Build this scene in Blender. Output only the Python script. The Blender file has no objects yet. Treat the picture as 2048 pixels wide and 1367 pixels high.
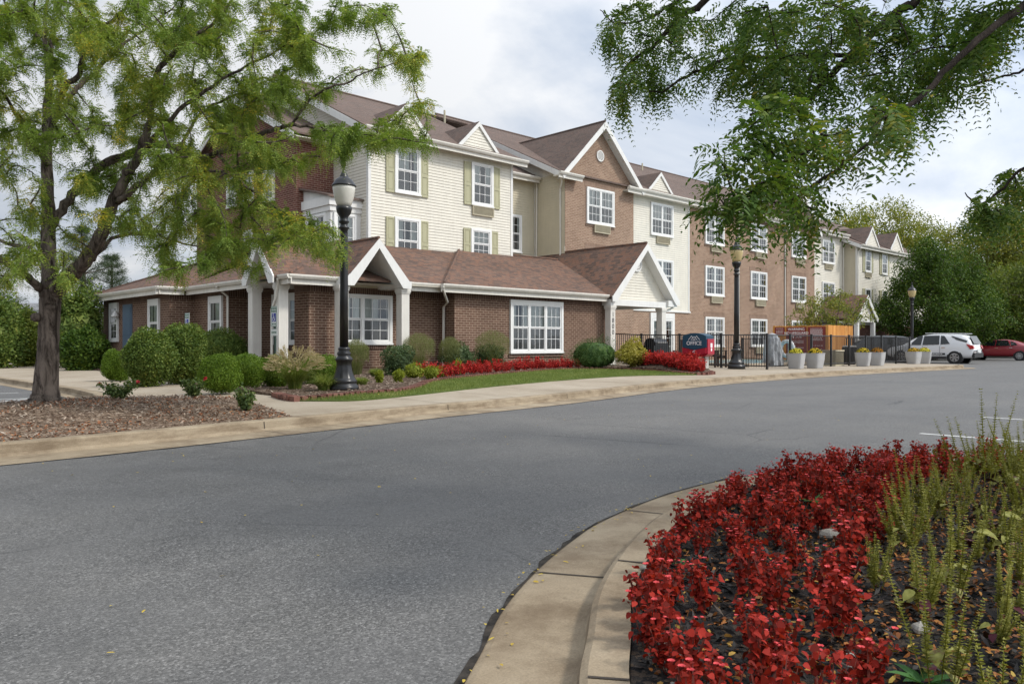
import bpy, math, random
import numpy as np
from mathutils import Vector, Matrix
from mathutils.geometry import delaunay_2d_cdt

S = bpy.context.scene
C = S.collection
R = math.radians
rng = np.random.default_rng(7)
random.seed(7)

# ------------------------------------------------------------------ camera
# Scene axes: x runs along the hotel's front (receding right), y away from it to the back.
YAW = -math.atan2(.6917, .7222)
CAM_H, FPX, CXP, HYP = 1.1, 1580.0, 1024.0, 688.0
cam_d = bpy.data.cameras.new('camera')
cam = bpy.data.objects.new('camera', cam_d)
C.objects.link(cam)
cam.location = (0, 0, CAM_H)
cam.rotation_euler = (R(90), 0, YAW)
cam_d.sensor_width = 36
cam_d.lens = 36 * FPX / 2048
cam_d.shift_y = (HYP - 683.5) / 2048
cam_d.clip_start = .05
cam_d.clip_end = 3000
S.camera = cam

# ------------------------------------------------------------------ light
SUN_EL, SUN_X, SUN_Y = 47, .50, -.87          # direction towards the sun, scene axes
SUN_STRENGTH, SUN_ANGLE, SKY_STRENGTH, CLOUD_STRENGTH = 2.0, 9.0, .10, .50
w = bpy.data.worlds.new('World')
S.world = w
w.use_nodes = True
nt = w.node_tree
nt.nodes.clear()
def wn(t, **k):
    n = nt.nodes.new(t)
    for a, b in k.items(): setattr(n, a, b)
    return n
out = wn('ShaderNodeOutputWorld')
sky = wn('ShaderNodeTexSky', sky_type='NISHITA')
sky.sun_disc = False
sky.sun_elevation = R(SUN_EL)
sky.sun_rotation = math.atan2(SUN_X, SUN_Y)
sky.air_density, sky.dust_density, sky.ozone_density = 1.0, 1.6, 1.5
bg = wn('ShaderNodeBackground'); bg.inputs[1].default_value = SKY_STRENGTH
nt.links.new(sky.outputs[0], bg.inputs[0])
tc = wn('ShaderNodeTexCoord')
sep = wn('ShaderNodeSeparateXYZ'); nt.links.new(tc.outputs['Generated'], sep.inputs[0])
def wm(op, a, b):
    n = wn('ShaderNodeMath', operation=op)
    for i, x in enumerate((a, b)):
        if isinstance(x, (int, float)): n.inputs[i].default_value = x
        else: nt.links.new(x, n.inputs[i])
    return n.outputs[0]
den = wm('ADD', wm('MAXIMUM', sep.outputs[2], 0.0), .22)
comb = wn('ShaderNodeCombineXYZ')
nt.links.new(wm('DIVIDE', sep.outputs[0], den), comb.inputs[0])
nt.links.new(wm('DIVIDE', sep.outputs[1], den), comb.inputs[1])
def wnoise(scale, detail, rough, dist, off):
    mp = wn('ShaderNodeMapping'); mp.inputs['Location'].default_value = off
    nt.links.new(comb.outputs[0], mp.inputs[0])
    n = wn('ShaderNodeTexNoise'); nt.links.new(mp.outputs[0], n.inputs['Vector'])
    n.inputs['Scale'].default_value = scale; n.inputs['Detail'].default_value = detail
    n.inputs['Roughness'].default_value = rough; n.inputs['Distortion'].default_value = dist
    return n.outputs[0]
def wramp(src, stops):
    r = wn('ShaderNodeValToRGB'); nt.links.new(src, r.inputs[0])
    e = r.color_ramp.elements
    while len(e) < len(stops): e.new(.5)
    for el, (p, c) in zip(e, stops): el.position = p; el.color = (*c, 1)
    return r.outputs[0]
cover = wramp(wnoise(1.5, 9, .62, .5, (3.1, 1.7, 0)), [(.30, (.45,)*3), (.44, (.97,)*3)])
shade = wramp(wnoise(1.05, 8, .56, .4, (8.3, 4.1, 2)), [(.36, (.60, .70, .86)), (.47, (.82, .89, 1.0)), (.60, (1.12, 1.14, 1.17))])
bgc = wn('ShaderNodeBackground'); bgc.inputs[1].default_value = CLOUD_STRENGTH
# thin cloud is brighter on the sun's side of the sky than opposite it; boost added for fill light
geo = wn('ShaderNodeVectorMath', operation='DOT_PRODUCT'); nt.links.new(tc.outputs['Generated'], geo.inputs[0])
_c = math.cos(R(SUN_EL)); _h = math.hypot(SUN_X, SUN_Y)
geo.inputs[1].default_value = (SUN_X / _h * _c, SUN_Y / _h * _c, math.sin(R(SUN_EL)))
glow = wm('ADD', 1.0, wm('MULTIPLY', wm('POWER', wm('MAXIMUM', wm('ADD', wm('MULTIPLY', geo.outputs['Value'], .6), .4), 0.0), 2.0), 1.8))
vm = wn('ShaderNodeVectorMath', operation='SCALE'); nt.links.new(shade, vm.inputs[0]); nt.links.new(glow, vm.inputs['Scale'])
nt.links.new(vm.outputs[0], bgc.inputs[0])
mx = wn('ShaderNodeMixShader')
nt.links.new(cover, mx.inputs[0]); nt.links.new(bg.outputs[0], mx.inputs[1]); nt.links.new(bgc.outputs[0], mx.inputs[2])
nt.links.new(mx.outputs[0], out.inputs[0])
sd = bpy.data.lights.new('sun', 'SUN')
sd.energy = SUN_STRENGTH; sd.angle = R(SUN_ANGLE); sd.color = (1.0, .95, .87)
sun = bpy.data.objects.new('sun', sd); C.objects.link(sun)
ce = math.cos(R(SUN_EL)); hl = math.hypot(SUN_X, SUN_Y)
sun.rotation_euler = Vector((SUN_X / hl * ce, SUN_Y / hl * ce, math.sin(R(SUN_EL)))).to_track_quat('Z', 'Y').to_euler()
S.view_settings.view_transform = 'Standard'
S.view_settings.look = 'None'
S.view_settings.exposure = .38
S.cycles.max_bounces = 7
S.cycles.transparent_max_bounces = 12

# ------------------------------------------------------------------ helpers
UX, UY = .7222, .6917
def cam2s(X, Y): return X * UX + Y * UY, -X * UY + Y * UX
def at(px, py, z):
    """point of height z seen at a pixel of the photograph"""
    Y = FPX * (CAM_H - z) / (py - HYP); X = (px - CXP) / FPX * Y
    u, v = cam2s(X, Y); return Vector((u, v, z))
def dp(px, py, Y):
    """point at a pixel of the photograph and Y metres ahead"""
    X = (px - CXP) / FPX * Y
    u, v = cam2s(X, Y); return Vector((u, v, CAM_H - (py - HYP) * Y / FPX))
def atp(px, py, off=0.0):
    z = .18
    for _ in range(12): p = at(px, py, z + off); z = zp(p.x, p.y)
    return Vector((p.x, p.y, z))
def depth(p): return p[0] * UY + p[1] * UX

def tag(o, label=None, cat=None, group=None, kind=None):
    for k, x in (('label', label), ('category', cat), ('group', group), ('kind', kind)):
        if x: o[k] = x
    return o
def thing(name, label, cat, loc=(0, 0, 0), rz=0, group=None):
    o = bpy.data.objects.new(name, None); C.objects.link(o)
    o.location = loc; o.rotation_euler = (0, 0, rz); o.empty_display_size = .1
    return tag(o, label, cat, group)
def link(name, me, parent=None, loc=(0, 0, 0), rz=0):
    o = bpy.data.objects.new(name, me); C.objects.link(o)
    o.location = loc; o.rotation_euler = (0, 0, rz)
    if parent: o.parent = parent
    return o
def copy_tree(o, parent=None):
    c = o.copy(); C.objects.link(c)
    if parent: c.parent = parent
    for ch in [x for x in bpy.data.objects if x.parent == o]: copy_tree(ch, c)
    return c

class MB:
    """collects faces for ONE mesh"""
    def __init__(s): s.v = []; s.f = []; s.m = []; s.mat = 0
    def poly(s, pts):
        b = len(s.v); s.v += [tuple(p) for p in pts]; s.f.append(tuple(range(b, b + len(pts)))); s.m.append(s.mat)
    def box(s, x0, x1, y0, y1, z0, z1):
        if x0 > x1: x0, x1 = x1, x0
        if y0 > y1: y0, y1 = y1, y0
        b = len(s.v)
        s.v += [(x0, y0, z0), (x1, y0, z0), (x1, y1, z0), (x0, y1, z0), (x0, y0, z1), (x1, y0, z1), (x1, y1, z1), (x0, y1, z1)]
        for f in ((0, 3, 2, 1), (4, 5, 6, 7), (0, 1, 5, 4), (1, 2, 6, 5), (2, 3, 7, 6), (3, 0, 4, 7)):
            s.f.append(tuple(b + i for i in f)); s.m.append(s.mat)
    def slab(s, pts, d):
        """polygon pts thickened by vector d"""
        pts = [Vector(p) for p in pts]; d = Vector(d); n = len(pts); b = len(s.v)
        s.v += [tuple(p) for p in pts] + [tuple(p + d) for p in pts]
        nrm = (pts[1] - pts[0]).cross(pts[2] - pts[0])
        fl = nrm.dot(d) > 0
        top = list(range(n)); bot = list(range(n, 2 * n))
        if fl: top = top[::-1]
        else: bot = bot[::-1]
        s.f.append(tuple(b + i for i in top)); s.f.append(tuple(b + i for i in bot)); s.m += [s.mat] * 2
        for i in range(n):
            j = (i + 1) % n
            q = (i, i + n, j + n, j)
            if fl: q = q[::-1]
            s.f.append(tuple(b + k for k in q)); s.m.append(s.mat)
    def tube(s, path, rad, n=8, cap=True):
        path = [Vector(p) for p in path]
        if isinstance(rad, (int, float)): rad = [rad] * len(path)
        b = len(s.v); up = Vector((0, 0, 1)); prev = None
        for i, p in enumerate(path):
            t = (path[min(i + 1, len(path) - 1)] - path[max(i - 1, 0)])
            if t.length < 1e-9: t = Vector((0, 0, 1))
            t.normalize()
            if prev is None:
                a = t.cross(up)
                if a.length < .05: a = t.cross(Vector((1, 0, 0)))
            else: a = prev - t * prev.dot(t)
            a.normalize(); prev = a; c = t.cross(a)
            for k in range(n):
                an = 2 * math.pi * k / n
                s.v.append(tuple(p + (a * math.cos(an) + c * math.sin(an)) * rad[i]))
        for i in range(len(path) - 1):
            for k in range(n):
                k2 = (k + 1) % n
                s.f.append((b + i * n + k, b + i * n + k2, b + (i + 1) * n + k2, b + (i + 1) * n + k)); s.m.append(s.mat)
        if cap:
            s.f.append(tuple(b + k for k in range(n))[::-1]); s.f.append(tuple(b + (len(path) - 1) * n + k for k in range(n))); s.m += [s.mat] * 2
    def lathe(s, prof, n=24, c=(0, 0, 0), flute=0, fz=None):
        b = len(s.v); c = Vector(c)
        for r, z in prof:
            for k in range(n):
                an = 2 * math.pi * k / n
                rr = r
                if flute and fz and fz[0] <= z <= fz[1]: rr = r * (1 + flute * math.cos(an * n / 4))
                s.v.append((c.x + rr * math.cos(an), c.y + rr * math.sin(an), c.z + z))
        for i in range(len(prof) - 1):
            for k in range(n):
                k2 = (k + 1) % n
                s.f.append((b + i * n + k, b + i * n + k2, b + (i + 1) * n + k2, b + (i + 1) * n + k)); s.m.append(s.mat)
        s.f.append(tuple(b + k for k in range(n))[::-1]); s.f.append(tuple(b + (len(prof) - 1) * n + k for k in range(n))); s.m += [s.mat] * 2
    def mesh(s, name, mats, smooth=False):
        me = bpy.data.meshes.new(name)
        me.from_pydata(s.v, [], s.f)
        if not isinstance(mats, (list, tuple)): mats = [mats]
        for m in mats: me.materials.append(m)
        if len(mats) > 1: me.polygons.foreach_set('material_index', s.m)
        uvl = me.uv_layers.new(name='UVMap')
        co = s.v
        for p in me.polygons:
            n = p.normal
            if abs(n.z) > .999: h = Vector((1, 0, 0)); u = Vector((0, 1, 0))
            else:
                h = Vector((-n.y, n.x, 0)).normalized(); u = n.cross(h)
            for li in p.loop_indices:
                q = me.vertices[me.loops[li].vertex_index].co
                uvl.data[li].uv = (q.dot(h), q.dot(u))
        if smooth: me.shade_smooth()
        me.update()
        return me
    def build_each(s, name, mats, parent=None):
        par = list(range(len(s.v)))
        def find(i):
            while par[i] != i: par[i] = par[par[i]]; i = par[i]
            return i
        for f in s.f:
            for i in f[1:]: par[find(i)] = find(f[0])
        for r in sorted({find(f[0]) for f in s.f}):
            b = MB(); ids = {}
            for f, m in zip(s.f, s.m):
                if find(f[0]) == r:
                    b.f.append(tuple(ids.setdefault(i, len(ids)) for i in f)); b.m.append(m)
            b.v = [s.v[i] for i in ids]
            b.build(name, mats, parent)
    def build(s, name, mats, parent=None, loc=(0, 0, 0), rz=0, smooth=False):
        return link(name, s.mesh(name, mats, smooth), parent, loc, rz)

def arr_mesh(name, V, k, mats, mi=None, smooth=False):
    """V (N*k,3): N faces of k corners"""
    V = np.asarray(V, dtype=np.float32).reshape(-1, 3); n = len(V); nf = n // k
    me = bpy.data.meshes.new(name)
    me.vertices.add(n); me.vertices.foreach_set('co', V.ravel())
    me.loops.add(n); me.loops.foreach_set('vertex_index', np.arange(n, dtype=np.int32))
    me.polygons.add(nf); me.polygons.foreach_set('loop_start', np.arange(0, n, k, dtype=np.int32))
    me.polygons.foreach_set('loop_total', np.full(nf, k, dtype=np.int32))
    if not isinstance(mats, (list, tuple)): mats = [mats]
    for m in mats: me.materials.append(m)
    if mi is not None: me.polygons.foreach_set('material_index', np.asarray(mi, dtype=np.int32))
    me.update(calc_edges=True)
    if smooth: me.shade_smooth()
    return me
def nrm(a): return a / np.maximum(np.linalg.norm(a, axis=-1, keepdims=True), 1e-9)
def leaf_verts(c, d, n, L, W, k=4, bend=0.0):
    """c base, d direction, n normal, L length, W width -> (N,k,3)"""
    c = np.asarray(c, float); d = nrm(np.asarray(d, float)); n = np.asarray(n, float)
    s = nrm(np.cross(d, n)); n = np.cross(s, d)
    L = np.broadcast_to(np.asarray(L, float), (len(c),))[:, None]; W = np.broadcast_to(np.asarray(W, float), (len(c),))[:, None]
    if k == 4:
        t = [(0, 0), (.5, .5), (1, 0), (.5, -.5)]
    elif k == 6:
        t = [(0, 0), (.28, .46), (.7, .42), (1, 0), (.7, -.42), (.28, -.46)]
    elif k == 8:
        t = [(0, 0), (.15, .36), (.42, .52), (.75, .38), (1, 0), (.75, -.38), (.42, -.52), (.15, -.36)]
    return np.stack([c + d * L * a + s * W * b - n * L * (bend * a * a) + n * W * (.18 * abs(b) * 2) for a, b in t], axis=1)
def sphere_dirs(n): return nrm(rng.normal(size=(n, 3)))

# ------------------------------------------------------------------ materials
def mat(name, col=(.5, .5, .5), rough=.6, metal=0, spec=.5, build=None):
    m = bpy.data.materials.new(name); m.use_nodes = True
    t = m.node_tree; b = t.nodes['Principled BSDF']
    b.inputs['Base Color'].default_value = (*col, 1); b.inputs['Roughness'].default_value = rough
    b.inputs['Metallic'].default_value = metal; b.inputs['Specular IOR Level'].default_value = spec
    if build: build(N(t), b)
    return m
class N:
    def __init__(s, t): s.t = t
    def n(s, ty, **k):
        x = s.t.nodes.new(ty)
        for a, b in k.items(): setattr(x, a, b)
        return x
    def set(s, x, i, val):
        if isinstance(val, bpy.types.NodeSocket): s.t.links.new(val, x.inputs[i])
        else:
            if isinstance(val, (tuple, list)) and len(val) == 3 and x.inputs[i].type == 'RGBA': val = (*val, 1)
            x.inputs[i].default_value = val
    def co(s, kind='Object', scale=(1, 1, 1), rot=(0, 0, 0)):
        c = s.n('ShaderNodeTexCoord'); m = s.n('ShaderNodeMapping')
        s.t.links.new(c.outputs[kind], m.inputs[0]); m.inputs['Scale'].default_value = scale; m.inputs['Rotation'].default_value = rot
        return m.outputs[0]
    def noise(s, vec, scale, detail=4, rough=.55, dist=0, col=False):
        x = s.n('ShaderNodeTexNoise'); s.set(x, 'Vector', vec); s.set(x, 'Scale', scale); s.set(x, 'Detail', detail); s.set(x, 'Roughness', rough); s.set(x, 'Distortion', dist)
        return x.outputs[1 if col else 0]
    def vor(s, vec, scale, out='Color', feat='F1'):
        x = s.n('ShaderNodeTexVoronoi', feature=feat); s.set(x, 'Vector', vec); s.set(x, 'Scale', scale); return x.outputs[out]
    def ramp(s, f, stops, interp='LINEAR'):
        x = s.n('ShaderNodeValToRGB'); s.set(x, 0, f); e = x.color_ramp.elements; x.color_ramp.interpolation = interp
        while len(e) < len(stops): e.new(.5)
        for el, (p, c) in zip(e, stops):
            el.position = p; el.color = (c, c, c, 1) if isinstance(c, (int, float)) else (*c, 1)
        return x.outputs[0]
    def mix(s, f, a, b, mode='MIX'):
        x = s.n('ShaderNodeMix', data_type='RGBA', blend_type=mode)
        s.set(x, 0, f); s.set(x, 6, a if not isinstance(a, (int, float)) else (a, a, a)); s.set(x, 7, b if not isinstance(b, (int, float)) else (b, b, b)); return x.outputs[2]
    def math(s, op, a, b=0.0, clamp=False):
        x = s.n('ShaderNodeMath', operation=op, use_clamp=clamp); s.set(x, 0, a); s.set(x, 1, b); return x.outputs[0]
    def bump(s, h, strength, dist, b):
        x = s.n('ShaderNodeBump'); s.set(x, 'Height', h); s.set(x, 'Strength', strength); s.set(x, 'Distance', dist); s.t.links.new(x.outputs[0], b.inputs['Normal'])
    def to(s, sock, b, name='Base Color'): s.t.links.new(sock, b.inputs[name])

def brick_mat(name, c1, c2, mortar, bw=.25, rh=.0805, soldier=False, var=.35):
    def f(n, b):
        vec = n.co('UV', rot=(0, 0, R(90) if soldier else 0))
        x = n.n('ShaderNodeTexBrick'); n.set(x, 'Vector', vec)
        n.set(x, 'Color1', c1); n.set(x, 'Color2', c2); n.set(x, 'Mortar', mortar); n.set(x, 'Scale', 1.0)
        n.set(x, 'Mortar Size', .0065); n.set(x, 'Mortar Smooth', .25); n.set(x, 'Bias', -.1); n.set(x, 'Brick Width', bw); n.set(x, 'Row Height', rh)
        x.offset = 0.0 if soldier else .5
        big = n.ramp(n.noise(n.co('Object'), .9, 5, .6), [(.3, 1 - var * .45), (.7, 1 + var * .3)])
        fine = n.ramp(n.noise(n.co('Object'), 22, 3, .7), [(.25, 1 - var * .6), (.75, 1 + var * .5)])
        n.to(n.mix(1.0, n.mix(1.0, x.outputs[0], big, 'MULTIPLY'), fine, 'MULTIPLY'), b)
        n.bump(n.math('SUBTRACT', 1.0, x.outputs['Fac']), .5, .006, b)
    return mat(name, rough=.85, spec=.25, build=f)
M = {}
M['office_brick'] = brick_mat('office_brick', (.115, .062, .042), (.168, .098, .068), (.44, .345, .26))
M['office_soldier'] = brick_mat('office_soldier_brick', (.085, .048, .036), (.125, .075, .056), (.33, .25, .19), bw=.22, rh=.0805, soldier=True)
M['hotel_brick'] = brick_mat('hotel_brick', (.245, .153, .103), (.32, .213, .148), (.46, .375, .30), bw=.23, rh=.077)
M['hotel_soldier'] = brick_mat('hotel_soldier_brick', (.205, .130, .092), (.25, .165, .12), (.36, .28, .215), bw=.2, rh=.077, soldier=True)
M['red_brick'] = brick_mat('hotel_red_brick', (.125, .045, .032), (.185, .075, .055), (.40, .30, .24), bw=.25, rh=.0805)

def paint(name, col, rough=.55, dirt=.12, spec=.4):
    def f(n, b):
        o = n.co('Object')
        a = n.noise(o, 1.7, 6, .65); st = n.noise(n.co('Object', (6, 6, .35)), 2.2, 5, .6)
        k = n.ramp(n.math('ADD', n.math('MULTIPLY', a, .55), n.math('MULTIPLY', st, .45)), [(.36, 1 - dirt), (.62, 1.03)])
        n.to(n.mix(1.0, col, k, 'MULTIPLY'), b)
        n.to(n.ramp(a, [(.3, rough - .08), (.7, rough + .12)]), b, 'Roughness')
    return mat(name, col, rough, spec=spec, build=f)
M['siding'] = paint('cream_vinyl_siding', (.70, .665, .575), .5, .13)
M['siding_shaded'] = paint('shaded_vinyl_siding', (.58, .525, .395), .55, .09)  # tan copy of the cream siding, shade put into its colour
M['trim'] = paint('white_trim', (.72, .715, .69), .45, .09)
M['column_paint'] = paint('column_paint', (.68, .655, .60), .5, .12)
M['frame'] = paint('white_window_vinyl', (.76, .76, .74), .35, .05)
M['shutter'] = paint('sage_shutter', (.42, .405, .26), .55, .1)
M['ptac'] = paint('beige_grille', (.50, .45, .325), .55, .16)
M['gutter'] = paint('gutter_enamel', (.72, .69, .62), .4, .16)
M['soffit'] = paint('soffit', (.62, .59, .51), .6, .08)
M['blue_door'] = paint('slate_blue_door', (.11, .16, .22), .45, .1)
M['black_metal'] = paint('black_powder_coat', (.012, .012, .013), .35, .2)
M['dark_wood'] = paint('dark_stained_wood', (.038, .020, .015), .55, .3)

def shingle(name, cols):
    def f(n, b):
        uv = n.co('UV')
        x = n.n('ShaderNodeTexBrick'); n.set(x, 'Vector', uv); x.offset = .37; x.offset_frequency = 2
        n.set(x, 'Color1', (0, 0, 0)); n.set(x, 'Color2', (1, 1, 1)); n.set(x, 'Mortar', (.0, .0, .0)); n.set(x, 'Scale', 1.0); n.set(x, 'Mortar Size', .004); n.set(x, 'Brick Width', .22); n.set(x, 'Row Height', .135)
        p = n.math('ADD', n.math('MULTIPLY', n.noise(n.co('UV', (2.0, 7.4, 1)), 1.9, 3, .7), .75), n.math('MULTIPLY', x.outputs[0], .3))
        base = n.ramp(p, list(zip((.28, .42, .52, .62, .74), cols)))
        base = n.mix(n.ramp(x.outputs['Fac'], [(0, 0.0), (1, .45)]), base, (.03, .022, .02))
        g = n.ramp(n.noise(uv, 95, 2, .7), [(.2, .72), (.8, 1.25)])
        big = n.ramp(n.noise(uv, .55, 5, .6), [(.3, .86), (.7, 1.1)])
        n.to(n.mix(1.0, n.mix(1.0, base, g, 'MULTIPLY'), big, 'MULTIPLY'), b)
        n.bump(n.math('ADD', n.math('MULTIPLY', p, .6), n.math('MULTIPLY', x.outputs['Fac'], -1.0)), .55, .012, b)
    return mat(name, rough=.9, spec=.2, build=f)
M['shingle'] = shingle('asphalt_shingle', [(.080, .058, .049), (.118, .081, .066), (.165, .108, .083), (.205, .104, .068), (.150, .122, .104)])
M['shingle_hotel'] = shingle('asphalt_shingle_brown', [(.105, .080, .069), (.132, .100, .086), (.158, .120, .102), (.160, .108, .088), (.160, .128, .110)])

def glassmat(name, tint, screen=0.0):
    m = bpy.data.materials.new(name); m.use_nodes = True; t = m.node_tree; t.nodes.clear(); n = N(t)
    o = n.n('ShaderNodeOutputMaterial'); tr = n.n('ShaderNodeBsdfTransparent'); n.set(tr, 0, tint)
    gl = n.n('ShaderNodeBsdfGlossy'); n.set(gl, 'Roughness', .03); n.set(gl, 'Color', (.9, .93, .95))
    fr = n.n('ShaderNodeFresnel'); n.set(fr, 0, 1.75)
    bp = n.n('ShaderNodeBump'); n.set(bp, 'Height', n.noise(n.co('Object'), 1.3, 2, .5)); n.set(bp, 'Strength', .12); n.set(bp, 'Distance', .03)
    t.links.new(bp.outputs[0], gl.inputs['Normal'])
    mx = n.n('ShaderNodeMixShader'); n.set(mx, 0, fr.outputs[0]); t.links.new(tr.outputs[0], mx.inputs[1]); t.links.new(gl.outputs[0], mx.inputs[2])
    last = mx.outputs[0]
    if screen:
        di = n.n('ShaderNodeBsdfDiffuse'); n.set(di, 0, (.10, .103, .108))
        m2 = n.n('ShaderNodeMixShader'); n.set(m2, 0, screen); t.links.new(last, m2.inputs[1]); t.links.new(di.outputs[0], m2.inputs[2]); last = m2.outputs[0]
    t.links.new(last, o.inputs[0])
    return m
M['glass'] = glassmat('window_glass', (.86, .90, .90))
M['screen_glass'] = glassmat('screened_window_glass', (.80, .83, .84), .42)
M['car_glass'] = mat('tinted_car_glass', (.012, .016, .017), .04, spec=.7)
def curt(n, b):
    o = n.co('Object')
    k = n.ramp(n.noise(n.co('Object', (9, 1, .25)), 2.0, 3, .6), [(.3, .80), (.7, 1.06)])
    n.to(n.mix(1.0, (.66, .66, .62), k, 'MULTIPLY'), b)
M['curtain'] = mat('sheer_curtain', (.4, .4, .38), .9, spec=.1, build=curt)
M['room_shade_backing'] = mat('room_shade_backing', (.012, .012, .013), .9)  # black backing behind curtain gaps, the room's shade put into its colour
M['curtain_gold'] = mat('ochre_drape', (.42, .28, .09), .9, spec=.1)

def asphalt(n, b):
    o = n.co('Object')
    v = n.vor(o, 118, 'Color'); st = n.n('ShaderNodeSeparateColor'); n.set(st, 0, v)
    edge = n.vor(o, 118, 'Distance', 'DISTANCE_TO_EDGE')
    g = n.ramp(st.outputs[0], [(.0, .46), (.45, .84), (.75, 1.13), (.93, 1.5), (1, 2.0)])
    g2 = n.ramp(n.vor(o, 38, 'Distance'), [(.0, 1.12), (.6, .88)])
    big = n.noise(o, .33, 6, .62, .6); mid = n.noise(o, 1.9, 5, .65)
    streak = n.noise(n.co('Object', (.10, .75, 1), (0, 0, R(6))), 1.6, 5, .6)
    tone = n.ramp(n.math('ADD', n.math('MULTIPLY', big, .6), n.math('MULTIPLY', streak, .4)), [(.30, (.108, .106, .104)), (.5, (.134, .131, .126)), (.70, (.160, .154, .144))])
    tone = n.mix(1.0, tone, n.ramp(mid, [(.3, .86), (.7, 1.12)]), 'MULTIPLY')
    wear = n.ramp(n.noise(o, .8, 5, .7, .4), [(.36, .5), (.62, 1.0)])
    c = n.mix(wear, tone, n.mix(1.0, n.mix(1.0, tone, g, 'MULTIPLY'), g2, 'MULTIPLY'))
    cr = n.vor(n.mix(.16, o, n.noise(o, 1.1, 4, .6, 0, True)), .42, 'Distance', 'DISTANCE_TO_EDGE')
    crack = n.math('MULTIPLY', n.ramp(cr, [(.0, 1), (.006, 0)]), n.ramp(n.noise(o, .27, 3, .5), [(.50, 0), (.58, .6)]))
    n.to(n.mix(crack, c, (.022, .022, .022)), b)
    n.to(n.ramp(mid, [(.3, .62), (.7, .85)]), b, 'Roughness')
    n.bump(n.math('ADD', st.outputs[0], n.math('MULTIPLY', edge, 2.0)), .35, .004, b)
M['asphalt'] = mat('asphalt', rough=.75, spec=.45, build=asphalt)
def concrete(n, b):
    o = n.co('Object')
    big = n.noise(o, .55, 6, .65, .3); mid = n.noise(o, 4.5, 5, .7); f = n.noise(o, 120, 2, .7)
    c = n.ramp(n.math('ADD', n.math('MULTIPLY', big, .65), n.math('MULTIPLY', mid, .35)), [(.33, (.265, .215, .155)), (.5, (.355, .298, .226)), (.68, (.425, .370, .292))])
    c = n.mix(1.0, c, n.ramp(f, [(.25, .80), (.75, 1.16)]), 'MULTIPLY')
    sp = n.ramp(n.noise(o, 11, 4, .75), [(.66, 0), (.74, .55)])
    n.to(n.mix(sp, c, (.16, .13, .10)), b)
    n.bump(n.math('ADD', f, mid), .25, .004, b)
M['concrete'] = mat('concrete', rough=.85, spec=.3, build=concrete)
def concrete_gray(n, b):
    concrete(n, b)
def kerb_concrete(n, b):
    concrete(n, b); src = b.inputs['Base Color'].links[0].from_socket; o = n.co('Object')
    st = n.ramp(n.noise(n.co('Object', (1.3, 1.3, 5)), 1.6, 6, .7), [(.36, (.56, .50, .43)), (.56, (.90, .86, .78))])
    n.to(n.mix(1.0, src, st, 'MULTIPLY'), b)
M['kerb'] = mat('kerb_concrete', rough=.85, spec=.3, build=kerb_concrete)
def mulch(c0, c1, c2, c3, sc=34):
    def f(n, b):
        o = n.co('Object')
        v = n.vor(n.mix(.3, o, n.noise(o, 6, 3, .6, 0, True)), sc, 'Color'); s = n.n('ShaderNodeSeparateColor'); n.set(s, 0, v)
        c = n.ramp(s.outputs[0], [(.0, c0), (.4, c1), (.72, c2), (.95, c3)])
        n.to(n.mix(1.0, c, n.ramp(n.noise(o, .9, 5, .6), [(.3, .7), (.7, 1.15)]), 'MULTIPLY'), b)
        n.bump(n.math('ADD', s.outputs[1], n.noise(o, 40, 3, .7)), .9, .02, b)
    return f
M['mulch_tan'] = mat('weathered_bark_mulch', rough=.95, spec=.1, build=mulch((.075, .045, .03), (.17, .115, .08), (.26, .19, .135), (.36, .28, .21)))
M['mulch_black'] = mat('black_dyed_mulch', rough=.9, spec=.2, build=mulch((.008, .008, .009), (.016, .015, .015), (.03, .027, .025), (.07, .05, .035)))
M['mulch_brown'] = mat('brown_bed_mulch', rough=.95, spec=.1, build=mulch((.05, .032, .022), (.10, .068, .048), (.165, .12, .088), (.25, .19, .145)))
def island(c_stops, rough=.6, trans=.3, noise_amt=.5, nsc=1.3, spec=.25):
    """leaf material: every leaf (mesh island) its own tone from the ramp, clumps from a noise"""
    def f(n, b):
        g = n.n('ShaderNodeNewGeometry'); o = n.co('Object')
        k = n.math('ADD', n.math('MULTIPLY', g.outputs['Random Per Island'], 1 - noise_amt), n.math('MULTIPLY', n.ramp(n.noise(o, nsc, 3, .55), [(.3, 0), (.7, 1)]), noise_amt))
        c = n.ramp(k, c_stops); n.to(c, b)
        b.inputs['Roughness'].default_value = rough; b.inputs['Specular IOR Level'].default_value = spec
        if trans:
            t = n.n('ShaderNodeBsdfTranslucent'); n.set(t, 0, n.mix(1.0, c, (1.15, 1.2, .55), 'MULTIPLY'))
            mx = n.n('ShaderNodeMixShader'); n.set(mx, 0, trans)
            n.t.links.new(b.outputs[0], mx.inputs[1]); n.t.links.new(t.outputs[0], mx.inputs[2])
            n.t.links.new(mx.outputs[0], n.t.nodes['Material Output'].inputs[0])
    return f
def leafmat(name, stops, **k): return mat(name, build=island(stops, **k))
def bark(c0, c1, sc=9):
    def f(n, b):
        o = n.co('Object', (1, 1, .22)); x = n.noise(o, sc, 6, .7, .8); y = n.noise(n.co('Object'), 2.2, 4, .6)
        n.to(n.mix(1.0, n.ramp(x, [(.38, c0), (.58, c1)]), n.ramp(y, [(.3, .75), (.7, 1.2)]), 'MULTIPLY'), b)
        n.bump(x, 1.0, .07, b)
    return f
M['bark'] = mat('grey_brown_bark', rough=.9, spec=.15, build=bark((.040, .030, .024), (.20, .162, .134), 12))
M['twig'] = mat('dark_twig_bark', rough=.9, spec=.15, build=bark((.020, .015, .012), (.055, .042, .034)))
M['white_paint'] = paint('road_paint', (.62, .62, .60), .7, .3)
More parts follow.
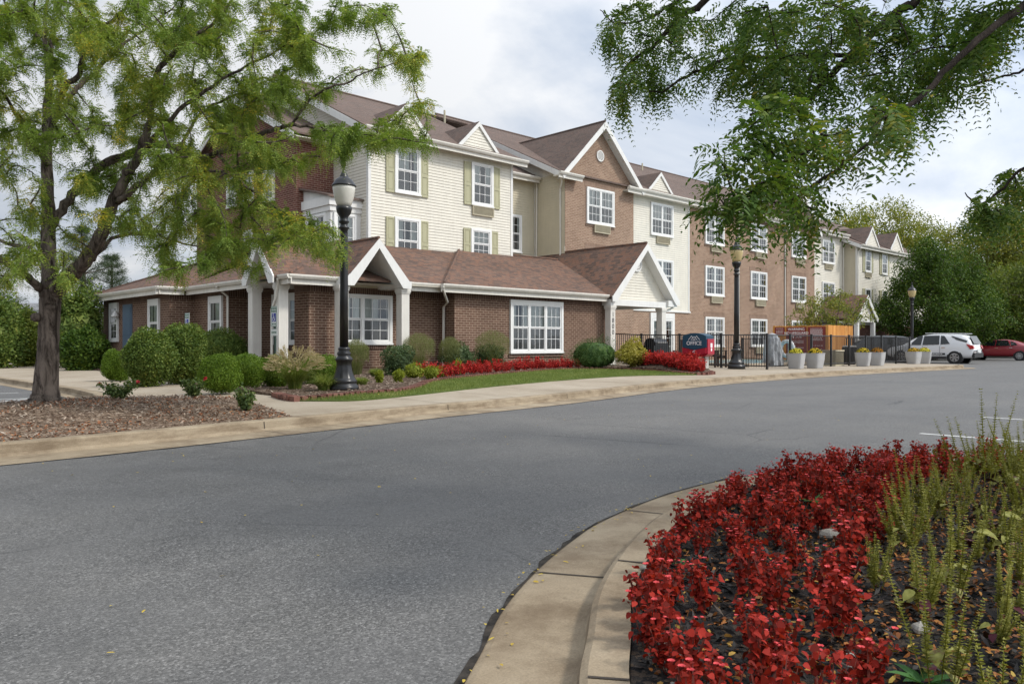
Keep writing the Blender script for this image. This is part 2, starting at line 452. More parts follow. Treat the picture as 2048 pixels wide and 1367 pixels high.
M['grass_base'] = mat('turf', rough=.95, spec=.1, build=lambda n, b: n.to(n.ramp(n.noise(n.co('Object'), 3.0, 6, .7), [(.3, (.055, .075, .018)), (.55, (.085, .12, .028)), (.75, (.16, .15, .06))]), b))
M['ground'] = mat('rough_grass', rough=.95, spec=.1, build=lambda n, b: n.to(n.ramp(n.noise(n.co('Object'), .4, 6, .7), [(.3, (.045, .065, .018)), (.7, (.10, .12, .04))]), b))
# ------------------------------------------------------------------ ground
KT = [(-30, 8.2), (-12, 8.55), (-6, 8.7), (-2, 8.78), (1.7, 8.83), (4.58, 9.24), (7.47, 9.74), (10.8, 10.24), (14.8, 11.2), (18.5, 11.9), (21.66, 12.2), (26, 12.33), (30.6, 12.27), (36, 11.95), (39.5, 11.7)]
def smooth(pts, n=6, closed=False):
    P = [Vector((*p[:2], 0)) for p in pts]; o = []; L = len(P)
    for i in range(L if closed else L - 1):
        g = lambda k: P[k % L] if closed else P[min(max(k, 0), L - 1)]
        a, b, c, d = g(i - 1), g(i), g(i + 1), g(i + 2)
        for k in range(n):
            t = k / n
            o.append(.5 * ((2 * b) + (c - a) * t + (2 * a - 5 * b + 4 * c - d) * t * t + (3 * b - a - 3 * c + d) * t ** 3))
    if not closed: o.append(P[-1])
    return [(p.x, p.y) for p in o]
KS = smooth(KT)
ku = [p[0] for p in KS]; kv = [p[1] for p in KS]
def vk(u): return float(np.interp(u, ku, kv))
def zp(u, v):
    d = min(v - vk(u), (u - 5.0) * 1.0, (40.8 - u) * 1.0)
    d = max(0, min(d, 14)); return .15 + .009 * min(d, 8) + .045 * max(0, d - 8)
def offset(pts, d, closed=False):
    """offset to the left of the running direction by d"""
    o = []; n = len(pts)
    for i, p in enumerate(pts):
        a = pts[(i - 1) % n] if closed or i > 0 else p
        b = pts[(i + 1) % n] if closed or i < n - 1 else p
        t = Vector((b[0] - a[0], b[1] - a[1])).normalized()
        o.append((p[0] - t.y * d, p[1] + t.x * d))
    return o
def sweep(name, line, prof, m, closed=False, kind='structure'):
    """prof: (offset to the left, z) pairs"""
    rows = [[(q[0], q[1], z) for q in offset(line, d, closed)] for d, z in prof]
    b = MB(); n = len(line)
    for i in range(n if closed else n - 1):
        j = (i + 1) % n
        for r in range(len(prof) - 1):
            b.poly([rows[r][i], rows[r][j], rows[r + 1][j], rows[r + 1][i]])
    return tag(b.build(name, m), kind=kind)
def inside(p, poly):
    c = False; j = len(poly) - 1; x, y = p[0], p[1]
    for i in range(len(poly)):
        a, b = poly[i], poly[j]
        if (a[1] > y) != (b[1] > y) and x < (b[0] - a[0]) * (y - a[1]) / (b[1] - a[1]) + a[0]: c = not c
        j = i
    return c
def region(name, poly, zf, m, res=.6, kind='structure', skirt=.12):
    V = [Vector((p[0], p[1])) for p in poly]; n = len(V)
    xs = [p[0] for p in poly]; ys = [p[1] for p in poly]
    for x in np.arange(min(xs), max(xs), res):
        for y in np.arange(min(ys), max(ys), res):
            q = (x + .013, y + .017)
            if inside(q, poly): V.append(Vector(q))
    vs, es, fs, *_ = delaunay_2d_cdt(V, [(i, (i + 1) % n) for i in range(n)], [], 1, 1e-4)
    b = MB(); b.v = [(p.x, p.y, zf(p.x, p.y)) for p in vs]; b.f = [tuple(f) for f in fs]; b.m = [0] * len(fs)
    if skirt:
        for i in range(n):
            p, q = poly[i], poly[(i + 1) % n]
            zp_, zq = zf(*p), zf(*q)
            b.poly([(*p, zp_), (*p, zp_ - skirt), (*q, zq - skirt), (*q, zq)])
    return tag(b.build(name, m, smooth=False), kind=kind)

g = MB(); g.poly([(-900, -900, -.06), (900, -900, -.06), (900, 900, -.06), (-900, 900, -.06)])
tag(g.build('ground', M['ground']), kind='structure')
g = MB(); g.poly([(-40, -40, 0), (82, -40, 0), (82, 42, 0), (-40, 42, 0)])
tag(g.build('road', M['asphalt']), kind='structure')

# kerb with gutter pan along the drive; it turns the corner at the far end of the walk
kerb_line = KS + smooth([(39.5, 11.7), (40.6, 12.1), (41.0, 13.2), (41.1, 16), (41.1, 21)])[1:]
def jittered_joint(m): return m
sweep('kerb', kerb_line, [(-.46, .004), (-.44, .011), (-.02, .022), (0.0, .055), (.012, .135), (.03, .15), (.17, .152)], M['kerb'])
jb = MB()
acc = 0
for i in range(1, len(kerb_line)):
    a, b_ = kerb_line[i - 1], kerb_line[i]
    acc += math.hypot(b_[0] - a[0], b_[1] - a[1])
    if acc > 3.0 and -6 < a[0] < 40:
        acc = 0; t = Vector((b_[0] - a[0], b_[1] - a[1])).normalized(); nn = Vector((-t.y, t.x))
        def q(o, s, z): return (a[0] + nn.x * o + t.x * s, a[1] + nn.y * o + t.y * s, z)
        jb.poly([q(-.44, -.006, .0155), q(-.44, .006, .0155), q(-.02, .006, .0265), q(-.02, -.006, .0265)])
        jb.poly([q(-.004, -.006, .05), q(-.004, .006, .05), q(.008, .006, .137), q(.008, -.006, .137)])
        jb.poly([q(.026, -.006, .1535), q(.026, .006, .1535), q(.17, .006, .1555), q(.17, -.006, .1555)])
M['joint'] = mat('dirt_filled_joint', (.05, .04, .032), .95)
tag(jb.build('kerb_joint', M['joint']), kind='structure')

# concrete pad: everything behind the kerb (walks lie in it, beds and lawn on it)
kb = offset(KS, .165)
pad_front = [p for p in kb if p[0] > 5.2 and p[0] < 39.6]
pad = pad_front + [(40.5, 12.35), (40.85, 13.3), (40.95, 16), (40.95, 24), (40.95, 46), (8, 46), (6.0, 40), (5.15, 30), (5.05, 22), (5.0, 17), (4.75, 15.6), (4.55, 14.9), (4.9, 14.3), (5.75, 13.7), (5.95, 12.8), (5.25, 10.2), (5.1, 9.6)]
region('sidewalk', pad, zp, M['concrete'], res=1.0)
jb = MB()                                                      # tooled joints across the walk
def stroke(mb, p, q, w, zf, off):
    p = Vector(p); q = Vector(q); t = (q - p).normalized(); nn = Vector((-t.y, t.x)) * w / 2; k = max(1, int((q - p).length / .5))
    for i in range(k):
        a = p.lerp(q, i / k); c = p.lerp(q, (i + 1) / k)
        mb.poly([(*(a - nn), zf(*a) + off), (*(c - nn), zf(*c) + off), (*(c + nn), zf(*c) + off), (*(a + nn), zf(*a) + off)])
for u in np.arange(8.0, 39, 1.83): stroke(jb, (u, vk(u) + .18), (u, vk(u) + (1.75 if u < 22 else 2.1)), .012, zp, .005)
for v in np.arange(15.5, 30, 1.6): stroke(jb, (5.1, v), (6.7, v), .012, zp, .005)
tag(jb.build('walk_joint', M['joint']), kind='structure')
sweep('kerb', [(5.1, 40), (5.05, 30), (5.0, 26), (4.96, 22), (4.94, 19), (4.75, 16.8), (4.5, 15.6), (4.3, 14.95)],
      [(-.24, .004), (-.04, .02), (-.0, .06), (.0, .14), (.03, .152), (.17, .153)], M['kerb'])

# tree island of bark mulch at the end of the parking row
isl = [p for p in offset(KS, .165) if -6.5 < p[0] < 4.9] + [(5.12, 9.5), (5.3, 10.6), (5.85, 12.8), (5.75, 13.6), (4.9, 14.3), (4.5, 14.85), (3.7, 14.6), (3.0, 13.9), (1.6, 12.6), (0, 11.4), (-2.5, 10.1), (-5, 9.3), (-6.6, 8.95)]
def z_isl(u, v):
    e = min(1.0, max(0, (v - vk(u) - .17)) / .8)
    return .145 + .11 * e * math.exp(-(((u - 3) / 2.6) ** 2 + ((v - 12.3) / 1.9) ** 2)) + .03 * e
region('mulch_island', isl, z_isl, M['mulch_tan'], res=.25)
sweep('kerb', smooth([(-7.5, 8.8), (-5, 9.3), (-2.5, 10.1), (0, 11.4), (1.6, 12.6), (3.0, 13.9), (3.75, 14.7), (4.3, 14.95)]),
      [(.36, .006), (.20, .012), (.17, .03), (.155, .14), (.12, .15), (0, .15)], M['kerb'])

# lawn strip and planting bed in front of the office
lawn_front = [(6.45, 11.75), (7.2, 11.2), (8.6, 11.6), (9.93, 12.1), (12, 12.85), (14.23, 13.5), (16.5, 14.0), (18.25, 14.2), (19.6, 13.9), (20.4, 13.45)]
bed_front = [(6.4, 11.85), (7.0, 11.87), (7.9, 12.22), (8.8, 12.35), (9.9, 13.2), (11.1, 14.4), (12.45, 15.4), (14.4, 16.35), (16.6, 17.3), (19.3, 18.3), (20.9, 18.35), (21.75, 17.0), (21.45, 15.4), (20.7, 13.75), (20.9, 13.35), (21.6, 13.5)]
BF = smooth(bed_front)
lawn = smooth(lawn_front) + BF[::-1][9:]
region('lawn', lawn, lambda u, v: zp(u, v) + .018, M['grass_base'], res=.5, skirt=.05)
bed = BF + [(22.5, 14.2), (23.6, 15.8), (24.3, 18), (24.5, 21.5), (12.3, 21.5), (12.3, 26), (10.4, 28), (10.4, 36), (8.9, 35.5), (8.6, 30), (8.0, 24.8), (7.3, 20), (6.9, 16), (6.75, 13.2), (6.5, 12.4)]
MC = Vector((22.35, 15.6, 0))
def z_bed(u, v): return zp(u, v) + .05 + .02 * math.sin(u * 2.1) * math.cos(v * 1.7) + .22 * math.exp(-((u - MC.x) ** 2 / .7 + (v - MC.y) ** 2 / 2.2))
region('planting_bed', bed, z_bed, M['mulch_brown'], res=.4, skirt=.08)
# brick edging along the bed
M['edging'] = mat('clay_edging_brick', rough=.9, build=island([(.0, (.10, .040, .030)), (.5, (.17, .07, .052)), (1, (.24, .12, .09))], trans=0, noise_amt=.2))
eb = []
prev = None; d = 0
edge_path = [(6.75, 13.2), (6.5, 12.4)] + BF + [(22.5, 14.2), (23.3, 15.4)]
tot = []
for a, b_ in zip(edge_path, edge_path[1:]):
    L = math.hypot(b_[0] - a[0], b_[1] - a[1]); k = max(1, int(L / .045))
    tot += [(a[0] + (b_[0] - a[0]) * i / k, a[1] + (b_[1] - a[1]) * i / k, math.atan2(b_[1] - a[1], b_[0] - a[0])) for i in range(k)]
acc = 0; e = MB(); px = tot[0]
for p in tot:
    acc += math.hypot(p[0] - px[0], p[1] - px[1]); px = p
    if acc >= .125:
        acc = 0; a = p[2] + random.uniform(-.06, .06); z = zp(p[0], p[1]); h = .085 + random.uniform(-.008, .008)
        cx, cy = math.cos(a), math.sin(a)
        def q(s, o, zz): return (p[0] + cx * s - cy * o, p[1] + cy * s + cx * o, zz)
        lo = [q(-.056, -.09, z - .02), q(.056, -.09, z - .02), q(.056, .09, z - .02), q(-.056, .09, z - .02)]
        bv = [q(-.052, -.086, z + h), q(.052, -.086, z + h), q(.052, .086, z + h), q(-.052, .086, z + h)]
        b0 = len(e.v); e.v += lo + bv
        for f in ((4, 5, 6, 7), (0, 1, 5, 4), (1, 2, 6, 5), (2, 3, 7, 6), (3, 0, 4, 7)): e.f.append(tuple(b0 + i for i in f)); e.m.append(0)
tag(e.build('brick_edging', M['edging']), 'low row of red clay edging bricks curving between lawn and planting bed', 'edging')

# foreground island with its kerb
fgb = smooth([(1.35, .6), (1.5, 1.02), (1.83, 1.41), (2.19, 1.69), (2.55, 1.96), (3.03, 2.24), (3.53, 2.48), (4.0, 2.66), (4.9, 2.86), (5.8, 2.88), (6.7, 2.66), (7.6, 2.1), (8.2, 1.0), (8.2, -1), (6.6, -2.8), (3.6, -3), (1.6, -1.6)], 6, True)
M['kerb_near'] = M['kerb']
sweep('kerb', fgb, [(0, .095), (.125, .098), (.150, .085), (.165, .03), (.185, .012), (.50, .008), (.53, .002)], M['kerb_near'], True)
jb = MB()
for i in range(0, len(fgb)):
    if i in (13, 29, 44, 60):
        a, b_ = fgb[i], fgb[(i + 1) % len(fgb)]; t = Vector((b_[0] - a[0], b_[1] - a[1])).normalized(); nn = Vector((-t.y, t.x))
        def q(o, s, z): return (a[0] + nn.x * o + t.x * s, a[1] + nn.y * o + t.y * s, z)
        ww = .007
        for (o0, z0), (o1, z1) in (((0, .0985), (.125, .1015)), ((.152, .088), (.168, .033)), ((.187, .0155), (.52, .0115))):
            jb.poly([q(o0, -ww, z0), q(o0, ww, z0), q(o1, ww, z1), q(o1, -ww, z1)])
tag(jb.build('kerb_joint', M['joint']), kind='structure')
def z_fg(u, v):
    return .085 + .05 * min(1, max(0, 1 - math.hypot((u - 5) / 3.2, (v - .4) / 2.6)) * 2) + .008 * math.sin(7 * u) * math.sin(6 * v + 1)
region('flower_bed', offset(fgb, -.004, True), z_fg, M['mulch_black'], res=.12)

# tar and grit where the asphalt meets the gutters
M['grit'] = mat('tar_and_grit', rough=.95, spec=.1, build=lambda n, b: n.to(n.ramp(n.noise(n.co('Object'), 9, 5, .7), [(.35, (.018, .017, .016)), (.6, (.06, .052, .044)), (.8, (.13, .10, .07))]), b))
def seam(line, d, closed):
    b = MB(); r = random.Random(4); P = offset(line, d, closed); fine = []
    for p, q in zip(P, P[1:] + (P[:1] if closed else [])):
        k = max(1, int(math.hypot(q[0] - p[0], q[1] - p[1]) / .12)); fine += [(p[0] + (q[0] - p[0]) * i / k, p[1] + (q[1] - p[1]) * i / k) for i in range(k)]
    L_ = offset(fine, .012, closed); ws_ = [.012 + .03 * r.random() ** 2 for _ in fine]; s_ = 1 if d > 0 else -1
    O_ = [(l[0] + (o[0] - l[0]) * w_ / .1, l[1] + (o[1] - l[1]) * w_ / .1) for l, o, w_ in zip(fine, offset(fine, .1 * s_, closed), ws_)]
    n = len(fine)
    for i in range(n if closed else n - 1): j = (i + 1) % n; b.poly([(*fine[i], .0062), (*fine[j], .0062), (*O_[j], .0055), (*O_[i], .0055)])
    tag(b.build('gutter_seam', M['grit']), kind='structure')
seam([p for p in KS if -8 < p[0]], -.455, False); seam(fgb, .525, True)
# painted lines
l = MB()
for a, b_, wd in (((13.35, 3.72), (13.2, -1.2), .10), ((10.36, 3.55), (10.3, -1.4), .10), ((16.4, 3.7), (16.2, -1), .10)):
    stroke(l, a, b_, wd, lambda u, v: 0, .004)
for v in (15.75, 16.9, 18.3, 20.6, 23.4, 26.2): stroke(l, (-2.5, v), (4.3, v + .05), .10, lambda u, v: 0, .004)
stroke(l, (1.2, 15.75), (4.1, 18.3), .10, lambda u, v: 0, .004)
tag(l.build('road_marking', M['white_paint']), kind='structure')

# pool basin edge and water inside the fence
M['water'] = mat('pool_water', (.16, .42, .50), .08, spec=.6, build=lambda n, b: n.bump(n.noise(n.co('Object'), 5, 3, .6), .25, .03, b))
pool = [(29, 16.6), (37.2, 16.6), (37.2, 21.6), (29, 21.6)]
pz = .29
b = MB()
for (x0, x1, y0, y1) in ((28.6, 37.6, 16.2, 16.6), (28.6, 37.6, 21.6, 22.0), (28.6, 29, 16.6, 21.6), (37.2, 37.6, 16.6, 21.6)): b.box(x0, x1, y0, y1, .12, pz + .03)
tag(b.build('pool_coping', M['concrete']), kind='structure')
b = MB(); b.poly([(*p, pz) for p in pool]); tag(b.build('water', M['water']), kind='structure')
# ------------------------------------------------------------------ building kit
FR, LE = 0.0, -math.pi / 2          # walls facing -y (front) and -x (side); local X runs right, -Y outward
cache = {}
def put(name, key, make, mats, parent, loc, rz, smooth=False):
    if key not in cache:
        mb = MB(); make(mb); cache[key] = mb.mesh(name, mats, smooth)
    return link(name, cache[key], parent, loc, rz)

def window(root, loc, rz, w, h, units=2, cols=3, rows=2, sill=True, soldier=None, curt='curtain', head=.09, sash=True, gold=False, low_screen=True, base=None):
    """double-hung window of some units: frame > pane, curtain; (loc = bottom middle on the wall)"""
    key = ('win', w, h, units, cols, rows, head, sash)
    base = base or .09
    uw = (w - .13 * 2 - .085 * (units - 1)) / units
    def fr(b):
        o = -.075
        b.box(-w / 2, -w / 2 + .10, o, 0, 0, h); b.box(w / 2 - .10, w / 2, o, 0, 0, h)
        b.box(-w / 2 + .10, w / 2 - .10, o, 0, h - head, h); b.box(-w / 2 + .10, w / 2 - .10, o, 0, 0, base)
        b.box(-w / 2 - .015, w / 2 + .015, o - .025, -.005, -.03, .025)
        for i in range(units):
            x0 = -w / 2 + .13 + i * (uw + .085); x1 = x0 + uw
            if i: b.box(x0 - .085, x0, o + .008, 0, base, h - head)
            zl, zh = base, h - head; zm = (zl + zh) / 2
            for (a, c, yy) in ((zl, zm, -.040), (zm, zh, -.056)) if sash else ((zl, zh, -.05),):
                b.box(x0, x0 + .035, yy, yy + .02, a, c); b.box(x1 - .035, x1, yy, yy + .02, a, c)
                b.box(x0 + .035, x1 - .035, yy, yy + .02, c - .04, c); b.box(x0 + .035, x1 - .035, yy, yy + .02, a, a + .04)
                for k in range(1, cols): xx = x0 + .035 + (uw - .07) * k / cols; b.box(xx - .009, xx + .009, yy + .006, yy + .013, a + .04, c - .04)
                for k in range(1, rows): zz = a + .04 + (c - a - .08) * k / rows; b.box(x0 + .035, x1 - .035, yy + .007, yy + .012, zz - .009, zz + .009)
        for sx in (-1, 1): b.box(sx * (w / 2 - .13), sx * (w / 2 - .10), -.05, 0, base, h - head)
    f = put('window', key, fr, M['frame'], root, loc, rz)
    def pane(b):
        for i in range(units):
            x0 = -w / 2 + .13 + i * (uw + .085); x1 = x0 + uw; zl, zh = base, h - head; zm = (zl + zh) / 2
            if sash:
                b.mat = 0; b.poly([(x0, -.046, zm), (x1, -.046, zm), (x1, -.046, zh), (x0, -.046, zh)])
                b.mat = 1 if low_screen else 0; b.poly([(x0, -.0295, zl), (x1, -.0295, zl), (x1, -.0295, zm), (x0, -.0295, zm)])
            else: b.poly([(x0, -.04, zl), (x1, -.04, zl), (x1, -.04, zh), (x0, -.04, zh)])
    put('pane', key + ('pane', low_screen), pane, [M['glass'], M['screen_glass']], f, (0, 0, 0), 0)
    var = random.randrange(9)
    def cu(b):
        for i in range(units):
            x0 = -w / 2 + .125 + i * (uw + .085); x1 = x0 + uw + .01
            n = int(uw / .022); rr = random.Random(var * 7 + i)
            ph = [0]
            for k in range(n): ph.append(ph[-1] + rr.uniform(.5, 1.5))
            pts = [(x0 + (x1 - x0) * p / ph[-1], -.010 + .0045 * math.sin(k * 1.57 + rr.uniform(-.4, .4))) for k, p in enumerate(ph)]
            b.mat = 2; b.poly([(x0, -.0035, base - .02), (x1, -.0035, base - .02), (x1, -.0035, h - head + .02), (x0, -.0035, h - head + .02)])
            gap = rr.choice((0, .10, .22, .34)); g0 = rr.uniform(.25, .6)
            for k in range(n):
                if g0 <= k / n < g0 + gap: continue
                b.mat = 1 if gold and (i == units - 1) and k > n * .72 else 0
                (xa, ya), (xb, yb) = pts[k], pts[k + 1]
                b.poly([(xa, ya, base - .02), (xb, yb, base - .02), (xb, yb, h - head + .02), (xa, ya, h - head + .02)])
    put('curtain', key + ('cur', var, gold), cu, [M[curt], M['curtain_gold'], M['room_shade_backing']], f, (0, 0, 0), 0)
    if soldier:
        sm, hh = soldier
        put('brick_lintel', ('lin', w, sm, hh, h), lambda b: (b.box(-w / 2 - .1, w / 2 + .1, -.012, 0, h + .003, h + hh)), M[sm], root, loc, rz)
        put('brick_sill', ('sil', w, sm), lambda b: (b.box(-w / 2 - .06, w / 2 + .06, -.035, 0, -.14, -.033)), M[sm], root, loc, rz)
    return f
def shutters(root, loc, rz, w, h):
    def sh(b):
        ww = .36
        b.box(-ww / 2, ww / 2, -.034, 0, 0, h)
        b.box(-ww / 2, -ww / 2 + .05, -.05, -.034, 0, h); b.box(ww / 2 - .05, ww / 2, -.05, -.034, 0, h)
        for z0, z1 in ((0, .07), (h * .44, h * .50), (h - .07, h)): b.box(-ww / 2 + .05, ww / 2 - .05, -.05, -.034, z0, z1)
        for z0, z1 in ((.11, h * .44 - .05), (h * .50 + .05, h - .11)): b.box(-ww / 2 + .085, ww / 2 - .085, -.042, -.034, z0, z1)
    d = Vector((1, 0, 0)) if rz == FR else Vector((0, -1, 0))
    for s in (-1, 1): put('shutter', ('sh', h), sh, M['shutter'], root, Vector(loc) + d * s * (w / 2 + .2), rz)
def ptac(root, loc, rz, w=1.15, h=.39):
    def mk(b):
        b.box(-w / 2, w / 2, -.09, 0, 0, .035); b.box(-w / 2, w / 2, -.09, 0, h - .035, h)
        b.box(-w / 2, -w / 2 + .035, -.09, 0, .035, h - .035); b.box(w / 2 - .035, w / 2, -.09, 0, .035, h - .035)
        b.box(-w / 2 + .035, w / 2 - .035, -.03, 0, .035, h - .035)
        k = 9
        for i in range(k):
            z = .045 + (h - .09) * i / k
            b.slab([(-w / 2 + .035, -.08, z), (w / 2 - .035, -.08, z), (w / 2 - .035, -.035, z + .028), (-w / 2 + .035, -.035, z + .028)], (0, 0, .008))
    put('air_conditioner_grille', ('ptac', w, h), mk, M['ptac'], root, loc, rz)
def siding(root, loc, rz, s1, z0, z1, clip=None, m='siding', lap=.115):
    """clapboards from local x 0..s1"""
    b = MB(); n = max(1, round((z1 - z0) / lap)); lp = (z1 - z0) / n
    cl = clip or (lambda z: (0, s1))
    for i in range(n):
        za, zb = z0 + i * lp, z0 + (i + 1) * lp
        a0, a1 = cl(za); b0, b1 = cl(zb)
        if a1 - a0 < .01: continue
        if b1 - b0 < .005: b0 = b1 = (b0 + b1) / 2
        b.poly([(a0, -.022, za), (a1, -.022, za), (b1, -.004, zb), (b0, -.004, zb)])
        b.poly([(a0, -.004, za), (a1, -.004, za), (a1, -.022, za), (a0, -.022, za)])
    return b.build('siding_wall', M[m], root, loc, rz)
def wallbox(root, name, pts, z0, z1, m):
    """vertical faces through plan points"""
    b = MB()
    for p, q in zip(pts, pts[1:]): b.poly([(*p, z0), (*q, z0), (*q, z1), (*p, z1)])
    return b.build(name, M[m], root)
def roof(root, polys, m='shingle', t=.07):
    b = MB()
    for p in polys: b.slab(p, (0, 0, -t))
    return b.build('roof', M[m], root)
def board(b, p, q, wdir, width, out, t=.03):
    """fascia board along p-q, hanging `width` along wdir, thickness along out"""
    p, q, wd, o = Vector(p), Vector(q), Vector(wdir), Vector(out)
    b.slab([p, q, q + wd * width, p + wd * width], o * t)
def gutter(root, pts, z, outn, name='gutter'):
    """K profile gutter along plan points (straight run), z = top"""
    b = MB(); o = Vector((*outn, 0)); p, q = Vector((*pts[0], z)), Vector((*pts[1], z))
    prof = [(0, 0), (0, -.125), (.075, -.125), (.10, -.09), (.125, -.045), (.125, 0), (.115, 0), (.115, -.015), (.01, -.015), (.01, 0)]
    A = [p + o * d + Vector((0, 0, h)) for d, h in prof]; B = [q + o * d + Vector((0, 0, h)) for d, h in prof]
    for i in range(len(prof)):
        j = (i + 1) % len(prof); b.poly([A[i], B[i], B[j], A[j]])
    b.poly(A[:6]); b.poly(B[:6][::-1])
    b.slab([p + Vector((0, 0, -.006)), q + Vector((0, 0, -.006)), q + Vector((0, 0, -.27)), p + Vector((0, 0, -.27))], o * -.03)
    return b.build(name, M['gutter'], root)
def downspout(root, path, r=.042):
    b = MB(); b.tube(path, r, 4)
    return b.build('downspout', M['gutter'], root)
def gable_rakes(root, apex, left, right, out, width=.26, t=.04, name='rake_board'):
    b = MB()
    apex, left, right = Vector(apex), Vector(left), Vector(right)
    dn = Vector((0, 0, -1))
    for e in (left, right):
        b.slab([apex, e, e + dn * width * 1.25, apex + dn * width * 1.25], Vector(out) * t)
    return b.build(name, M['trim'], root)

# ------------------------------------------------------------------ one-storey office
off = thing('office_building', 'one-storey brown brick office with gabled porches and white numbered column', 'office building', (14, 24, .2))
class Sub:                                                         # parent wrapper: world coordinates for children of off
    pass
off.location = (0, 0, 0)
ZB, ZW = .12, 2.93
foot = [(10.3, 34.95), (10.3, 27.8), (11.15, 27.8), (11.15, 24.97), (12.2, 24.97), (12.2, 21.65), (11.69, 21.65), (11.69, 20.8), (12.66, 20.8), (12.66, 21.3), (16.96, 21.3), (16.96, 20.5), (24.94, 20.5), (24.94, 26.3)]
wallbox(off, 'brick_wall', foot, ZB, ZW - .29, 'office_brick')
wallbox(off, 'brick_frieze', foot, ZW - .29, ZW + .03, 'office_soldier')
# soffits
b = MB()
b.poly([(10.8, 20.25, 2.945), (16.3, 20.25, 2.945), (16.3, 21.4, 2.945), (12.2, 21.4, 2.945), (12.2, 25, 2.945), (10.8, 25, 2.945)][::-1])
b.poly([(16.2, 20.15, 2.94), (25, 20.15, 2.94), (25, 20.6, 2.94), (16.2, 20.6, 2.94)][::-1])
b.poly([(10.7, 22.5, 2.942), (11.3, 22.5, 2.942), (11.3, 28, 2.942), (10.7, 28, 2.942)][::-1])
b.poly([(9.9, 27.5, 2.938), (11.3, 27.5, 2.938), (11.3, 28, 2.938), (10.4, 28, 2.938), (10.4, 35.3, 2.938), (9.9, 35.3, 2.938)][::-1])
b.build('soffit', M['soffit'], off)
z0 = 3.08; s = .41
roof(off, [
    [(10.85, 20.35, z0), (16.4, 20.35, z0), (20.45, 24.48, z0 + s * 4.13), (15.0, 24.48, z0 + s * 4.13)],
    [(10.8, 20.36, z0), (15.0, 24.48, 4.773), (15.0, 29.2, 4.8), (15.0, 29.2, 4.8), (10.8, 27.9, z0)],
    [(16.2, 20.10, z0), (24.5, 20.10, z0), (26.6, 24.6, 4.93), (20.6, 24.6, 4.93)],
    [(16.2, 20.10, z0), (20.6, 24.6, 4.93), (20.3, 24.6, 4.80), (16.2, 20.45, z0 - .02)],
    [(20.3, 24.6, 4.93), (27, 24.6, 4.93), (27, 26.3, 4.2), (20.3, 26.3, 4.2)],
    [(9.85, 27.55, z0), (14.55, 32.2, 5.0), (14.55, 30.5, 5.0), (14.55, 30.5, 5.0), (9.85, 35.25, z0)],
    [(9.85, 27.55, z0), (10.8, 27.55, z0), (14.55, 31.5, 4.72), (14.55, 32.3, 5.0)],
    [(9.85, 35.25, z0), (14.55, 30.5, 5.0), (14.55, 35.25, z0)],
    [(15.0, 24.48, 4.773), (16.25, 24.48, 4.773), (16.25, 27, 4.78), (14.5, 27, 4.78), (14.5, 29.3, 4.7), (15, 29.2, 4.8)],
])
# gutters and fascia
for (p, q, o, z) in (((10.75, 20.3), (12.55, 20.3), (0, -1), 3.07), ((14.9, 20.38), (16.25, 20.38), (0, -1), 3.07), ((16.1, 20.13), (24.55, 20.13), (0, -1), 3.07),
                     ((10.8, 20.9), (10.8, 20.2), (-1, 0), 3.07), ((10.78, 27.6), (10.78, 22.65), (-1, 0), 3.07), ((9.85, 35.25), (9.85, 27.5), (-1, 0), 3.07), ((9.75, 27.55), (10.7, 27.55), (0, -1), 3.07)):
    gutter(off, (p, q), z, o)
# front porch gable
def porch_gable(root, ctr, half, ez, az, v0, v1, facing, recess, m='siding_shaded', side_to=None):
    """gable roof: local s across, d backwards"""
    T = (lambda s_, d_, z_: (ctr + s_, v0 + d_, z_)) if facing == FR else (lambda s_, d_, z_: (v0 + d_, ctr - s_, z_))
    roof(root, [[T(0, 0, az), T(-half, 0, ez), T(-half, v1, ez), T(0, v1, az)], [T(0, 0, az - .003), T(half, 0, ez), T(half, v1, ez), T(0, v1, az - .003)]])
    b = MB()
    for sgn in (-1, 1):
        b.slab([T(0, -.012, az - .02), T(sgn * (half + .02), -.012, ez - .02), T(sgn * (half + .02), -.012, ez - .22), T(sgn * (half - .24), -.012, ez - .22), T(0, -.012, az - .31)], [x - y for x, y in zip(T(0, .045, 0), T(0, 0, 0))])
        b.poly([T(0, .02, az - .32), T(sgn * (half - .24), .02, ez - .2), T(sgn * (half - .24), recess + .02, ez - .2), T(0, recess + .02, az - .32)])
    b.build('rake_board', M['trim'], root)
    sl = (az - ez) / half
    hw = half - .22
    loc = T(-hw, recess, 0)
    siding(root, loc, facing, 2 * hw, ez - .16, az - .3, lambda z: (hw - max(0, (az - .3 - z)) / sl, hw + max(0, (az - .3 - z)) / sl) if (az - .3 - z) / sl < hw else (0, 2 * hw), m)
porch_gable(off, 13.56, 1.12, 3.04, 4.30, 19.93, 3.4, FR, 1.33)
porch_gable(off, 21.75, .96, 3.06, 4.2, 10.55, 3.2, LE, 1.62)
porch_gable(off, 26.85, 2.28, 3.02, 5.32, 19.86, 6.6, FR, .42, 'siding')
b = MB()
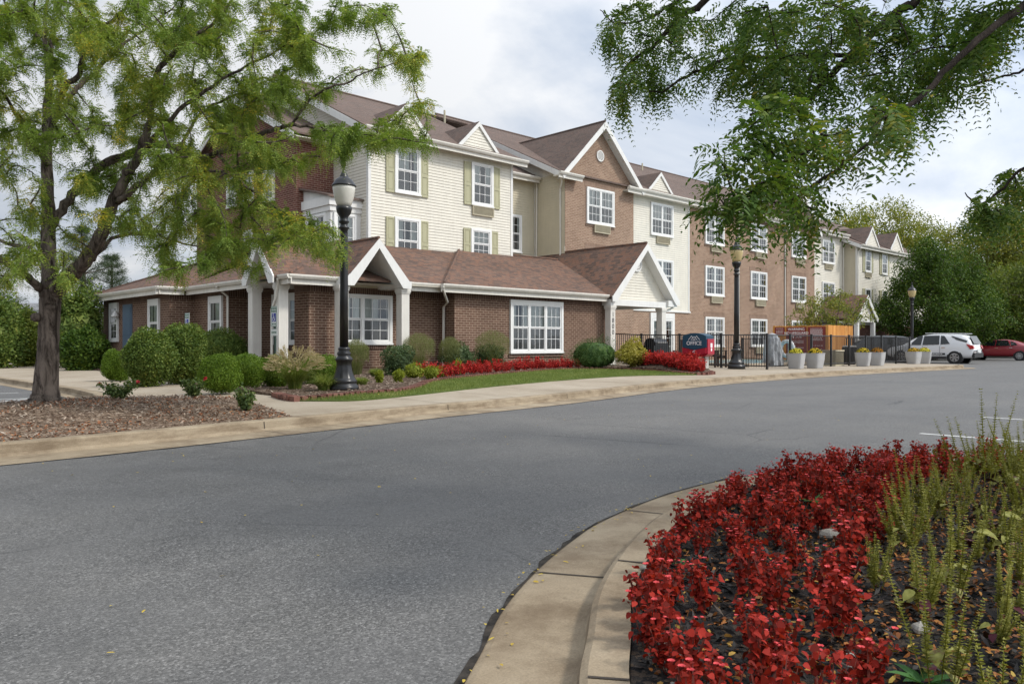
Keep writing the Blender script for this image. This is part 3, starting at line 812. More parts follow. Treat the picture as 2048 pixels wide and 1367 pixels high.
# porch beams
b.box(12.28, 12.62, 20.05, 21.3, 2.83, 3.06); b.box(14.52, 14.85, 20.05, 21.3, 2.83, 3.06)
b.box(10.75, 12.2, 22.5, 22.84, 2.83, 3.06); b.box(10.75, 11.7, 20.85, 21.17, 2.83, 3.06)
b.box(24.62, 28.42, 20.02, 20.3, 2.66, 2.90); b.box(24.66, 24.95, 20.3, 20.5, 2.66, 2.90); b.box(28.12, 28.4, 20.3, 26.3, 2.66, 2.90)
b.box(28.42, 29.06, 19.92, 26.3, 2.72, 2.98)
b.box(24.95, 28.12, 20.3, 26.3, 2.78, 2.80)
b.build_each('porch_beam', M['trim'], off)
def column(u, v, zb, zt, w=.29):
    def mk(b):
        b.box(-w / 2, w / 2, -w / 2, w / 2, 0, zt - zb)
        b.box(-w / 2 - .025, w / 2 + .025, -w / 2 - .025, w / 2 + .025, 0, .16)
        b.box(-w / 2 - .02, w / 2 + .02, -w / 2 - .02, w / 2 + .02, zt - zb - .16, zt - zb - .11); b.box(-w / 2 - .035, w / 2 + .035, -w / 2 - .035, w / 2 + .035, zt - zb - .11, zt - zb)
        for k in range(5):
            x = -w / 2 + .05 + (w - .1) * k / 4
            b.box(x - .006, x + .006, -w / 2 - .003, -w / 2, .18, zt - zb - .2)
            b.box(-w / 2 - .003, -w / 2, x - .006, x + .006, .18, zt - zb - .2)
    return put('porch_column', ('col', zt - zb, w), mk, M['column_paint'], off, (u, v, zb), 0)
column(12.42, 20.2, .2, 2.83); column(14.62, 20.2, .2, 2.83)
column(10.93, 22.68, .2, 2.83); column(10.93, 21.02, .2, 2.83)
cn = column(24.76, 20.16, .2, 2.66); column(28.22, 20.16, .2, 2.66)
def text(name, body, size, m, parent, loc, rot, ext=.003, align='CENTER', spacing=1.0):
    cu = bpy.data.curves.new(name, 'FONT'); cu.body = body; cu.size = size; cu.extrude = ext; cu.align_x = align; cu.align_y = 'CENTER'; cu.space_line = spacing
    cu.materials.append(m)
    t = bpy.data.objects.new('tmp_text', cu); C.objects.link(t); bpy.context.view_layer.update()
    me = bpy.data.meshes.new_from_object(t.evaluated_get(bpy.context.evaluated_depsgraph_get()))
    bpy.data.objects.remove(t)
    o = link(name, me, parent, loc); o.rotation_euler = rot
    return o
M['ink'] = mat('black_lettering', (.015, .015, .015), .4)
for k, ch in enumerate('1800'): text('house_number', ch, .27, M['ink'], cn, (.0, -.152, 2.08 - .235 * k), (R(90), 0, 0))
# gable vent
def vent(root, loc, rz, r, m='trim'):
    def mk(b):
        n = 28
        for i in range(n):
            a, c = 2 * math.pi * i / n, 2 * math.pi * (i + 1) / n
            P = lambda rr, an, y: (rr * math.cos(an), y, rr * math.sin(an))
            b.poly([P(r * .8, a, -.05), P(r, a, -.05), P(r, c, -.05), P(r * .8, c, -.05)]); b.poly([P(r, a, -.05), P(r, a, 0), P(r, c, 0), P(r, c, -.05)]); b.poly([P(r * .8, a, 0), P(r * .8, a, -.05), P(r * .8, c, -.05), P(r * .8, c, 0)])
        for k in range(7):
            z = -r * .74 + r * 1.48 * k / 7; wv = math.sqrt(max(0, (r * .8) ** 2 - z * z)) - .01
            b.slab([(-wv, -.046, z), (wv, -.046, z), (wv, -.012, z + r * .16), (-wv, -.012, z + r * .16)], (0, 0, .012))
    put('gable_vent', ('vent', r), mk, M[m], root, loc, rz)
vent(off, (26.62, 20.25, 4.42), FR, .30)
# windows of the office
sb = ('office_soldier', .0)
window(off, (13.83, 21.3, 1.11), FR, 2.26, 1.56, 2, 3, 2, curt='curtain')
window(off, (20.9, 20.5, .79), FR, 2.78, 1.91, 3, 3, 2, head=.16)
window(off, (12.2, 22.85, 1.11), LE, 2.26, 1.60, 2, 3, 2, head=.20)
window(off, (11.15, 25.95, 1.11), LE, 1.05, 1.60, 1, 1, 1, head=.2, low_screen=False)
window(off, (10.3, 29.2, 1.11), LE, 1.05, 1.60, 1, 1, 1, head=.2)
window(off, (10.3, 33.55, 1.22), LE, 1.0, 1.52, 1, 2, 2, head=.2)
b = MB()
for (u, v, w, z, rz) in ((13.83, 21.3, 2.26, 1.11, FR), (20.9, 20.5, 2.78, .79, FR)): b.box(u - w / 2 - .05, u + w / 2 + .05, v - .04, v, z - .16, z - .032)
b.box(12.16, 12.2, 21.7, 24.0, .95, 1.078)
b.build_each('brick_sill', M['office_soldier'], off)
b = MB(); b.box(10.26, 10.3, 31.5, 32.5, .3, 2.62); b.box(10.24, 10.26, 31.6, 32.4, .45, 1.3); b.box(10.24, 10.26, 31.6, 32.4, 1.45, 2.5)
d = b.build('door', M['blue_door'], off)
b = MB(); b.lathe([(.012, -.04), (.03, -.03), (.03, .03), (.012, .04)], 10, (10.22, 31.7, 1.25)); b.build('handle', M['ptac'], d)
b = MB(); b.lathe([(.05, 0), (.14, .02), (.15, .05), (.05, .22), (.02, .25)], 14, (10.15, 33.0, 2.15)); b.tube([(10.3, 33.0, 2.3), (10.15, 33.0, 2.38)], .015, 6); b.build('wall_lamp', M['trim'], off)
# downspouts
downspout(off, [(16.12, 20.02, 2.95), (16.12, 20.05, 2.86), (16.70, 20.55, 2.5), (16.86, 20.95, 2.36), (16.86, 20.98, .3)])
downspout(off, [(10.68, 20.75, 2.95), (10.72, 20.8, 2.85), (10.74, 21.0, 2.4), (10.74, 21.22, 2.1), (10.74, 21.22, .3)], .035)
downspout(off, [(10.7, 24.9, 2.95), (10.9, 24.95, 2.8), (11.08, 24.93, 2.65), (11.08, 24.93, .3)])
downspout(off, [(9.78, 35.0, 2.95), (9.95, 35.0, 2.8), (10.2, 35.0, 2.65), (10.2, 35.0, .3)])
downspout(off, [(28.9, 20.0, 2.72), (28.8, 20.1, 2.62), (28.42, 20.2, 2.5), (28.42, 20.2, .3)])
# ridge caps
b = MB()
for p, q in (((26.85, 19.9, 5.33), (26.85, 26.3, 5.33)), ((20.6, 24.58, 4.945), (26.4, 24.58, 4.945)), ((16.25, 20.15, 3.1), (20.6, 24.6, 4.95)), ((10.88, 20.4, 3.1), (15, 24.48, 4.79)), ((13.56, 19.95, 4.31), (13.56, 23.2, 4.31)), ((9.9, 35.2, 3.1), (14.5, 30.55, 5.01))):
    b.tube([p, q], [.05, .05], 6)
b.build_each('ridge_cap', M['shingle'], off)

# ------------------------------------------------------------------ three-storey hotel
hot = thing('hotel_building', 'long three-storey hotel of brick and cream siding with brown shingled gables', 'hotel', (0, 0, 0))
E_ = 8.95
# walls of brick
wallbox(hot, 'brick_wall', [(14.6, 36.1), (14.6, 26.9), (16.2, 26.9)], 0, E_, 'red_brick')
b = MB(); b.poly([(14.6, 36.3, 8.95), (14.6, 26.7, 8.95), (14.6, 31.5, 11.3)]); b.build('brick_gable', M['red_brick'], hot)
wallbox(hot, 'brick_wall', [(26.8, 24.47), (31.9, 24.47), (31.9, 24.8)], 0, E_, 'hotel_brick')
b = MB(); b.poly([(26.4, 24.47, 8.95), (32.1, 24.47, 8.95), (29.25, 24.47, 11.6)]); b.build('brick_gable', M['hotel_brick'], hot)
wallbox(hot, 'brick_wall', [(31.9, 24.8), (37.3, 24.8)], 0, 2.9, 'hotel_brick')
wallbox(hot, 'brick_wall', [(37.3, 24.8), (48.3, 24.8), (48.3, 24.68), (52.25, 24.68), (52.25, 24.8)], 0, 8.72, 'hotel_brick')
b = MB(); b.poly([(48.1, 24.68, 8.72), (52.4, 24.68, 8.72), (50.25, 24.68, 10.75)]); b.build('brick_gable', M['hotel_brick'], hot)
wallbox(hot, 'brick_wall', [(52.25, 24.82), (57.1, 24.82)], 0, 2.7, 'hotel_brick')
wallbox(hot, 'brick_wall', [(57.1, 24.8), (57.1, 23.82), (72, 23.82), (72, 40)], 0, 2.5, 'red_brick')
# siding
siding(hot, (16.2, 24.5, 0), FR, 7.24, 1.5, 8.93)
siding(hot, (16.2, 30.9, 0), LE, 6.4, 4.2, 8.95, m='siding')
def gclip(v0, vc, ez, sl, s1):                                     # gable end facing -x, local x runs towards -y
    def f(z):
        if z <= ez: return (0, s1)
        h = (z - ez) / sl
        return (h, s1 - h)
    return f
siding(hot, (16.2, 37.5, 0), LE, 13.0, 8.95, 12.15, gclip(0, 0, 8.95, .496, 13.0))
siding(hot, (23.44, 26.4, 0), FR, 3.36, 1.0, 8.9, m='siding_shaded')
wallbox(hot, 'siding_return', [(23.44, 24.5), (23.44, 26.4)], 0, 8.93, 'siding')
siding(hot, (26.8, 26.5, 0), LE, 2.03, 1.0, 8.95, m='siding_shaded')
siding(hot, (26.8, 42.3, 0), LE, 17.9, 8.95, 13.2, gclip(0, 0, 8.95, .49, 17.9))
siding(hot, (31.9, 24.8, 0), FR, 5.4, 2.9, 8.72)
siding(hot, (52.25, 24.8, 0), FR, 4.85, 2.7, 8.72)
siding(hot, (57.1, 26.5, 0), LE, 2.7, 2.5, 8.2, m='siding_shaded')
siding(hot, (57.1, 23.8, 0), FR, 14.9, 2.5, 8.2)
siding(hot, (57.1, 41, 0), LE, 17.2, 8.2, 12.2, gclip(0, 0, 8.2, .47, 17.2), m='siding_shaded')
# corner trim
b = MB()
for (u, v, z_0, z_1) in ((16.2, 24.5, 2, 8.9), (23.4, 24.5, 2, 8.9), (26.78, 26.4, 2, 8.9), (37.24, 24.8, 2.9, 8.7), (57.05, 23.8, 2.5, 8.1), (57.0, 24.8, 2.7, 8.5)):
    b.box(u - .035, u + .085, v - .035, v + .01, z_0, z_1); b.box(u - .035, u + .004, v + .01, v + .10, z_0, z_1)
b.box(31.85, 37.4, 24.74, 24.82, 2.82, 2.91); b.box(52.25, 57.1, 24.74, 24.82, 2.62, 2.71)
b.build_each('corner_trim', M['trim'], hot)
# roofs
sl = .496
roof(hot, [
    [(15.75, 24.05, E_), (23.9, 24.05, E_), (23.9, 31, 12.4), (15.75, 31, 12.4)],
    [(15.75, 31, 12.4), (23.9, 31, 12.4), (26.9, 31, 12.4), (26.9, 37.9, E_), (15.75, 37.9, E_)],
    [(23.9, 26.0, E_), (26.8, 26.0, E_), (26.8, 31.0, E_ + 5 * sl), (26.8, 31.0, E_ + 5 * sl), (23.9, 31.0, E_ + 5 * sl)],
    [(26.3, 24.35, 8.98), (57.2, 24.35, 8.98), (57.2, 33.4, 13.42), (26.3, 33.4, 13.42)],
    [(26.3, 33.4, 13.42), (57.2, 33.4, 13.42), (57.2, 42.6, 8.98), (26.3, 42.6, 8.98)],
    [(56.7, 23.35, 8.2), (72.4, 23.35, 8.2), (72.4, 32.4, 12.4), (56.7, 32.4, 12.4)],
    [(56.7, 32.4, 12.4), (72.4, 32.4, 12.4), (72.4, 41.5, 8.2), (56.7, 41.5, 8.2)],
], 'shingle_hotel')
def cross_gable(uc, half, ez, az, v0, v1, m='shingle_hotel', rw=.27, brick=None, ret=True):
    roof(hot, [[(uc, v0, az), (uc - half, v0, ez), (uc - half, v0 + .15, ez), (uc, v1, az)], [(uc, v0, az - .002), (uc + half, v0, ez), (uc + half, v0 + .15, ez), (uc, v1, az - .002)]], m)
    b = MB()
    for sg in (-1, 1):
        b.slab([(uc, v0 - .02, az - .015), (uc + sg * (half + .02), v0 - .02, ez - .015), (uc + sg * (half - .05), v0 - .02, ez - rw * .85), (uc, v0 - .02, az - rw * 1.3)], (0, .05, 0))
        if brick: b.poly([(uc, v0 + .03, az - rw * 1.1), (uc + sg * (half - .05), v0 + .03, ez - rw * .7), (uc + sg * (half - .05), v0 + brick, ez - rw * .7), (uc, v0 + brick, az - rw * 1.1)])
    b.build_each('rake_board', M['trim'], hot)
def dormer(uc, half, ez, az, v0, m='siding'):
    cross_gable(uc, half, ez, az, v0, v0 + (az - ez) / .49, rw=.16)
    siding(hot, (uc - half, v0 + .06, 0), FR, 2 * half, ez - .1, az - .1, lambda z: (half - max(0, az - .1 - z) / ((az - ez) / half), half + max(0, az - .1 - z) / ((az - ez) / half)) if (az - .1 - z) / ((az - ez) / half) < half else (0, 2 * half), m)
cross_gable(29.25, 3.02, 8.78, 11.72, 24.08, 30.2, brick=.4)
cross_gable(50.25, 2.45, 8.6, 10.95, 24.35, 28.6, brick=.34)
dormer(17.9, 1.15, 9.1, 10.28, 24.45); dormer(21.55, 1.15, 9.1, 10.28, 24.45)
dormer(34.6, 1.15, 9.1, 10.2, 24.72)
dormer(59.3, 1.25, 8.4, 9.75, 23.6); dormer(64.0, 1.25, 8.4, 9.75, 23.6)
# gable of the red brick end, ridge runs along x
roof(hot, [[(14.2, 31.5, 11.42), (14.2, 26.35, 8.9), (17.5, 26.35, 8.9), (17.5, 31.5, 11.42)], [(14.2, 31.5, 11.418), (14.2, 36.6, 8.9), (17.5, 36.6, 8.9), (17.5, 31.5, 11.418)]], 'shingle_hotel')
b = MB()
def rake_side(u, vc, az, v0, v1, ez, wd=.26):
    for ve in (v0, v1): b.slab([(u, vc, az), (u, ve, ez), (u, ve, ez - wd), (u, vc, az - wd * 1.2)], (-.04, 0, 0))
rake_side(14.2, 31.5, 11.38, 26.35, 36.6, 8.86); rake_side(15.75, 31, 12.36, 24.05, 37.9, 8.9); rake_side(26.3, 33.4, 13.38, 24.35, 42.6, 8.94); rake_side(56.7, 32.4, 12.36, 23.35, 41.5, 8.16)
# rake soffits
for (u0, u1, vc, az, v0, ez) in ((14.2, 14.62, 31.5, 11.2, 26.35, 8.72), (15.75, 16.2, 31, 12.2, 24.05, 8.76), (26.3, 26.8, 33.4, 13.2, 24.35, 8.8)):
    b.poly([(u0, vc, az), (u1, vc, az), (u1, v0, ez), (u0, v0, ez)])
b.build_each('rake_board', M['trim'], hot)
# eaves: gutters and soffits
for (p, q, z) in (((15.75, 24.05), (23.95, 24.05), E_), ((23.95, 26.0), (26.7, 26.0), E_), ((31.3, 24.38), (47.8, 24.38), 8.98), ((52.7, 24.38), (57.1, 24.38), 8.98), ((56.7, 23.36), (72, 23.36), 8.2), ((26.0, 24.1), (27.6, 24.1), 8.86), ((31.0, 24.1), (32.3, 24.1), 8.86)):
    gutter(hot, (p, q), z, (0, -1))
b = MB()
b.box(15.8, 23.9, 24.06, 24.52, 8.80, 8.83); b.box(23.9, 26.75, 26.02, 26.42, 8.80, 8.83); b.box(32, 47.9, 24.4, 24.84, 8.70, 8.72); b.box(52.4, 57.1, 24.4, 24.84, 8.70, 8.72); b.box(56.75, 72, 23.38, 23.84, 8.05, 8.07)
b.box(26.05, 27.55, 24.12, 24.5, 8.68, 8.74); b.box(31.05, 32.25, 24.12, 24.82, 8.68, 8.74); b.box(14.25, 16.2, 26.4, 26.92, 8.74, 8.77)
b.build('soffit', M['soffit'], hot)
# bay box in the notch
b = MB(); b.box(14.92, 16.2, 25.0, 26.9, 3.2, 6.02); b.box(14.86, 16.22, 24.94, 26.9, 5.9, 6.1); b.box(14.80, 16.26, 24.88, 26.9, 6.1, 6.42); b.box(14.88, 16.2, 24.96, 26.9, 4.2, 4.36); b.slab([(14.9, 24.95, 6.42), (14.9, 26.9, 6.42), (14.9, 26.9, 6.84)], (1.3, 0, 0))
bay = b.build('bay', M['trim'], hot)
roof(hot, [[(14.7, 24.78, 6.43), (16.3, 24.78, 6.43), (16.3, 26.9, 6.95), (14.7, 26.9, 6.95)]], 'shingle_hotel')
window(hot, (15.5, 24.998, 4.5), FR, .95, 1.35, 1, 2, 3, sash=False)
window(hot, (14.918, 25.95, 4.5), LE, 1.4, 1.35, 2, 2, 3, sash=False)
# windows: cream block
for (u, z, w, h) in ((17.92, 6.81, 1.2, 1.74), (21.72, 6.81, 1.2, 1.74), (17.92, 4.15, 1.2, 1.74), (21.65, 4.62, 1.12, 1.22)):
    window(hot, (u, 24.48, z), FR, w, h, 1, 3, 2)
    shutters(hot, (u, 24.48, z - .03), FR, w, h)
ptac(hot, (21.75, 24.48, 6.39), FR)
window(hot, (25.35, 26.38, 5.36), FR, 1.0, 1.74, 1, 2, 2)
window(hot, (29.29, 24.47, 6.82), FR, 2.03, 1.70, 2, 3, 2, soldier=('hotel_soldier', .27)); ptac(hot, (29.36, 24.44, 6.41), FR)
window(hot, (29.29, 24.47, 3.9), FR, 2.03, 1.70, 2, 3, 2, soldier=('hotel_soldier', .27))
vent(hot, (29.28, 24.47, 10.12), FR, .27)
b = MB()
for i in range(32):
    a = 2 * math.pi * i / 32; a2 = 2 * math.pi * (i + .86) / 32
    P = lambda r, an: (29.28 + r * math.cos(an), 24.462, 10.12 + r * math.sin(an))
    b.slab([P(.275, a), P(.385, a), P(.385, a2), P(.275, a2)], (0, .008, 0))
b.build('brick_ring', M['hotel_soldier'], hot)
for u in (34.72,):
    for z in (6.83, 3.9): window(hot, (u, 24.78, z), FR, 2.0, 1.69, 2, 3, 2, gold=z < 5); ptac(hot, (u + .1, 24.78, z - .42), FR)
for u, vv in ((39.88, 24.8), (44.89, 24.8), (49.9, 24.68)):
    for z in (6.82, 3.88, .96):
        window(hot, (u, vv, z), FR, 1.98, 1.70, 2, 3, 2, soldier=('hotel_soldier', .27), gold=z < 6); ptac(hot, (u + .17, vv - .03, z - .42), FR)
for z in (6.77, 3.84): window(hot, (54.55, 24.78, z), FR, 1.95, 1.62, 2, 3, 2); ptac(hot, (54.6, 24.78, z - .42), FR)
window(hot, (54.55, 24.82, .9), FR, 1.95, 1.62, 2, 3, 2)
# patio door under the siding
b = MB(); b.box(33.7, 35.85, 24.72, 24.8, .25, .34); b.box(33.7, 33.82, 24.72, 24.8, .34, 2.75); b.box(35.73, 35.85, 24.72, 24.8, .34, 2.75); b.box(33.82, 35.73, 24.72, 24.8, 2.45, 2.75)
b.build('door_frame', M['trim'], hot)
window(hot, (34.78, 24.79, .42), FR, 1.9, 2.02, 2, 3, 4, sash=False)
for u in (58.85, 61.9):
    for z in (6.38, 3.55):
        window(hot, (u, 23.78, z), FR, 1.05, 1.62, 1, 2, 2); shutters(hot, (u, 23.78, z - .03), FR, 1.05, 1.62)
ptac(hot, (58.9, 23.78, 5.98), FR, 1.0, .36)
for v, z in ((32.4, 6.9), (30.8, 6.9), (29.0, 6.7), (30.8, 4.5), (28.9, 4.2)): window(hot, (14.6, v, z), LE, .85, 1.25, 1, 2, 2)
# downspouts
downspout(hot, [(26.2, 24.2, 8.75), (26.5, 24.4, 8.5), (26.74, 24.72, 8.25), (26.74, 24.72, .3)])
downspout(hot, [(26.7, 25.95, 8.85), (26.72, 26.2, 8.7), (26.72, 26.28, .3)], .035)
downspout(hot, [(42.5, 24.5, 8.85), (42.5, 24.74, 8.6), (42.5, 24.74, .3)]); downspout(hot, [(48.22, 24.5, 8.85), (48.22, 24.74, 8.6), (48.22, 24.74, .3)])
downspout(hot, [(56.75, 24.45, 8.85), (56.9, 24.7, 8.6), (56.9, 24.74, .3)]); downspout(hot, [(57.1, 23.4, 8.1), (57.04, 23.7, 7.7), (57.04, 23.74, .3)])
# side entrance gable
eg = hot
roof(hot, [[(54.3, 21.9, 4.45), (52.6, 21.9, 2.85), (52.6, 24.8, 2.85), (54.3, 24.8, 4.45)], [(54.3, 21.9, 4.448), (56.0, 21.9, 2.85), (56.0, 24.8, 2.85), (54.3, 24.8, 4.448)]])
b = MB()
for sg in (-1, 1): b.slab([(54.3, 21.88, 4.43), (54.3 + sg * 1.72, 21.88, 2.83), (54.3 + sg * 1.6, 21.88, 2.6), (54.3, 21.88, 4.08)], (0, .05, 0))
b.build_each('rake_board', M['trim'], hot)
siding(hot, (52.8, 22.1, 0), FR, 3.0, 2.7, 4.1, lambda z: ((1.5 - (4.15 - z) / .94, 1.5 + (4.15 - z) / .94) if (4.15 - z) / .94 < 1.5 else (0, 3)))
b = MB(); b.box(52.85, 53.1, 22.0, 22.25, .1, 2.75); b.box(55.5, 55.75, 22.0, 22.25, .1, 2.75); b.box(52.85, 55.75, 22.0, 22.2, 2.6, 2.8)
b.build_each('porch_column', M['trim'], hot)
b = MB(); b.tube([(26.3, 33.4, 13.44), (57.2, 33.4, 13.44)], .06, 6); b.tube([(15.75, 31, 12.42), (26.5, 31, 12.42)], .06, 6); b.tube([(29.25, 24.1, 11.73), (29.25, 30.2, 11.73)], .05, 6)
b.build_each('ridge_cap', M['shingle_hotel'], hot)
b = MB()
for u, v, z in ((24.6, 30.5, 12.2), (42, 31.5, 12.5), (54, 31.5, 12.5)): b.tube([(u, v, z - .4), (u, v, z + .45)], .05, 8)
b.build('roof_vent', M['ptac'], hot)
# ------------------------------------------------------------------ street lamps
M['globe'] = mat('frosted_acrylic_globe', (.62, .60, .54), .28, spec=.5)
M['globe_amber'] = mat('yellowed_acrylic_globe', (.52, .41, .20), .28, spec=.5)
M['lamp_black'] = mat('black_cast_iron', (.010, .010, .011), .32, spec=.5)
def street_lamp(loc, label, globe, pad=False, sc=1.0):
    t = thing('street_lamp', label, 'street lamp', loc, 0, 'black post lamps along the walk'); t.scale = (sc, sc, sc)
    b = MB(); b.lathe([(.30, 0), (.30, .10), (.285, .13), (.26, .15), (.25, .17), (.262, .20), (.262, .235), (.235, .255), (.205, .30), (.17, .40), (.148, .52), (.15, .60), (.175, .64), (.18, .67), (.155, .70), (.125, .73), (.14, .76), (.14, .79), (.105, .83), (.12, .86), (.12, .885), (.092, .91)], 32, flute=.05, fz=(.28, .6))
    b.build('base', M['lamp_black'], t, smooth=True)
    b = MB(); b.lathe([(.088, .90), (.085, 2.0), (.078, 3.2), (.078, 3.30), (.11, 3.315), (.11, 3.345), (.075, 3.36), (.075, 3.42), (.10, 3.44), (.10, 3.47), (.08, 3.50), (.085, 3.55), (.135, 3.62), (.158, 3.70), (.162, 3.755), (.14, 3.76)], 24, flute=.06, fz=(.95, 3.25)); b.build('pole', M['lamp_black'], t, smooth=True)
    b = MB(); b.lathe([(.125, 3.75), (.165, 3.84), (.205, 3.98), (.225, 4.10), (.228, 4.17), (.21, 4.18)], 28); b.build('globe', globe, t, smooth=True)
    b = MB(); b.lathe([(.15, 4.168), (.245, 4.17), (.25, 4.185), (.235, 4.205), (.205, 4.25), (.165, 4.31), (.105, 4.35), (.085, 4.37), (.085, 4.385), (.06, 4.43), (.038, 4.49), (.024, 4.54), (.022, 4.56), (.036, 4.585), (.036, 4.61), (.015, 4.65), (.004, 4.69)], 28); b.build('cap', M['lamp_black'], t, smooth=True)
    if pad:
        b = MB(); b.lathe([(.52, -.14), (.52, -.01), (.50, .0), (.02, .001)], 36); o = b.build('concrete_footing', M['concrete'], t)
    return t
L1 = atp(688, 783, .02) + Vector((0, 0, .02)); street_lamp(L1, 'nearest black street lamp on a round concrete footing in the lawn, white globe', M['globe'], True, 461 * depth(L1) / FPX / 4.69)
L2 = atp(1473, 737.5); street_lamp(L2, 'black street lamp with yellowed globe on the walk beside the pool fence', M['globe_amber'], False, 266.6 * depth(L2) / FPX / 4.69)
L3 = dp(1824, 690, 47.5); street_lamp((L3.x, L3.y, .15), 'distant black street lamp in front of the dark green tree', M['globe_amber'])

# ------------------------------------------------------------------ pool fence
M['fence'] = mat('black_fence_enamel', (.011, .011, .012), .4, spec=.5)
pf = thing('pool_fence', 'black metal picket fence around the hotel pool', 'fence', (0, 0, 0))
FH = 1.30
def fence_run(p, q, nsec):
    p, q = Vector((*p, 0)), Vector((*q, 0))
    for i in range(nsec):
        a, c = p.lerp(q, i / nsec), p.lerp(q, (i + 1) / nsec); za, zc = zp(a.x, a.y), zp(c.x, c.y); L = (c - a).length
        b = MB()
        for h in (.12, FH - .03): b.tube([(a.x, a.y, za + h), (c.x, c.y, zc + h)], .021, 4)
        n = int(L / .105)
        for k in range(1, n):
            m_ = a.lerp(c, k / n); z = za + (zc - za) * k / n; b.box(m_.x - .009, m_.x + .009, m_.y - .009, m_.y + .009, z + .08, z + FH - .03)
        b.build('picket_panel', M['fence'], pf)
        b = MB(); b.box(a.x - .036, a.x + .036, a.y - .036, a.y + .036, za - .03, za + FH + .015); b.box(a.x - .044, a.x + .044, a.y - .044, a.y + .044, za + FH + .015, za + FH + .03)
        b.build('post', M['fence'], pf)
fence_run((26.88, 14.5), (27.0, 22.2), 4)
fence_run((41.6, 14.75), (26.88, 14.5), 8)
fence_run((41.6, 24), (41.6, 14.75), 5)

# ------------------------------------------------------------------ planters and mums
M['pot'] = paint('grey_resin_planter', (.40, .40, .40), .55, .1)
M['pot_soil'] = mat('potting_soil', (.03, .022, .016), .95)
def pot_mesh():
    b = MB(); n = 40
    def ring(h, z):
        o = []
        for k in range(n):
            a = 2 * math.pi * k / n; c, s_ = math.cos(a), math.sin(a); e = 5.5
            r = 1 / (abs(c) ** e + abs(s_) ** e) ** (1 / e); o.append((h * r * c, h * r * s_, z))
        return o
    rings = [ring(.225, 0), ring(.235, .02), ring(.285, .33), ring(.302, .555), ring(.312, .565), ring(.312, .59), ring(.285, .59), ring(.28, .54)]
    for R0, R1 in zip(rings, rings[1:]):
        for k in range(n): j = (k + 1) % n; b.poly([R0[k], R0[j], R1[j], R1[k]])
    b.mat = 1; b.poly(rings[-1]); b.mat = 0; b.poly(rings[0][::-1])
    return b.mesh('planter', [M['pot'], M['pot_soil']], True)
potme = pot_mesh()
mum_leaf = leafmat('mum_leaf', [(0, (.02, .04, .010)), (1, (.06, .10, .025))])
mum_cols = {'yellow': leafmat('yellow_mum_petals', [(0, (.50, .34, .012)), (1, (.80, .62, .04))], trans=.15), 'lemon': leafmat('lemon_mum_petals', [(0, (.62, .54, .03)), (1, (.84, .76, .10))], trans=.15),
            'gold': leafmat('gold_mum_petals', [(0, (.42, .24, .012)), (1, (.70, .46, .03))], trans=.15), 'orange': leafmat('rust_mum_petals', [(0, (.36, .13, .01)), (1, (.62, .30, .03))], trans=.15)}
def mum_mesh(col, seed):
    r = np.random.default_rng(seed); n = 230
    d = nrm(r.normal(size=(n, 3))); d[:, 2] = np.abs(d[:, 2]) * .9 + .05; d = nrm(d)
    sc = np.array([.25, .25, .20]); base = d * sc * r.uniform(.9, 1.06, (n, 1)) + np.array([0, 0, .02])
    V = []; mi = []
    for p in range(8):
        a = p / 8 * 2 * math.pi
        t = nrm(np.cross(d, r.normal(size=3))); b2 = np.cross(d, t); dd = t * math.cos(a) + b2 * math.sin(a) + d * .35
        V.append(leaf_verts(base, dd, d, r.uniform(.024, .036, n), .022)); mi += [0] * n
    m = 420; d2 = nrm(r.normal(size=(m, 3))); d2[:, 2] = np.abs(d2[:, 2]) - .12; d2 = nrm(d2)
    V.append(leaf_verts(d2 * sc * r.uniform(.72, .98, (m, 1)), d2 + r.normal(size=(m, 3)) * .6, d2 + r.normal(size=(m, 3)) * .3, .065, .035)); mi += [1] * m
    return arr_mesh('mum', np.concatenate(V), 4, [mum_cols[col], mum_leaf], mi)
pl = [((1592, 737), 'lemon', 'left end of the planter row by the fence corner', 'bright yellow mum in the planter nearest the fence corner'),
      ((1630, 736), 'yellow', 'second planter from the fence corner', 'golden yellow mum in the second planter from the fence corner'),
      ((1726, 732), 'yellow', 'middle pair of planters, the one with yellow flowers', 'yellow mum in the middle pair of planters'),
      ((1754, 731), 'orange', 'middle pair of planters, the one with rust flowers', 'rust orange mum in the middle pair of planters'),
      ((1827, 727.5), 'gold', 'far pair of planters, the one with gold flowers', 'small gold mum in the far pair of planters'),
      ((1849, 727), 'lemon', 'planter nearest the white car', 'lemon mum in the planter nearest the white car')]
for k, ((px, py), col, lb, mlb) in enumerate(pl):
    p = atp(px, py); z = p.z
    o = link('planter', potme, None, (p.x, p.y, z), R((8, -6, 12, 3, -9, 14)[k])); tag(o, 'grey tapered resin planter, ' + lb, 'planter', 'grey planters along the fence')
    o = link('mum_plant', mum_mesh(col, k), None, (p.x, p.y, z + .55), k); tag(o, mlb, 'flower', 'mums in the planters')

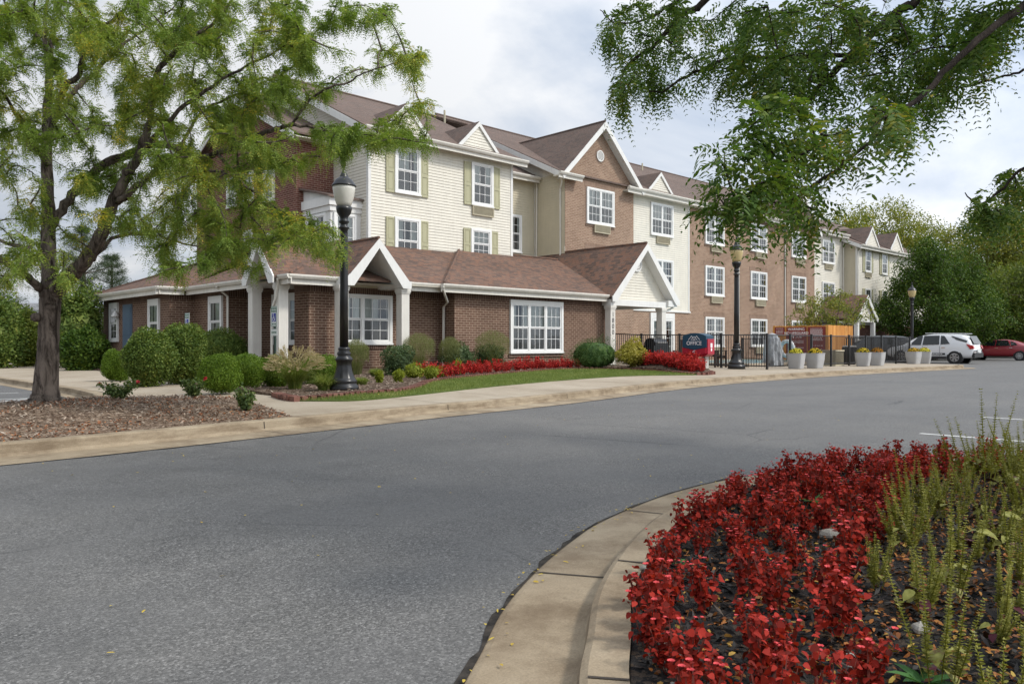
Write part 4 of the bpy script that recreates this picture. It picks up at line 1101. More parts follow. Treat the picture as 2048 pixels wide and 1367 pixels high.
# ------------------------------------------------------------------ office sign
M['sign_blue'] = mat('navy_sign_paint', (.010, .055, .10), .35)
M['sign_red'] = mat('crimson_sign_paint', (.36, .010, .030), .35)
M['sign_white'] = mat('white_sign_lettering', (.82, .82, .82), .4)
M['sign_grey'] = paint('grey_sign_post', (.42, .40, .37), .6, .1)
op = dp(1396, 700, 26.6)
sg = thing('office_sign', 'navy and crimson arched office sign with white arrow above the red begonias', 'sign', (op.x, op.y, zp(op.x, op.y)), 0)
W2, D2 = .46, .26                                                   # the face looks to -x
def arch(zt, zb, w, n=14, drop=.0, curve=.10):
    pts = [(-w + 2 * w * k / n, zt - curve * ((2 * k / n - 1) ** 2)) for k in range(n + 1)]
    return pts
b = MB()
top = arch(1.30, 0, W2); body = top + [(W2, .82), (0, .74), (-W2, .82)]
b.slab([(-D2 * .9, -y, z) for y, z in body], (D2 * 1.7, 0, 0)); b.build('sign_panel', M['sign_blue'], sg)
b = MB(); body = [(-W2 - .035, .82 + .28), (-W2 - .035, .60), (-W2 + .06, .53), (0, .50), (W2 - .06, .53), (W2 + .035, .60), (W2 + .035, .82 + .28)]
b.slab([(-D2 * .72, -y, z) for y, z in body], (D2 * 1.55, 0, 0))
b.slab([(-D2 * .96, -y, z) for y, z in [(-W2, .805), (0, .725), (W2, .805), (W2, .62), (0, .52), (-W2, .62)][::-1]], (.05, 0, 0))
b.build('sign_cabinet', M['sign_red'], sg)
b = MB(); b.box(-.05, .15, -.32, -.16, 0, .6); b.box(-.05, .15, .16, .32, 0, .6); b.build_each('sign_post', M['sign_grey'], sg)
rot = (R(90), 0, R(-90))
text('lettering', 'OFFICE', .185, M['sign_white'], sg, (-D2 * .9 - .006, 0, .955), rot, .004)
text('arrow', '<', .20, M['sign_white'], sg, (-D2 * .96 - .006, 0, .665), rot, .004)
b = MB()
def ln(p, q, w=.016): b.slab([(-D2 * .9 - .008, -p[0], p[1] - w), (-D2 * .9 - .008, -q[0], q[1] - w), (-D2 * .9 - .008, -q[0], q[1] + w), (-D2 * .9 - .008, -p[0], p[1] + w)], (.006, 0, 0))
for p, q in (((-.22, 1.07), (-.10, 1.2)), ((-.10, 1.2), (-.05, 1.15)), ((-.12, 1.07), (0, 1.18)), ((0, 1.18), (.12, 1.07)), ((.05, 1.15), (.10, 1.2)), ((.10, 1.2), (.22, 1.07)), ((-.05, 1.06), (0, 1.1)), ((0, 1.1), (.05, 1.06))): ln(p, q, .011)
b.build('emblem', M['sign_white'], sg)
b = MB(); b.box(-.02, .09, -W2 - .04, -W2 - .035, .82, .96); b.box(.0, .07, -W2 - .041, -W2 - .035, .70, .80); b.build('side_emblem', M['sign_white'], sg)

# ------------------------------------------------------------------ accessible parking signs
M['sign_green'] = mat('green_sign_ink', (.012, .13, .06), .4); M['sign_bluei'] = mat('blue_sign_ink', (.010, .02, .30), .4)
M['sign_face'] = mat('white_reflective_sheet', (.70, .72, .70), .3); M['post_green'] = mat('dark_green_sign_post', (.010, .030, .022), .5)
def park_sign(px, py, z, ztop, label, rz):
    p = at(px, py, z); z = z_bed(p.x, p.y); ztop += z - .25
    t = thing('parking_sign', label, 'sign', (p.x, p.y, z), rz, 'reserved parking signs')
    h = ztop - z
    b = MB(); b.box(-.03, .03, -.006, .03, -.1, h - .05); b.build('post', M['post_green'], t)
    b = MB(); b.slab([(-.15, -.012, h - .455), (.15, -.012, h - .455), (.15, -.012, h), (-.15, -.012, h)], (0, .004, 0)); pn = b.build('sign_plate', M['sign_face'], t)
    b = MB()
    for x0, x1, z0, z1 in ((-.14, .14, h - .45, h - .44), (-.14, .14, h - .015, h - .005), (-.14, -.13, h - .44, h - .015), (.13, .14, h - .44, h - .015)): b.box(x0, x1, -.016, -.013, z0, z1)
    b.box(-.07, .07, -.016, -.013, h - .405, h - .39)
    for sx in (-1, 1): b.slab([(sx * .06, -.016, h - .42), (sx * .10, -.016, h - .397), (sx * .06, -.016, h - .375)], (0, .003, 0))
    b.build('arrow', M['sign_green'], pn)
    b = MB(); b.box(-.09, .09, -.017, -.013, h - .345, h - .155); sq = b.build('symbol_panel', M['sign_bluei'], pn)
    b = MB()
    y = -.021
    def seg(p, q, w=.008):
        d = Vector((q[0] - p[0], 0, q[1] - p[1])).normalized(); nn = Vector((-d.z, 0, d.x)) * w; P, Q = Vector((p[0], y, p[1])), Vector((q[0], y, q[1]))
        b.slab([P - nn, Q - nn, Q + nn, P + nn], (0, .003, 0))
    cx, cz = -.01, h - .29
    for k in range(10):
        a, c = R(120 + 26 * k), R(120 + 26 * (k + 1)); seg((cx + .042 * math.cos(a), cz + .042 * math.sin(a)), (cx + .042 * math.cos(c), cz + .042 * math.sin(c)), .006)
    seg((-.012, h - .20), (-.006, h - .27)); seg((-.006, h - .27), (.035, h - .27)); seg((.035, h - .27), (.052, h - .325)); seg((-.01, h - .235), (.03, h - .235), .006)
    b.lathe([(.001, 0), (.016, .008), (.016, .016), (.001, .024)], 10, (-.014, y, h - .195)); b.build('wheelchair_symbol', M['sign_white'], sq)
    text('lettering', 'RESERVED\nPARKING', .062, M['sign_green'], pn, (0, -.0135, h - .085), (R(90), 0, 0), .002, spacing=.95)
    b = MB(); b.slab([(-.15, -.012, h - .66), (.15, -.012, h - .66), (.15, -.012, h - .51), (-.15, -.012, h - .51)], (0, .004, 0)); p2 = b.build('fine_plate', M['sign_face'], t)
    text('lettering', '$250 FINE', .052, M['sign_green'], p2, (0, -.0135, h - .585), (R(90), 0, 0), .002)
park_sign(549, 764, .25, 1.95, 'green reserved parking sign post beside the tan fountain grass', R(-90))
park_sign(375, 755, .25, 1.90, 'green reserved parking sign post between the large rounded shrubs', R(-90))

# ------------------------------------------------------------------ pool yard
def cedar(n, b):
    o = n.co('Object'); g = n.n('ShaderNodeNewGeometry')
    n.to(n.mix(1.0, n.ramp(g.outputs['Random Per Island'], [(0, (.50, .20, .045)), (1, (.66, .32, .09))]), n.ramp(n.noise(n.co('Object', (14, 14, .8)), 2, 4, .6), [(.3, .72), (.7, 1.12)]), 'MULTIPLY'), b)
M['cedar'] = mat('orange_stained_cedar', rough=.7, spec=.2, build=cedar)
cx0, cx1, cy0, cy1 = 39.6, 42.55, 18.0, 21.0; cz = .28; ct = 2.08
ec = thing('wooden_enclosure', 'orange stained cedar board enclosure standing inside the pool fence', 'fence', (0, 0, 0))
for p, q, o in (((cx0, cy1), (cx0, cy0), (-1, 0)), ((cx0, cy0), (cx1, cy0), (0, -1)), ((cx1, cy0), (cx1, cy1), (1, 0)), ((cx1, cy1), (cx0, cy1), (0, 1))):
    b = MB(); L = math.hypot(q[0] - p[0], q[1] - p[1]); n = int(L / .142); d = Vector((q[0] - p[0], q[1] - p[1], 0)) / L; oo = Vector((*o, 0))
    for i in range(n):
        a = Vector((*p, 0)) + d * (L * i / n + .003); w_ = L / n - .006; t = ct + random.uniform(-.012, .012); th = .02 + random.uniform(0, .006)
        zb = Vector((0, 0, cz)); zt = Vector((0, 0, t - .05)); zt2 = Vector((0, 0, t))
        b.slab([a + zb, a + d * w_ + zb, a + d * w_ + zt, a + d * (w_ - .03) + zt2, a + d * .03 + zt2, a + zt], oo * th)
    b.build('board_panel', M['cedar'], ec)
M['warn_red'] = mat('maroon_sign_board', (.20, .022, .015), .45)
def wall_sign(name, y0, y1, z0, z1, lines, label):
    t = thing(name, label, 'sign', (cx0 - .05, (y0 + y1) / 2, z0), 0)
    b = MB(); b.box(-.012, .012, -(y1 - y0) / 2, (y1 - y0) / 2, 0, z1 - z0); b.build('sign_board', M['warn_red'], t)
    for (s_, sz, zz) in lines: text('lettering', s_, sz, M['sign_white'], t, (-.014, 0, zz), rot, .003)
    return t
def bars(t, rows, w, y=0):
    b = MB(); r = random.Random(3)
    for z in rows:
        x = -w / 2
        while x < w / 2 - .03:
            l_ = min(r.uniform(.03, .10), w / 2 - x); b.box(-.016, -.013, y - x - l_, y - x, z, z + .018); x += l_ + .02
    b.build('small_print', M['sign_white'], t)
ws = wall_sign('notice_sign', 20.32, 20.88, 1.62, 2.0, [], 'small maroon notice board at the far edge of the cedar enclosure'); bars(ws, [.31, .20, .13, .05], .40)
ws = wall_sign('warning_sign', 19.12, 20.22, .62, 2.0, [('WARNING', .19, 1.26), ('NO LIFEGUARD', .19, 1.06), ('ON DUTY', .19, .86)], 'maroon warning no lifeguard on duty board on the cedar enclosure'); bars(ws, [.66, .60, .54, .30, .27], .8)
ws = wall_sign('rules_sign', 18.1, 19.04, .62, 2.0, [], 'maroon pool rules board nearest the corner of the cedar enclosure'); bars(ws, [1.28, 1.21, 1.16, 1.11, 1.06, 1.01, .96, .91, .86, .8, .74, .68, .4, .2], .66)

# life ring on the enclosure side
M['ring_white'] = mat('white_life_ring', (.75, .75, .74), .5)
rp = dp(1574, 697, 38.2)
b = MB(); pts = [(0, .36 * math.cos(2 * math.pi * k / 24), .36 * math.sin(2 * math.pi * k / 24)) for k in range(25)]; b.tube(pts, .095, 10, False)
lr = thing('life_ring', 'white life ring hanging on a post beside the pool', 'life ring', rp, R(-10))
b.build('ring', M['ring_white'], lr, smooth=True)
b = MB(); b.box(.08, .14, -.04, .04, -rp.z + .25, .45); b.build('post', M['sign_grey'], lr)
# covered pool lift
M['cover'] = mat('silver_grey_cover', rough=.5, spec=.4, build=lambda n, b: (n.to(n.ramp(n.noise(n.co('Object', (1.5, 1.5, .5)), 3.2, 4, .6), [(.35, (.20, .21, .22)), (.6, (.46, .48, .50))]), b), n.bump(n.noise(n.co('Object', (2, 2, .6)), 4, 3, .6), 1, .08, b)))
pc = dp(1546, 722, 33.0)
b = MB(); n = 26
rows = [(.62, 0), (.60, .25), (.54, .6), (.50, .9), (.42, 1.15), (.26, 1.32), (.02, 1.38)]
R_ = random.Random(5)
rg = []
for r_, z in rows:
    rg.append([((r_ * (1 + .13 * math.sin(5 * a * 2 * math.pi / n + z * 2) * (1.4 - z))) * math.cos(2 * math.pi * a / n) + z * .10, r_ * .62 * (1 + .12 * math.cos(4 * a * 2 * math.pi / n)) * math.sin(2 * math.pi * a / n), z) for a in range(n)])
for A, B in zip(rg, rg[1:]):
    for k in range(n): j = (k + 1) % n; b.poly([A[k], A[j], B[j], B[k]])
b.poly(rg[-1])
o = b.build('pool_lift', M['cover'], None, (pc.x, pc.y, zp(pc.x, pc.y)), R(40), True); tag(o, 'pool lift under a draped silver grey cover behind the fence', 'pool lift')
# air conditioner cabinet and bin
hp = dp(1666, 730, 33.8)
hv = thing('equipment_cabinet', 'low tan louvred equipment cabinet behind the pool fence', 'cabinet', (hp.x, hp.y, zp(hp.x, hp.y)), 0)
b = MB(); b.box(-.42, .42, -.3, .3, 0, .06); b.box(-.40, .40, -.28, .28, .06, .62); b.box(-.43, .43, -.31, .31, .62, .68)
for k in range(7): b.box(-.36, .36, -.292, -.28, .12 + .065 * k, .15 + .065 * k); b.box(-.412, -.40, -.25, .25, .12 + .065 * k, .15 + .065 * k)
b.build('case', M['ptac'], hv)
tp = dp(1699, 728, 36)
tc_ = thing('litter_bin', 'round slatted litter bin in the shade beside the cedar enclosure', 'bin', (tp.x, tp.y, zp(tp.x, tp.y)))
b = MB(); b.lathe([(.24, 0), (.26, .02), (.28, .78), (.26, .80), (.24, .80)], 20); b.build('liner', M['black_metal'], tc_)
b = MB()
for k in range(20):
    a = 2 * math.pi * k / 20; b.tube([(.275 * math.cos(a), .275 * math.sin(a), .05), (.295 * math.cos(a), .295 * math.sin(a), .78)], .02, 4)
b.build('slat_shell', M['dark_wood'], tc_)
b = MB(); b.lathe([(.30, .79), (.30, .84), (.24, .86)], 20); b.build('lid', M['sign_grey'], tc_)
# dark wooden chairs
def chair(loc, rz, label):
    t = thing('garden_chair', label, 'chair', loc, rz, 'dark wooden chairs by the fence')
    b = MB(); b.box(-.27, .27, -.26, .26, .42, .46); b.box(-.27, .27, -.27, -.24, .36, .42); b.build('seat', M['dark_wood'], t)
    b = MB()
    for k in range(6): x = -.24 + .096 * k; b.slab([(x - .034, .24, .46), (x + .034, .24, .46), (x + .034, .33, 1.02), (x - .034, .33, 1.02)], (0, .02, 0))
    b.slab([(-.29, .32, .98), (.29, .32, .98), (.29, .335, 1.08), (-.29, .335, 1.08)], (0, .03, 0)); b.build('backrest', M['dark_wood'], t)
    for sx in (-1, 1):
        b = MB(); b.box(sx * .31 - .035, sx * .31 + .035, -.28, .30, .64, .67); b.build('armrest', M['dark_wood'], t)
        for y in (-.24, .24): b = MB(); b.box(sx * .30 - .03, sx * .30 + .03, y - .03, y + .03, 0, .64); b.build('leg', M['dark_wood'], t)
cp = atp(1433, 734); chair((cp.x, cp.y, zp(cp.x, cp.y)), R(62), 'dark brown slatted wooden chair just right of the office sign')
cp = dp(1373, 716, 30.5); chair((cp.x - .2, cp.y, zp(cp.x, cp.y)), R(150), 'dark brown wooden chair half hidden behind the office sign')
# covered grill under the porch
gp = dp(1312, 716, 33.8)
gr = thing('barbecue_grill', 'black barbecue grill on the porch behind the fence', 'grill', (gp.x, gp.y, zp(gp.x, gp.y)))
b = MB(); b.box(-.55, .55, -.28, .28, .1, .82); b.build('cabinet', M['black_metal'], gr)
b = MB(); pts = [(-.34, .82), (-.34, .95), (-.22, 1.1), (.0, 1.15), (.22, 1.1), (.34, .95), (.34, .82)]; b.slab([(-.45, y * .85, z) for y, z in pts], (.9, 0, 0)); b.build('hood', M['lamp_black'], gr)
b = MB(); b.tube([(-.35, -.32, .95), (.35, -.32, .95)], .015, 6); b.build('handle', M['sign_grey'], gr)

# ------------------------------------------------------------------ cars
def carpaint(name, col):
    def f(n, b): b.inputs['Coat Weight'].default_value = .8; b.inputs['Coat Roughness'].default_value = .05
    return mat(name, col, .35, spec=.5, build=f)
M['tyre'] = mat('tyre_rubber', (.014, .014, .015), .8); M['alloy'] = mat('alloy_wheel', (.45, .46, .47), .35, metal=.7); M['black_plastic'] = mat('black_trim_plastic', (.018, .018, .019), .6)
M['tail'] = mat('red_tail_lamp', (.40, .012, .012), .2); M['lens'] = mat('clear_lamp_lens', (.55, .57, .6), .15); M['chrome'] = mat('chrome', (.7, .7, .72), .12, metal=1)
M['dark_in'] = mat('dark_car_interior', (.012, .012, .013), .8)
def car(label, loc, rz, col, L, Wd, prof, wb, wx0, wr, glass, suv, group):
    """local +X = forward; prof: stations (x, z_low, z_belt, z_roof, half width low, half width belt, half width roof)"""
    t = thing('parked_car', label, 'car', loc, rz, group)
    pm = carpaint('car_paint_' + label.split()[0], col)
    def ring(st):
        x, zl, zb, zr, wl, wbt, wrf = st
        h = [(wl * .86, zl), (wl, zl + .12), (max(wl, wbt) + .02, zl + (zb - zl) * .55), (wbt, zb)]
        if zr - zb > .03: h += [((wbt + wrf) / 2 + .015, zb + (zr - zb) * .5), (wrf + .02, zr - .06), (wrf - .06, zr - .012), (0, zr)]
        else: h += [(wbt - .02, zb + .01), (wbt - .05, zb + .02), (wbt * .6, zr + .02), (0, zr + .03)]
        return h
    rings = [ring(p) for p in prof]
    b = MB()
    vs = []
    for st, h in zip(prof, rings):
        row = [(st[0], y, z) for y, z in h] + [(st[0], -y, z) for y, z in h[-2::-1]]
        vs.append(row)
    m = len(vs[0])
    b.v = [v for r in vs for v in r]
    for i in range(len(vs) - 1):
        for k in range(m - 1):
            b.f.append((i * m + k, i * m + k + 1, (i + 1) * m + k + 1, (i + 1) * m + k)); b.m.append(0)
        b.f.append((i * m + m - 1, i * m, (i + 1) * m, (i + 1) * m + m - 1)); b.m.append(1)
    b.f.append(tuple(range(m))); b.m.append(0); b.f.append(tuple(range((len(vs) - 1) * m, len(vs) * m))[::-1]); b.m.append(0)
    body = b.build('body', [pm, M['black_plastic']], t, smooth=True)
    sub = body.modifiers.new('smooth', 'SUBSURF'); sub.levels = sub.render_levels = 1
    xs = [p[0] for p in prof]
    def side(x, f):                                                # point on the greenhouse side: f 0 belt .. 1 roof
        zb = np.interp(x, xs, [p[2] for p in prof]); zr = np.interp(x, xs, [p[3] for p in prof]); wb_ = np.interp(x, xs, [p[5] for p in prof]); wr_ = np.interp(x, xs, [p[6] for p in prof])
        return (zb + (zr - zb) * f, wb_ + (wr_ - wb_) * f)
    for gl in glass:
        for sy in (1, -1):
            q = []
            for x, z in gl:
                zb = np.interp(x, xs, [p[2] for p in prof]); zr = np.interp(x, xs, [p[3] for p in prof]); f = (z - zb) / max(.05, zr - zb)
                q.append((x, sy * (side(x, f)[1] + .028), z))
            b = MB(); b.slab(q, (0, -sy * .02, 0)); b.build('window', M['car_glass'], t)
    for x in (wx0, wx0 + wb):
        for sy in (1, -1):
            yw = Wd / 2 - .02
            b = MB(); n = 28
            def cyl(r0, r1, y0, y1, m_):
                for k in range(n):
                    a, c = 2 * math.pi * k / n, 2 * math.pi * (k + 1) / n; P = lambda r, an, y: (x + r * math.cos(an), y, wr + r * math.sin(an)); b.mat = m_
                    b.poly([P(r0, a, y0), P(r0, c, y0), P(r1, c, y1), P(r1, a, y1)])
            cyl(wr * 1.13, wr * 1.13, sy * (yw - .3), sy * (yw + .012), 0); cyl(0.01, wr * 1.13, sy * (yw + .010), sy * (yw + .012), 0)
            b.build('wheel_arch', M['black_plastic'], t)
            b = MB(); cyl(wr, wr, sy * (yw - .2), sy * (yw + .02), 0); cyl(wr, wr * .94, sy * (yw + .02), sy * (yw + .04), 0); cyl(wr * .94, wr * .66, sy * (yw + .04), sy * (yw + .03), 0)
            wh = b.build('wheel', M['tyre'], t, smooth=False)
            b = MB(); cyl(wr * .67, wr * .60, sy * (yw + .034), sy * (yw + .034), 0); cyl(.05, .001, sy * (yw + .03), sy * (yw + .04), 0)
            for k in range(10 if not suv else 6):
                for off_ in ((-.16, .16) if suv else (0,)):
                    a = 2 * math.pi * k / (10 if not suv else 6) + off_
                    e = Vector((math.cos(a), 0, math.sin(a))); s_ = Vector((-math.sin(a), 0, math.cos(a))); c0 = Vector((x, sy * (yw + .024), wr))
                    b.slab([c0 + e * .04 - s_ * .02, c0 + e * wr * .64 - s_ * .024, c0 + e * wr * .64 + s_ * .024, c0 + e * .04 + s_ * .02], (0, sy * .012, 0))
            b.build('rim', M['alloy'], wh)
    return t, body, side
SUVP = [(-2.36, .48, .72, .72, .70, .74, .70), (-2.30, .34, .98, 1.02, .80, .82, .74), (-2.20, .30, 1.05, 1.36, .86, .86, .66), (-1.95, .28, 1.10, 1.62, .90, .89, .64), (-1.4, .26, 1.06, 1.68, .91, .90, .66), (-.5, .25, 1.02, 1.70, .91, .90, .67), (.35, .25, 1.00, 1.67, .91, .90, .66), (.95, .25, .99, 1.40, .91, .90, .68), (1.35, .26, .99, 1.06, .91, .89, .74), (1.9, .28, .95, .95, .89, .84, .7), (2.25, .34, .82, .84, .80, .76, .68), (2.36, .46, .68, .70, .68, .66, .6)]
gs = [[(.98, 1.06), (.35, 1.06), (.30, 1.58), (.52, 1.57)], [(.27, 1.06), (-.62, 1.09), (-.60, 1.60), (.22, 1.59)], [(-.70, 1.09), (-1.18, 1.13), (-.86, 1.57), (-.68, 1.60)], [(-1.52, 1.34), (-2.03, 1.20), (-2.06, 1.30), (-1.30, 1.56), (-1.2, 1.56)]]
sp = at(1909, 727, 0)
swv = Vector((sp.x + .90, sp.y + 1.43 + .0, 0))
t, body, side = car('white crossover car with gold lettering on its door beyond the fence', swv, R(90), (.74, .75, .76), 4.72, 1.84, SUVP, 2.86, -1.43, .36, gs, True, None)
b = MB()
for x0, z0, x1, z1 in ((-2.37, .36, 2.33, .5),): pass
for sy in (1, -1): b.box(-1.0, 1.0, sy * .915, sy * .935, .26, .40)
b.box(-2.42, -2.28, -.78, .78, .36, .62); b.build('bumper', M['black_plastic'], t)
b = MB()
for sy in (1, -1): b.slab([(-2.02, sy * .915, 1.12), (-2.30, sy * .875, 1.04), (-2.36, sy * .81, .84), (-2.22, sy * .905, .82)], (0, -sy * .03, 0)); b.slab([(-2.33, sy * .86, 1.04), (-2.33, sy * .66, 1.03), (-2.40, sy * .68, .86), (-2.40, sy * .82, .84)], (.05, 0, 0))
b.build('tail_light', M['tail'], t)
b = MB()
for sy in (1, -1):
    for x in (.1, -.85): b.box(x - .1, x + .1, sy * .93, sy * .955, .90, .93)
b.build('door_handle', M['chrome'], t)
b = MB()
for x in (1.02, .24, -.66):
    for sy in (1, -1): b.box(x - .006, x + .006, sy * .928, sy * .934, .42, 1.0)
b.build('door_seam', M['black_plastic'], t)
M['gold'] = mat('gold_vinyl_lettering', (.50, .34, .10), .45)
text('lettering', 'OBTS', .30, M['gold'], t, (.45, .945, .76), (R(90), 0, R(180)), .003)
b = MB(); b.box(-.95, .3, .936, .94, .50, .60); b.build('door_stripe', M['black_plastic'], t)
b = MB(); r = random.Random(9); x = -.8
while x < .1: l_ = r.uniform(.03, .09); b.box(x, x + l_, .941, .944, .53, .57); x += l_ + .03
b.build('stripe_print', M['sign_white'], t)
b = MB(); b.slab([(-2.10, -.60, 1.56), (-2.10, .60, 1.56), (-2.33, .64, 1.12), (-2.33, -.64, 1.12)], (-.02, 0, .01)); b.build('rear_window', M['car_glass'], t)
b = MB(); b.box(-2.44, -2.40, -.26, .26, .66, .80); b.build('number_plate', M['sign_face'], t)
b = MB()
for sy in (1, -1): b.slab([(.86, sy * .93, 1.06), (1.02, sy * .93, 1.02), (1.0, sy * 1.12, 1.05), (.9, sy * 1.12, 1.18)], (0, 0, .1)); b.tube([(-1.9, sy * .60, 1.70), (.2, sy * .62, 1.73)], .02, 6)
b.build('mirror', pmx if False else body.data.materials[0], t)
SED = [(-2.30, .42, .74, .74, .66, .70, .6), (-2.22, .30, .92, .96, .80, .80, .62), (-1.7, .26, .98, 1.06, .86, .84, .60), (-1.2, .24, .97, 1.30, .88, .87, .56), (-.6, .24, .95, 1.44, .88, .88, .58), (.1, .24, .93, 1.46, .88, .88, .58), (.6, .24, .92, 1.30, .88, .88, .58), (1.15, .24, .91, .98, .88, .86, .66), (1.8, .26, .84, .86, .86, .80, .66), (2.2, .32, .72, .74, .74, .68, .6), (2.3, .42, .60, .62, .6, .56, .5)]
ss = [[(1.05, .98), (.12, .98), (.10, 1.37), (.42, 1.33)], [(.05, .98), (-.80, 1.0), (-.62, 1.36), (.03, 1.38)], [(-.88, 1.01), (-1.22, 1.06), (-1.05, 1.22), (-.78, 1.32)]]
rp_ = dp(2039, 722, 53); ry = dp(2039, 722, 53)
t, body, side = car('red sedan parked beyond the white crossover', (rp_.x + .85, rp_.y + 1.35, -.0), R(90), (.26, .010, .020), 4.6, 1.78, SED, 2.70, -1.35, .32, ss, False, None)
b = MB()
for sy in (1, -1):
    for x in (.0, -.85): b.box(x - .1, x + .1, sy * .895, sy * .92, .84, .87)
b.build('door_handle', M['chrome'], t)
b = MB()
for sy in (1, -1): b.slab([(1.75, sy * .845, .74), (2.18, sy * .70, .66), (2.14, sy * .72, .78), (1.8, sy * .83, .84)], (0, sy * .03, 0))
b.build('headlight', M['lens'], t)
dpk = dp(1748, 716, 52)
t, body, side = car('black crossover car in the shade behind the pool fence', (dpk.x, dpk.y, 0), R(120), (.010, .010, .012), 4.72, 1.84, SUVP, 2.86, -1.43, .36, gs, True, None)
dpk = dp(1803, 716, 55)
t, body, side = car('grey sedan mostly hidden by the black crossover and the fence', (dpk.x, dpk.y, 0), R(90), (.06, .065, .07), 4.6, 1.78, SED, 2.70, -1.35, .32, ss, False, None)
# ------------------------------------------------------------------ trees
def pinnate(base, d, L, pairs, ll, lw, droop=.25, k=4, jitter=.25):
    """compound leaves: base (N,3), d (N,3), L (N,) -> leaflet corners"""
    base = np.asarray(base); d = nrm(np.asarray(d)); N_ = len(base); L = np.asarray(L)
    up = np.array([0, 0, 1.0]); s = np.cross(d, up + rng.normal(size=(N_, 3)) * .35); s = nrm(s); n = nrm(np.cross(s, d))
    C_, D_, Nn, LL = [], [], [], []
    for i in range(pairs):
        t = (i + .8) / pairs
        p = base + d * (L * t)[:, None] - up * (L * droop * t * t)[:, None]
        dd = nrm(d - up * 2 * droop * t)
        f = .55 + .9 * math.sin(math.pi * min(1, .18 + t * .78))
        for sg in (-1, 1):
            keep = rng.random(N_) > .06
            C_.append(p[keep]); D_.append((s * sg + dd * .45 + rng.normal(size=(N_, 3)) * jitter * .6 - up * .18)[keep]); Nn.append((n + rng.normal(size=(N_, 3)) * jitter)[keep]); LL.append(np.full(keep.sum(), ll * f * .8))
    C_, D_, Nn, LL = map(np.concatenate, (C_, D_, Nn, LL))
    LL = LL * rng.uniform(.8, 1.2, len(LL))
    return leaf_verts(C_, D_, Nn, LL, LL * lw, k)
def limb(mb, pts, n=8, wob=.0):
    """pts: (Vector, radius); smoothed tube; returns nodes"""
    P = [p for p, _ in pts]; Rr = [r for _, r in pts]; o = []; L = len(P)
    for i in range(L - 1):
        a, b_, c, d = P[max(i - 1, 0)], P[i], P[i + 1], P[min(i + 2, L - 1)]
        k = 5
        for q in range(k):
            t = q / k
            o.append((.5 * ((2 * b_) + (c - a) * t + (2 * a - 5 * b_ + 4 * c - d) * t * t + (3 * b_ - a - 3 * c + d) * t ** 3) + Vector(rng.normal(size=3)) * wob, Rr[i] + (Rr[i + 1] - Rr[i]) * t))
    o.append((P[-1], Rr[-1]))
    mb.tube([p for p, _ in o], [r for _, r in o], n)
    return [np.array(p) for p, _ in o]
def grow(mb, nodes, targets, r0=.012, r1=.004, sag=.12, seg=6, back=.0):
    """twigs from the nearest branch to every target; returns (points, directions) for leaves"""
    nodes = [np.asarray(n) for n in nodes]; A = np.array(nodes)
    T = np.asarray(targets); d0 = np.array([np.min(np.sum((A - t) ** 2, 1)) for t in T]); order = np.argsort(d0)
    LP, LD = [], []
    for ti in order:
        t = T[ti]; dd = np.sum((A - t) ** 2, 1); j = int(np.argmin(dd)); a = A[j]; L = math.sqrt(dd[j])
        if L < .05: continue
        pts = []; mid = rng.normal(size=3) * L * .10
        for k in range(seg + 1):
            f = k / seg; p = a * (1 - f) + t * f + mid * math.sin(math.pi * f) + np.array([0, 0, L * sag * (4 * f * (1 - f)) * .6])
            pts.append(p)
        ra = min(.028, r0 * (.6 + L * .6))
        mb.tube([Vector(p) for p in pts], [ra + (r1 - ra) * k / seg for k in range(seg + 1)], 4, False)
        A = np.concatenate([A, np.array(pts[1:])])
        for k in range(1 if L > .5 else 0, seg + 1): LP.append(pts[k]); LD.append(nrm(pts[k] - pts[k - 1] if k else pts[1] - pts[0]))
    return np.array(LP), np.array(LD)
def blobs(spec, dep):
    """random points in picture-guided clumps of the crown: (cx, cy, rx, ry, count); dep(cx, cy) -> (near, far)"""
    T = []
    for cx, cy, rx, ry, n in spec:
        for _ in range(n):
            a = random.uniform(0, 2 * math.pi); r = math.sqrt(random.random()); lo, hi = dep(cx, cy)
            T.append(tuple(dp(cx + rx * r * math.cos(a), cy + ry * r * math.sin(a), random.uniform(lo, hi))))
    return T
def tree(name, label, cat, trunk_mb, bark_m, crown_me, group=None, loc=(0, 0, 0)):
    t = thing(name, label, cat, loc, 0, group)
    trunk_mb.build('trunk', bark_m, t, smooth=True)
    link('crown', crown_me, t)
    return t
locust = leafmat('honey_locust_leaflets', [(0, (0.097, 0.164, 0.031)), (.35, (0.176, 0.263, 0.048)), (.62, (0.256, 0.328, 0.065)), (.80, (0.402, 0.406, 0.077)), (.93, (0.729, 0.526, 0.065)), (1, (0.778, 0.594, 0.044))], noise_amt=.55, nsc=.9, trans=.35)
locust2 = leafmat('shaded_locust_leaflets', [(0, (0.044, 0.092, 0.021)), (.45, (0.081, 0.149, 0.030)), (.8, (0.153, 0.207, 0.038)), (.95, (0.307, 0.260, 0.046)), (1, (0.662, 0.336, 0.030))], noise_amt=.35, nsc=1.6, trans=.42)

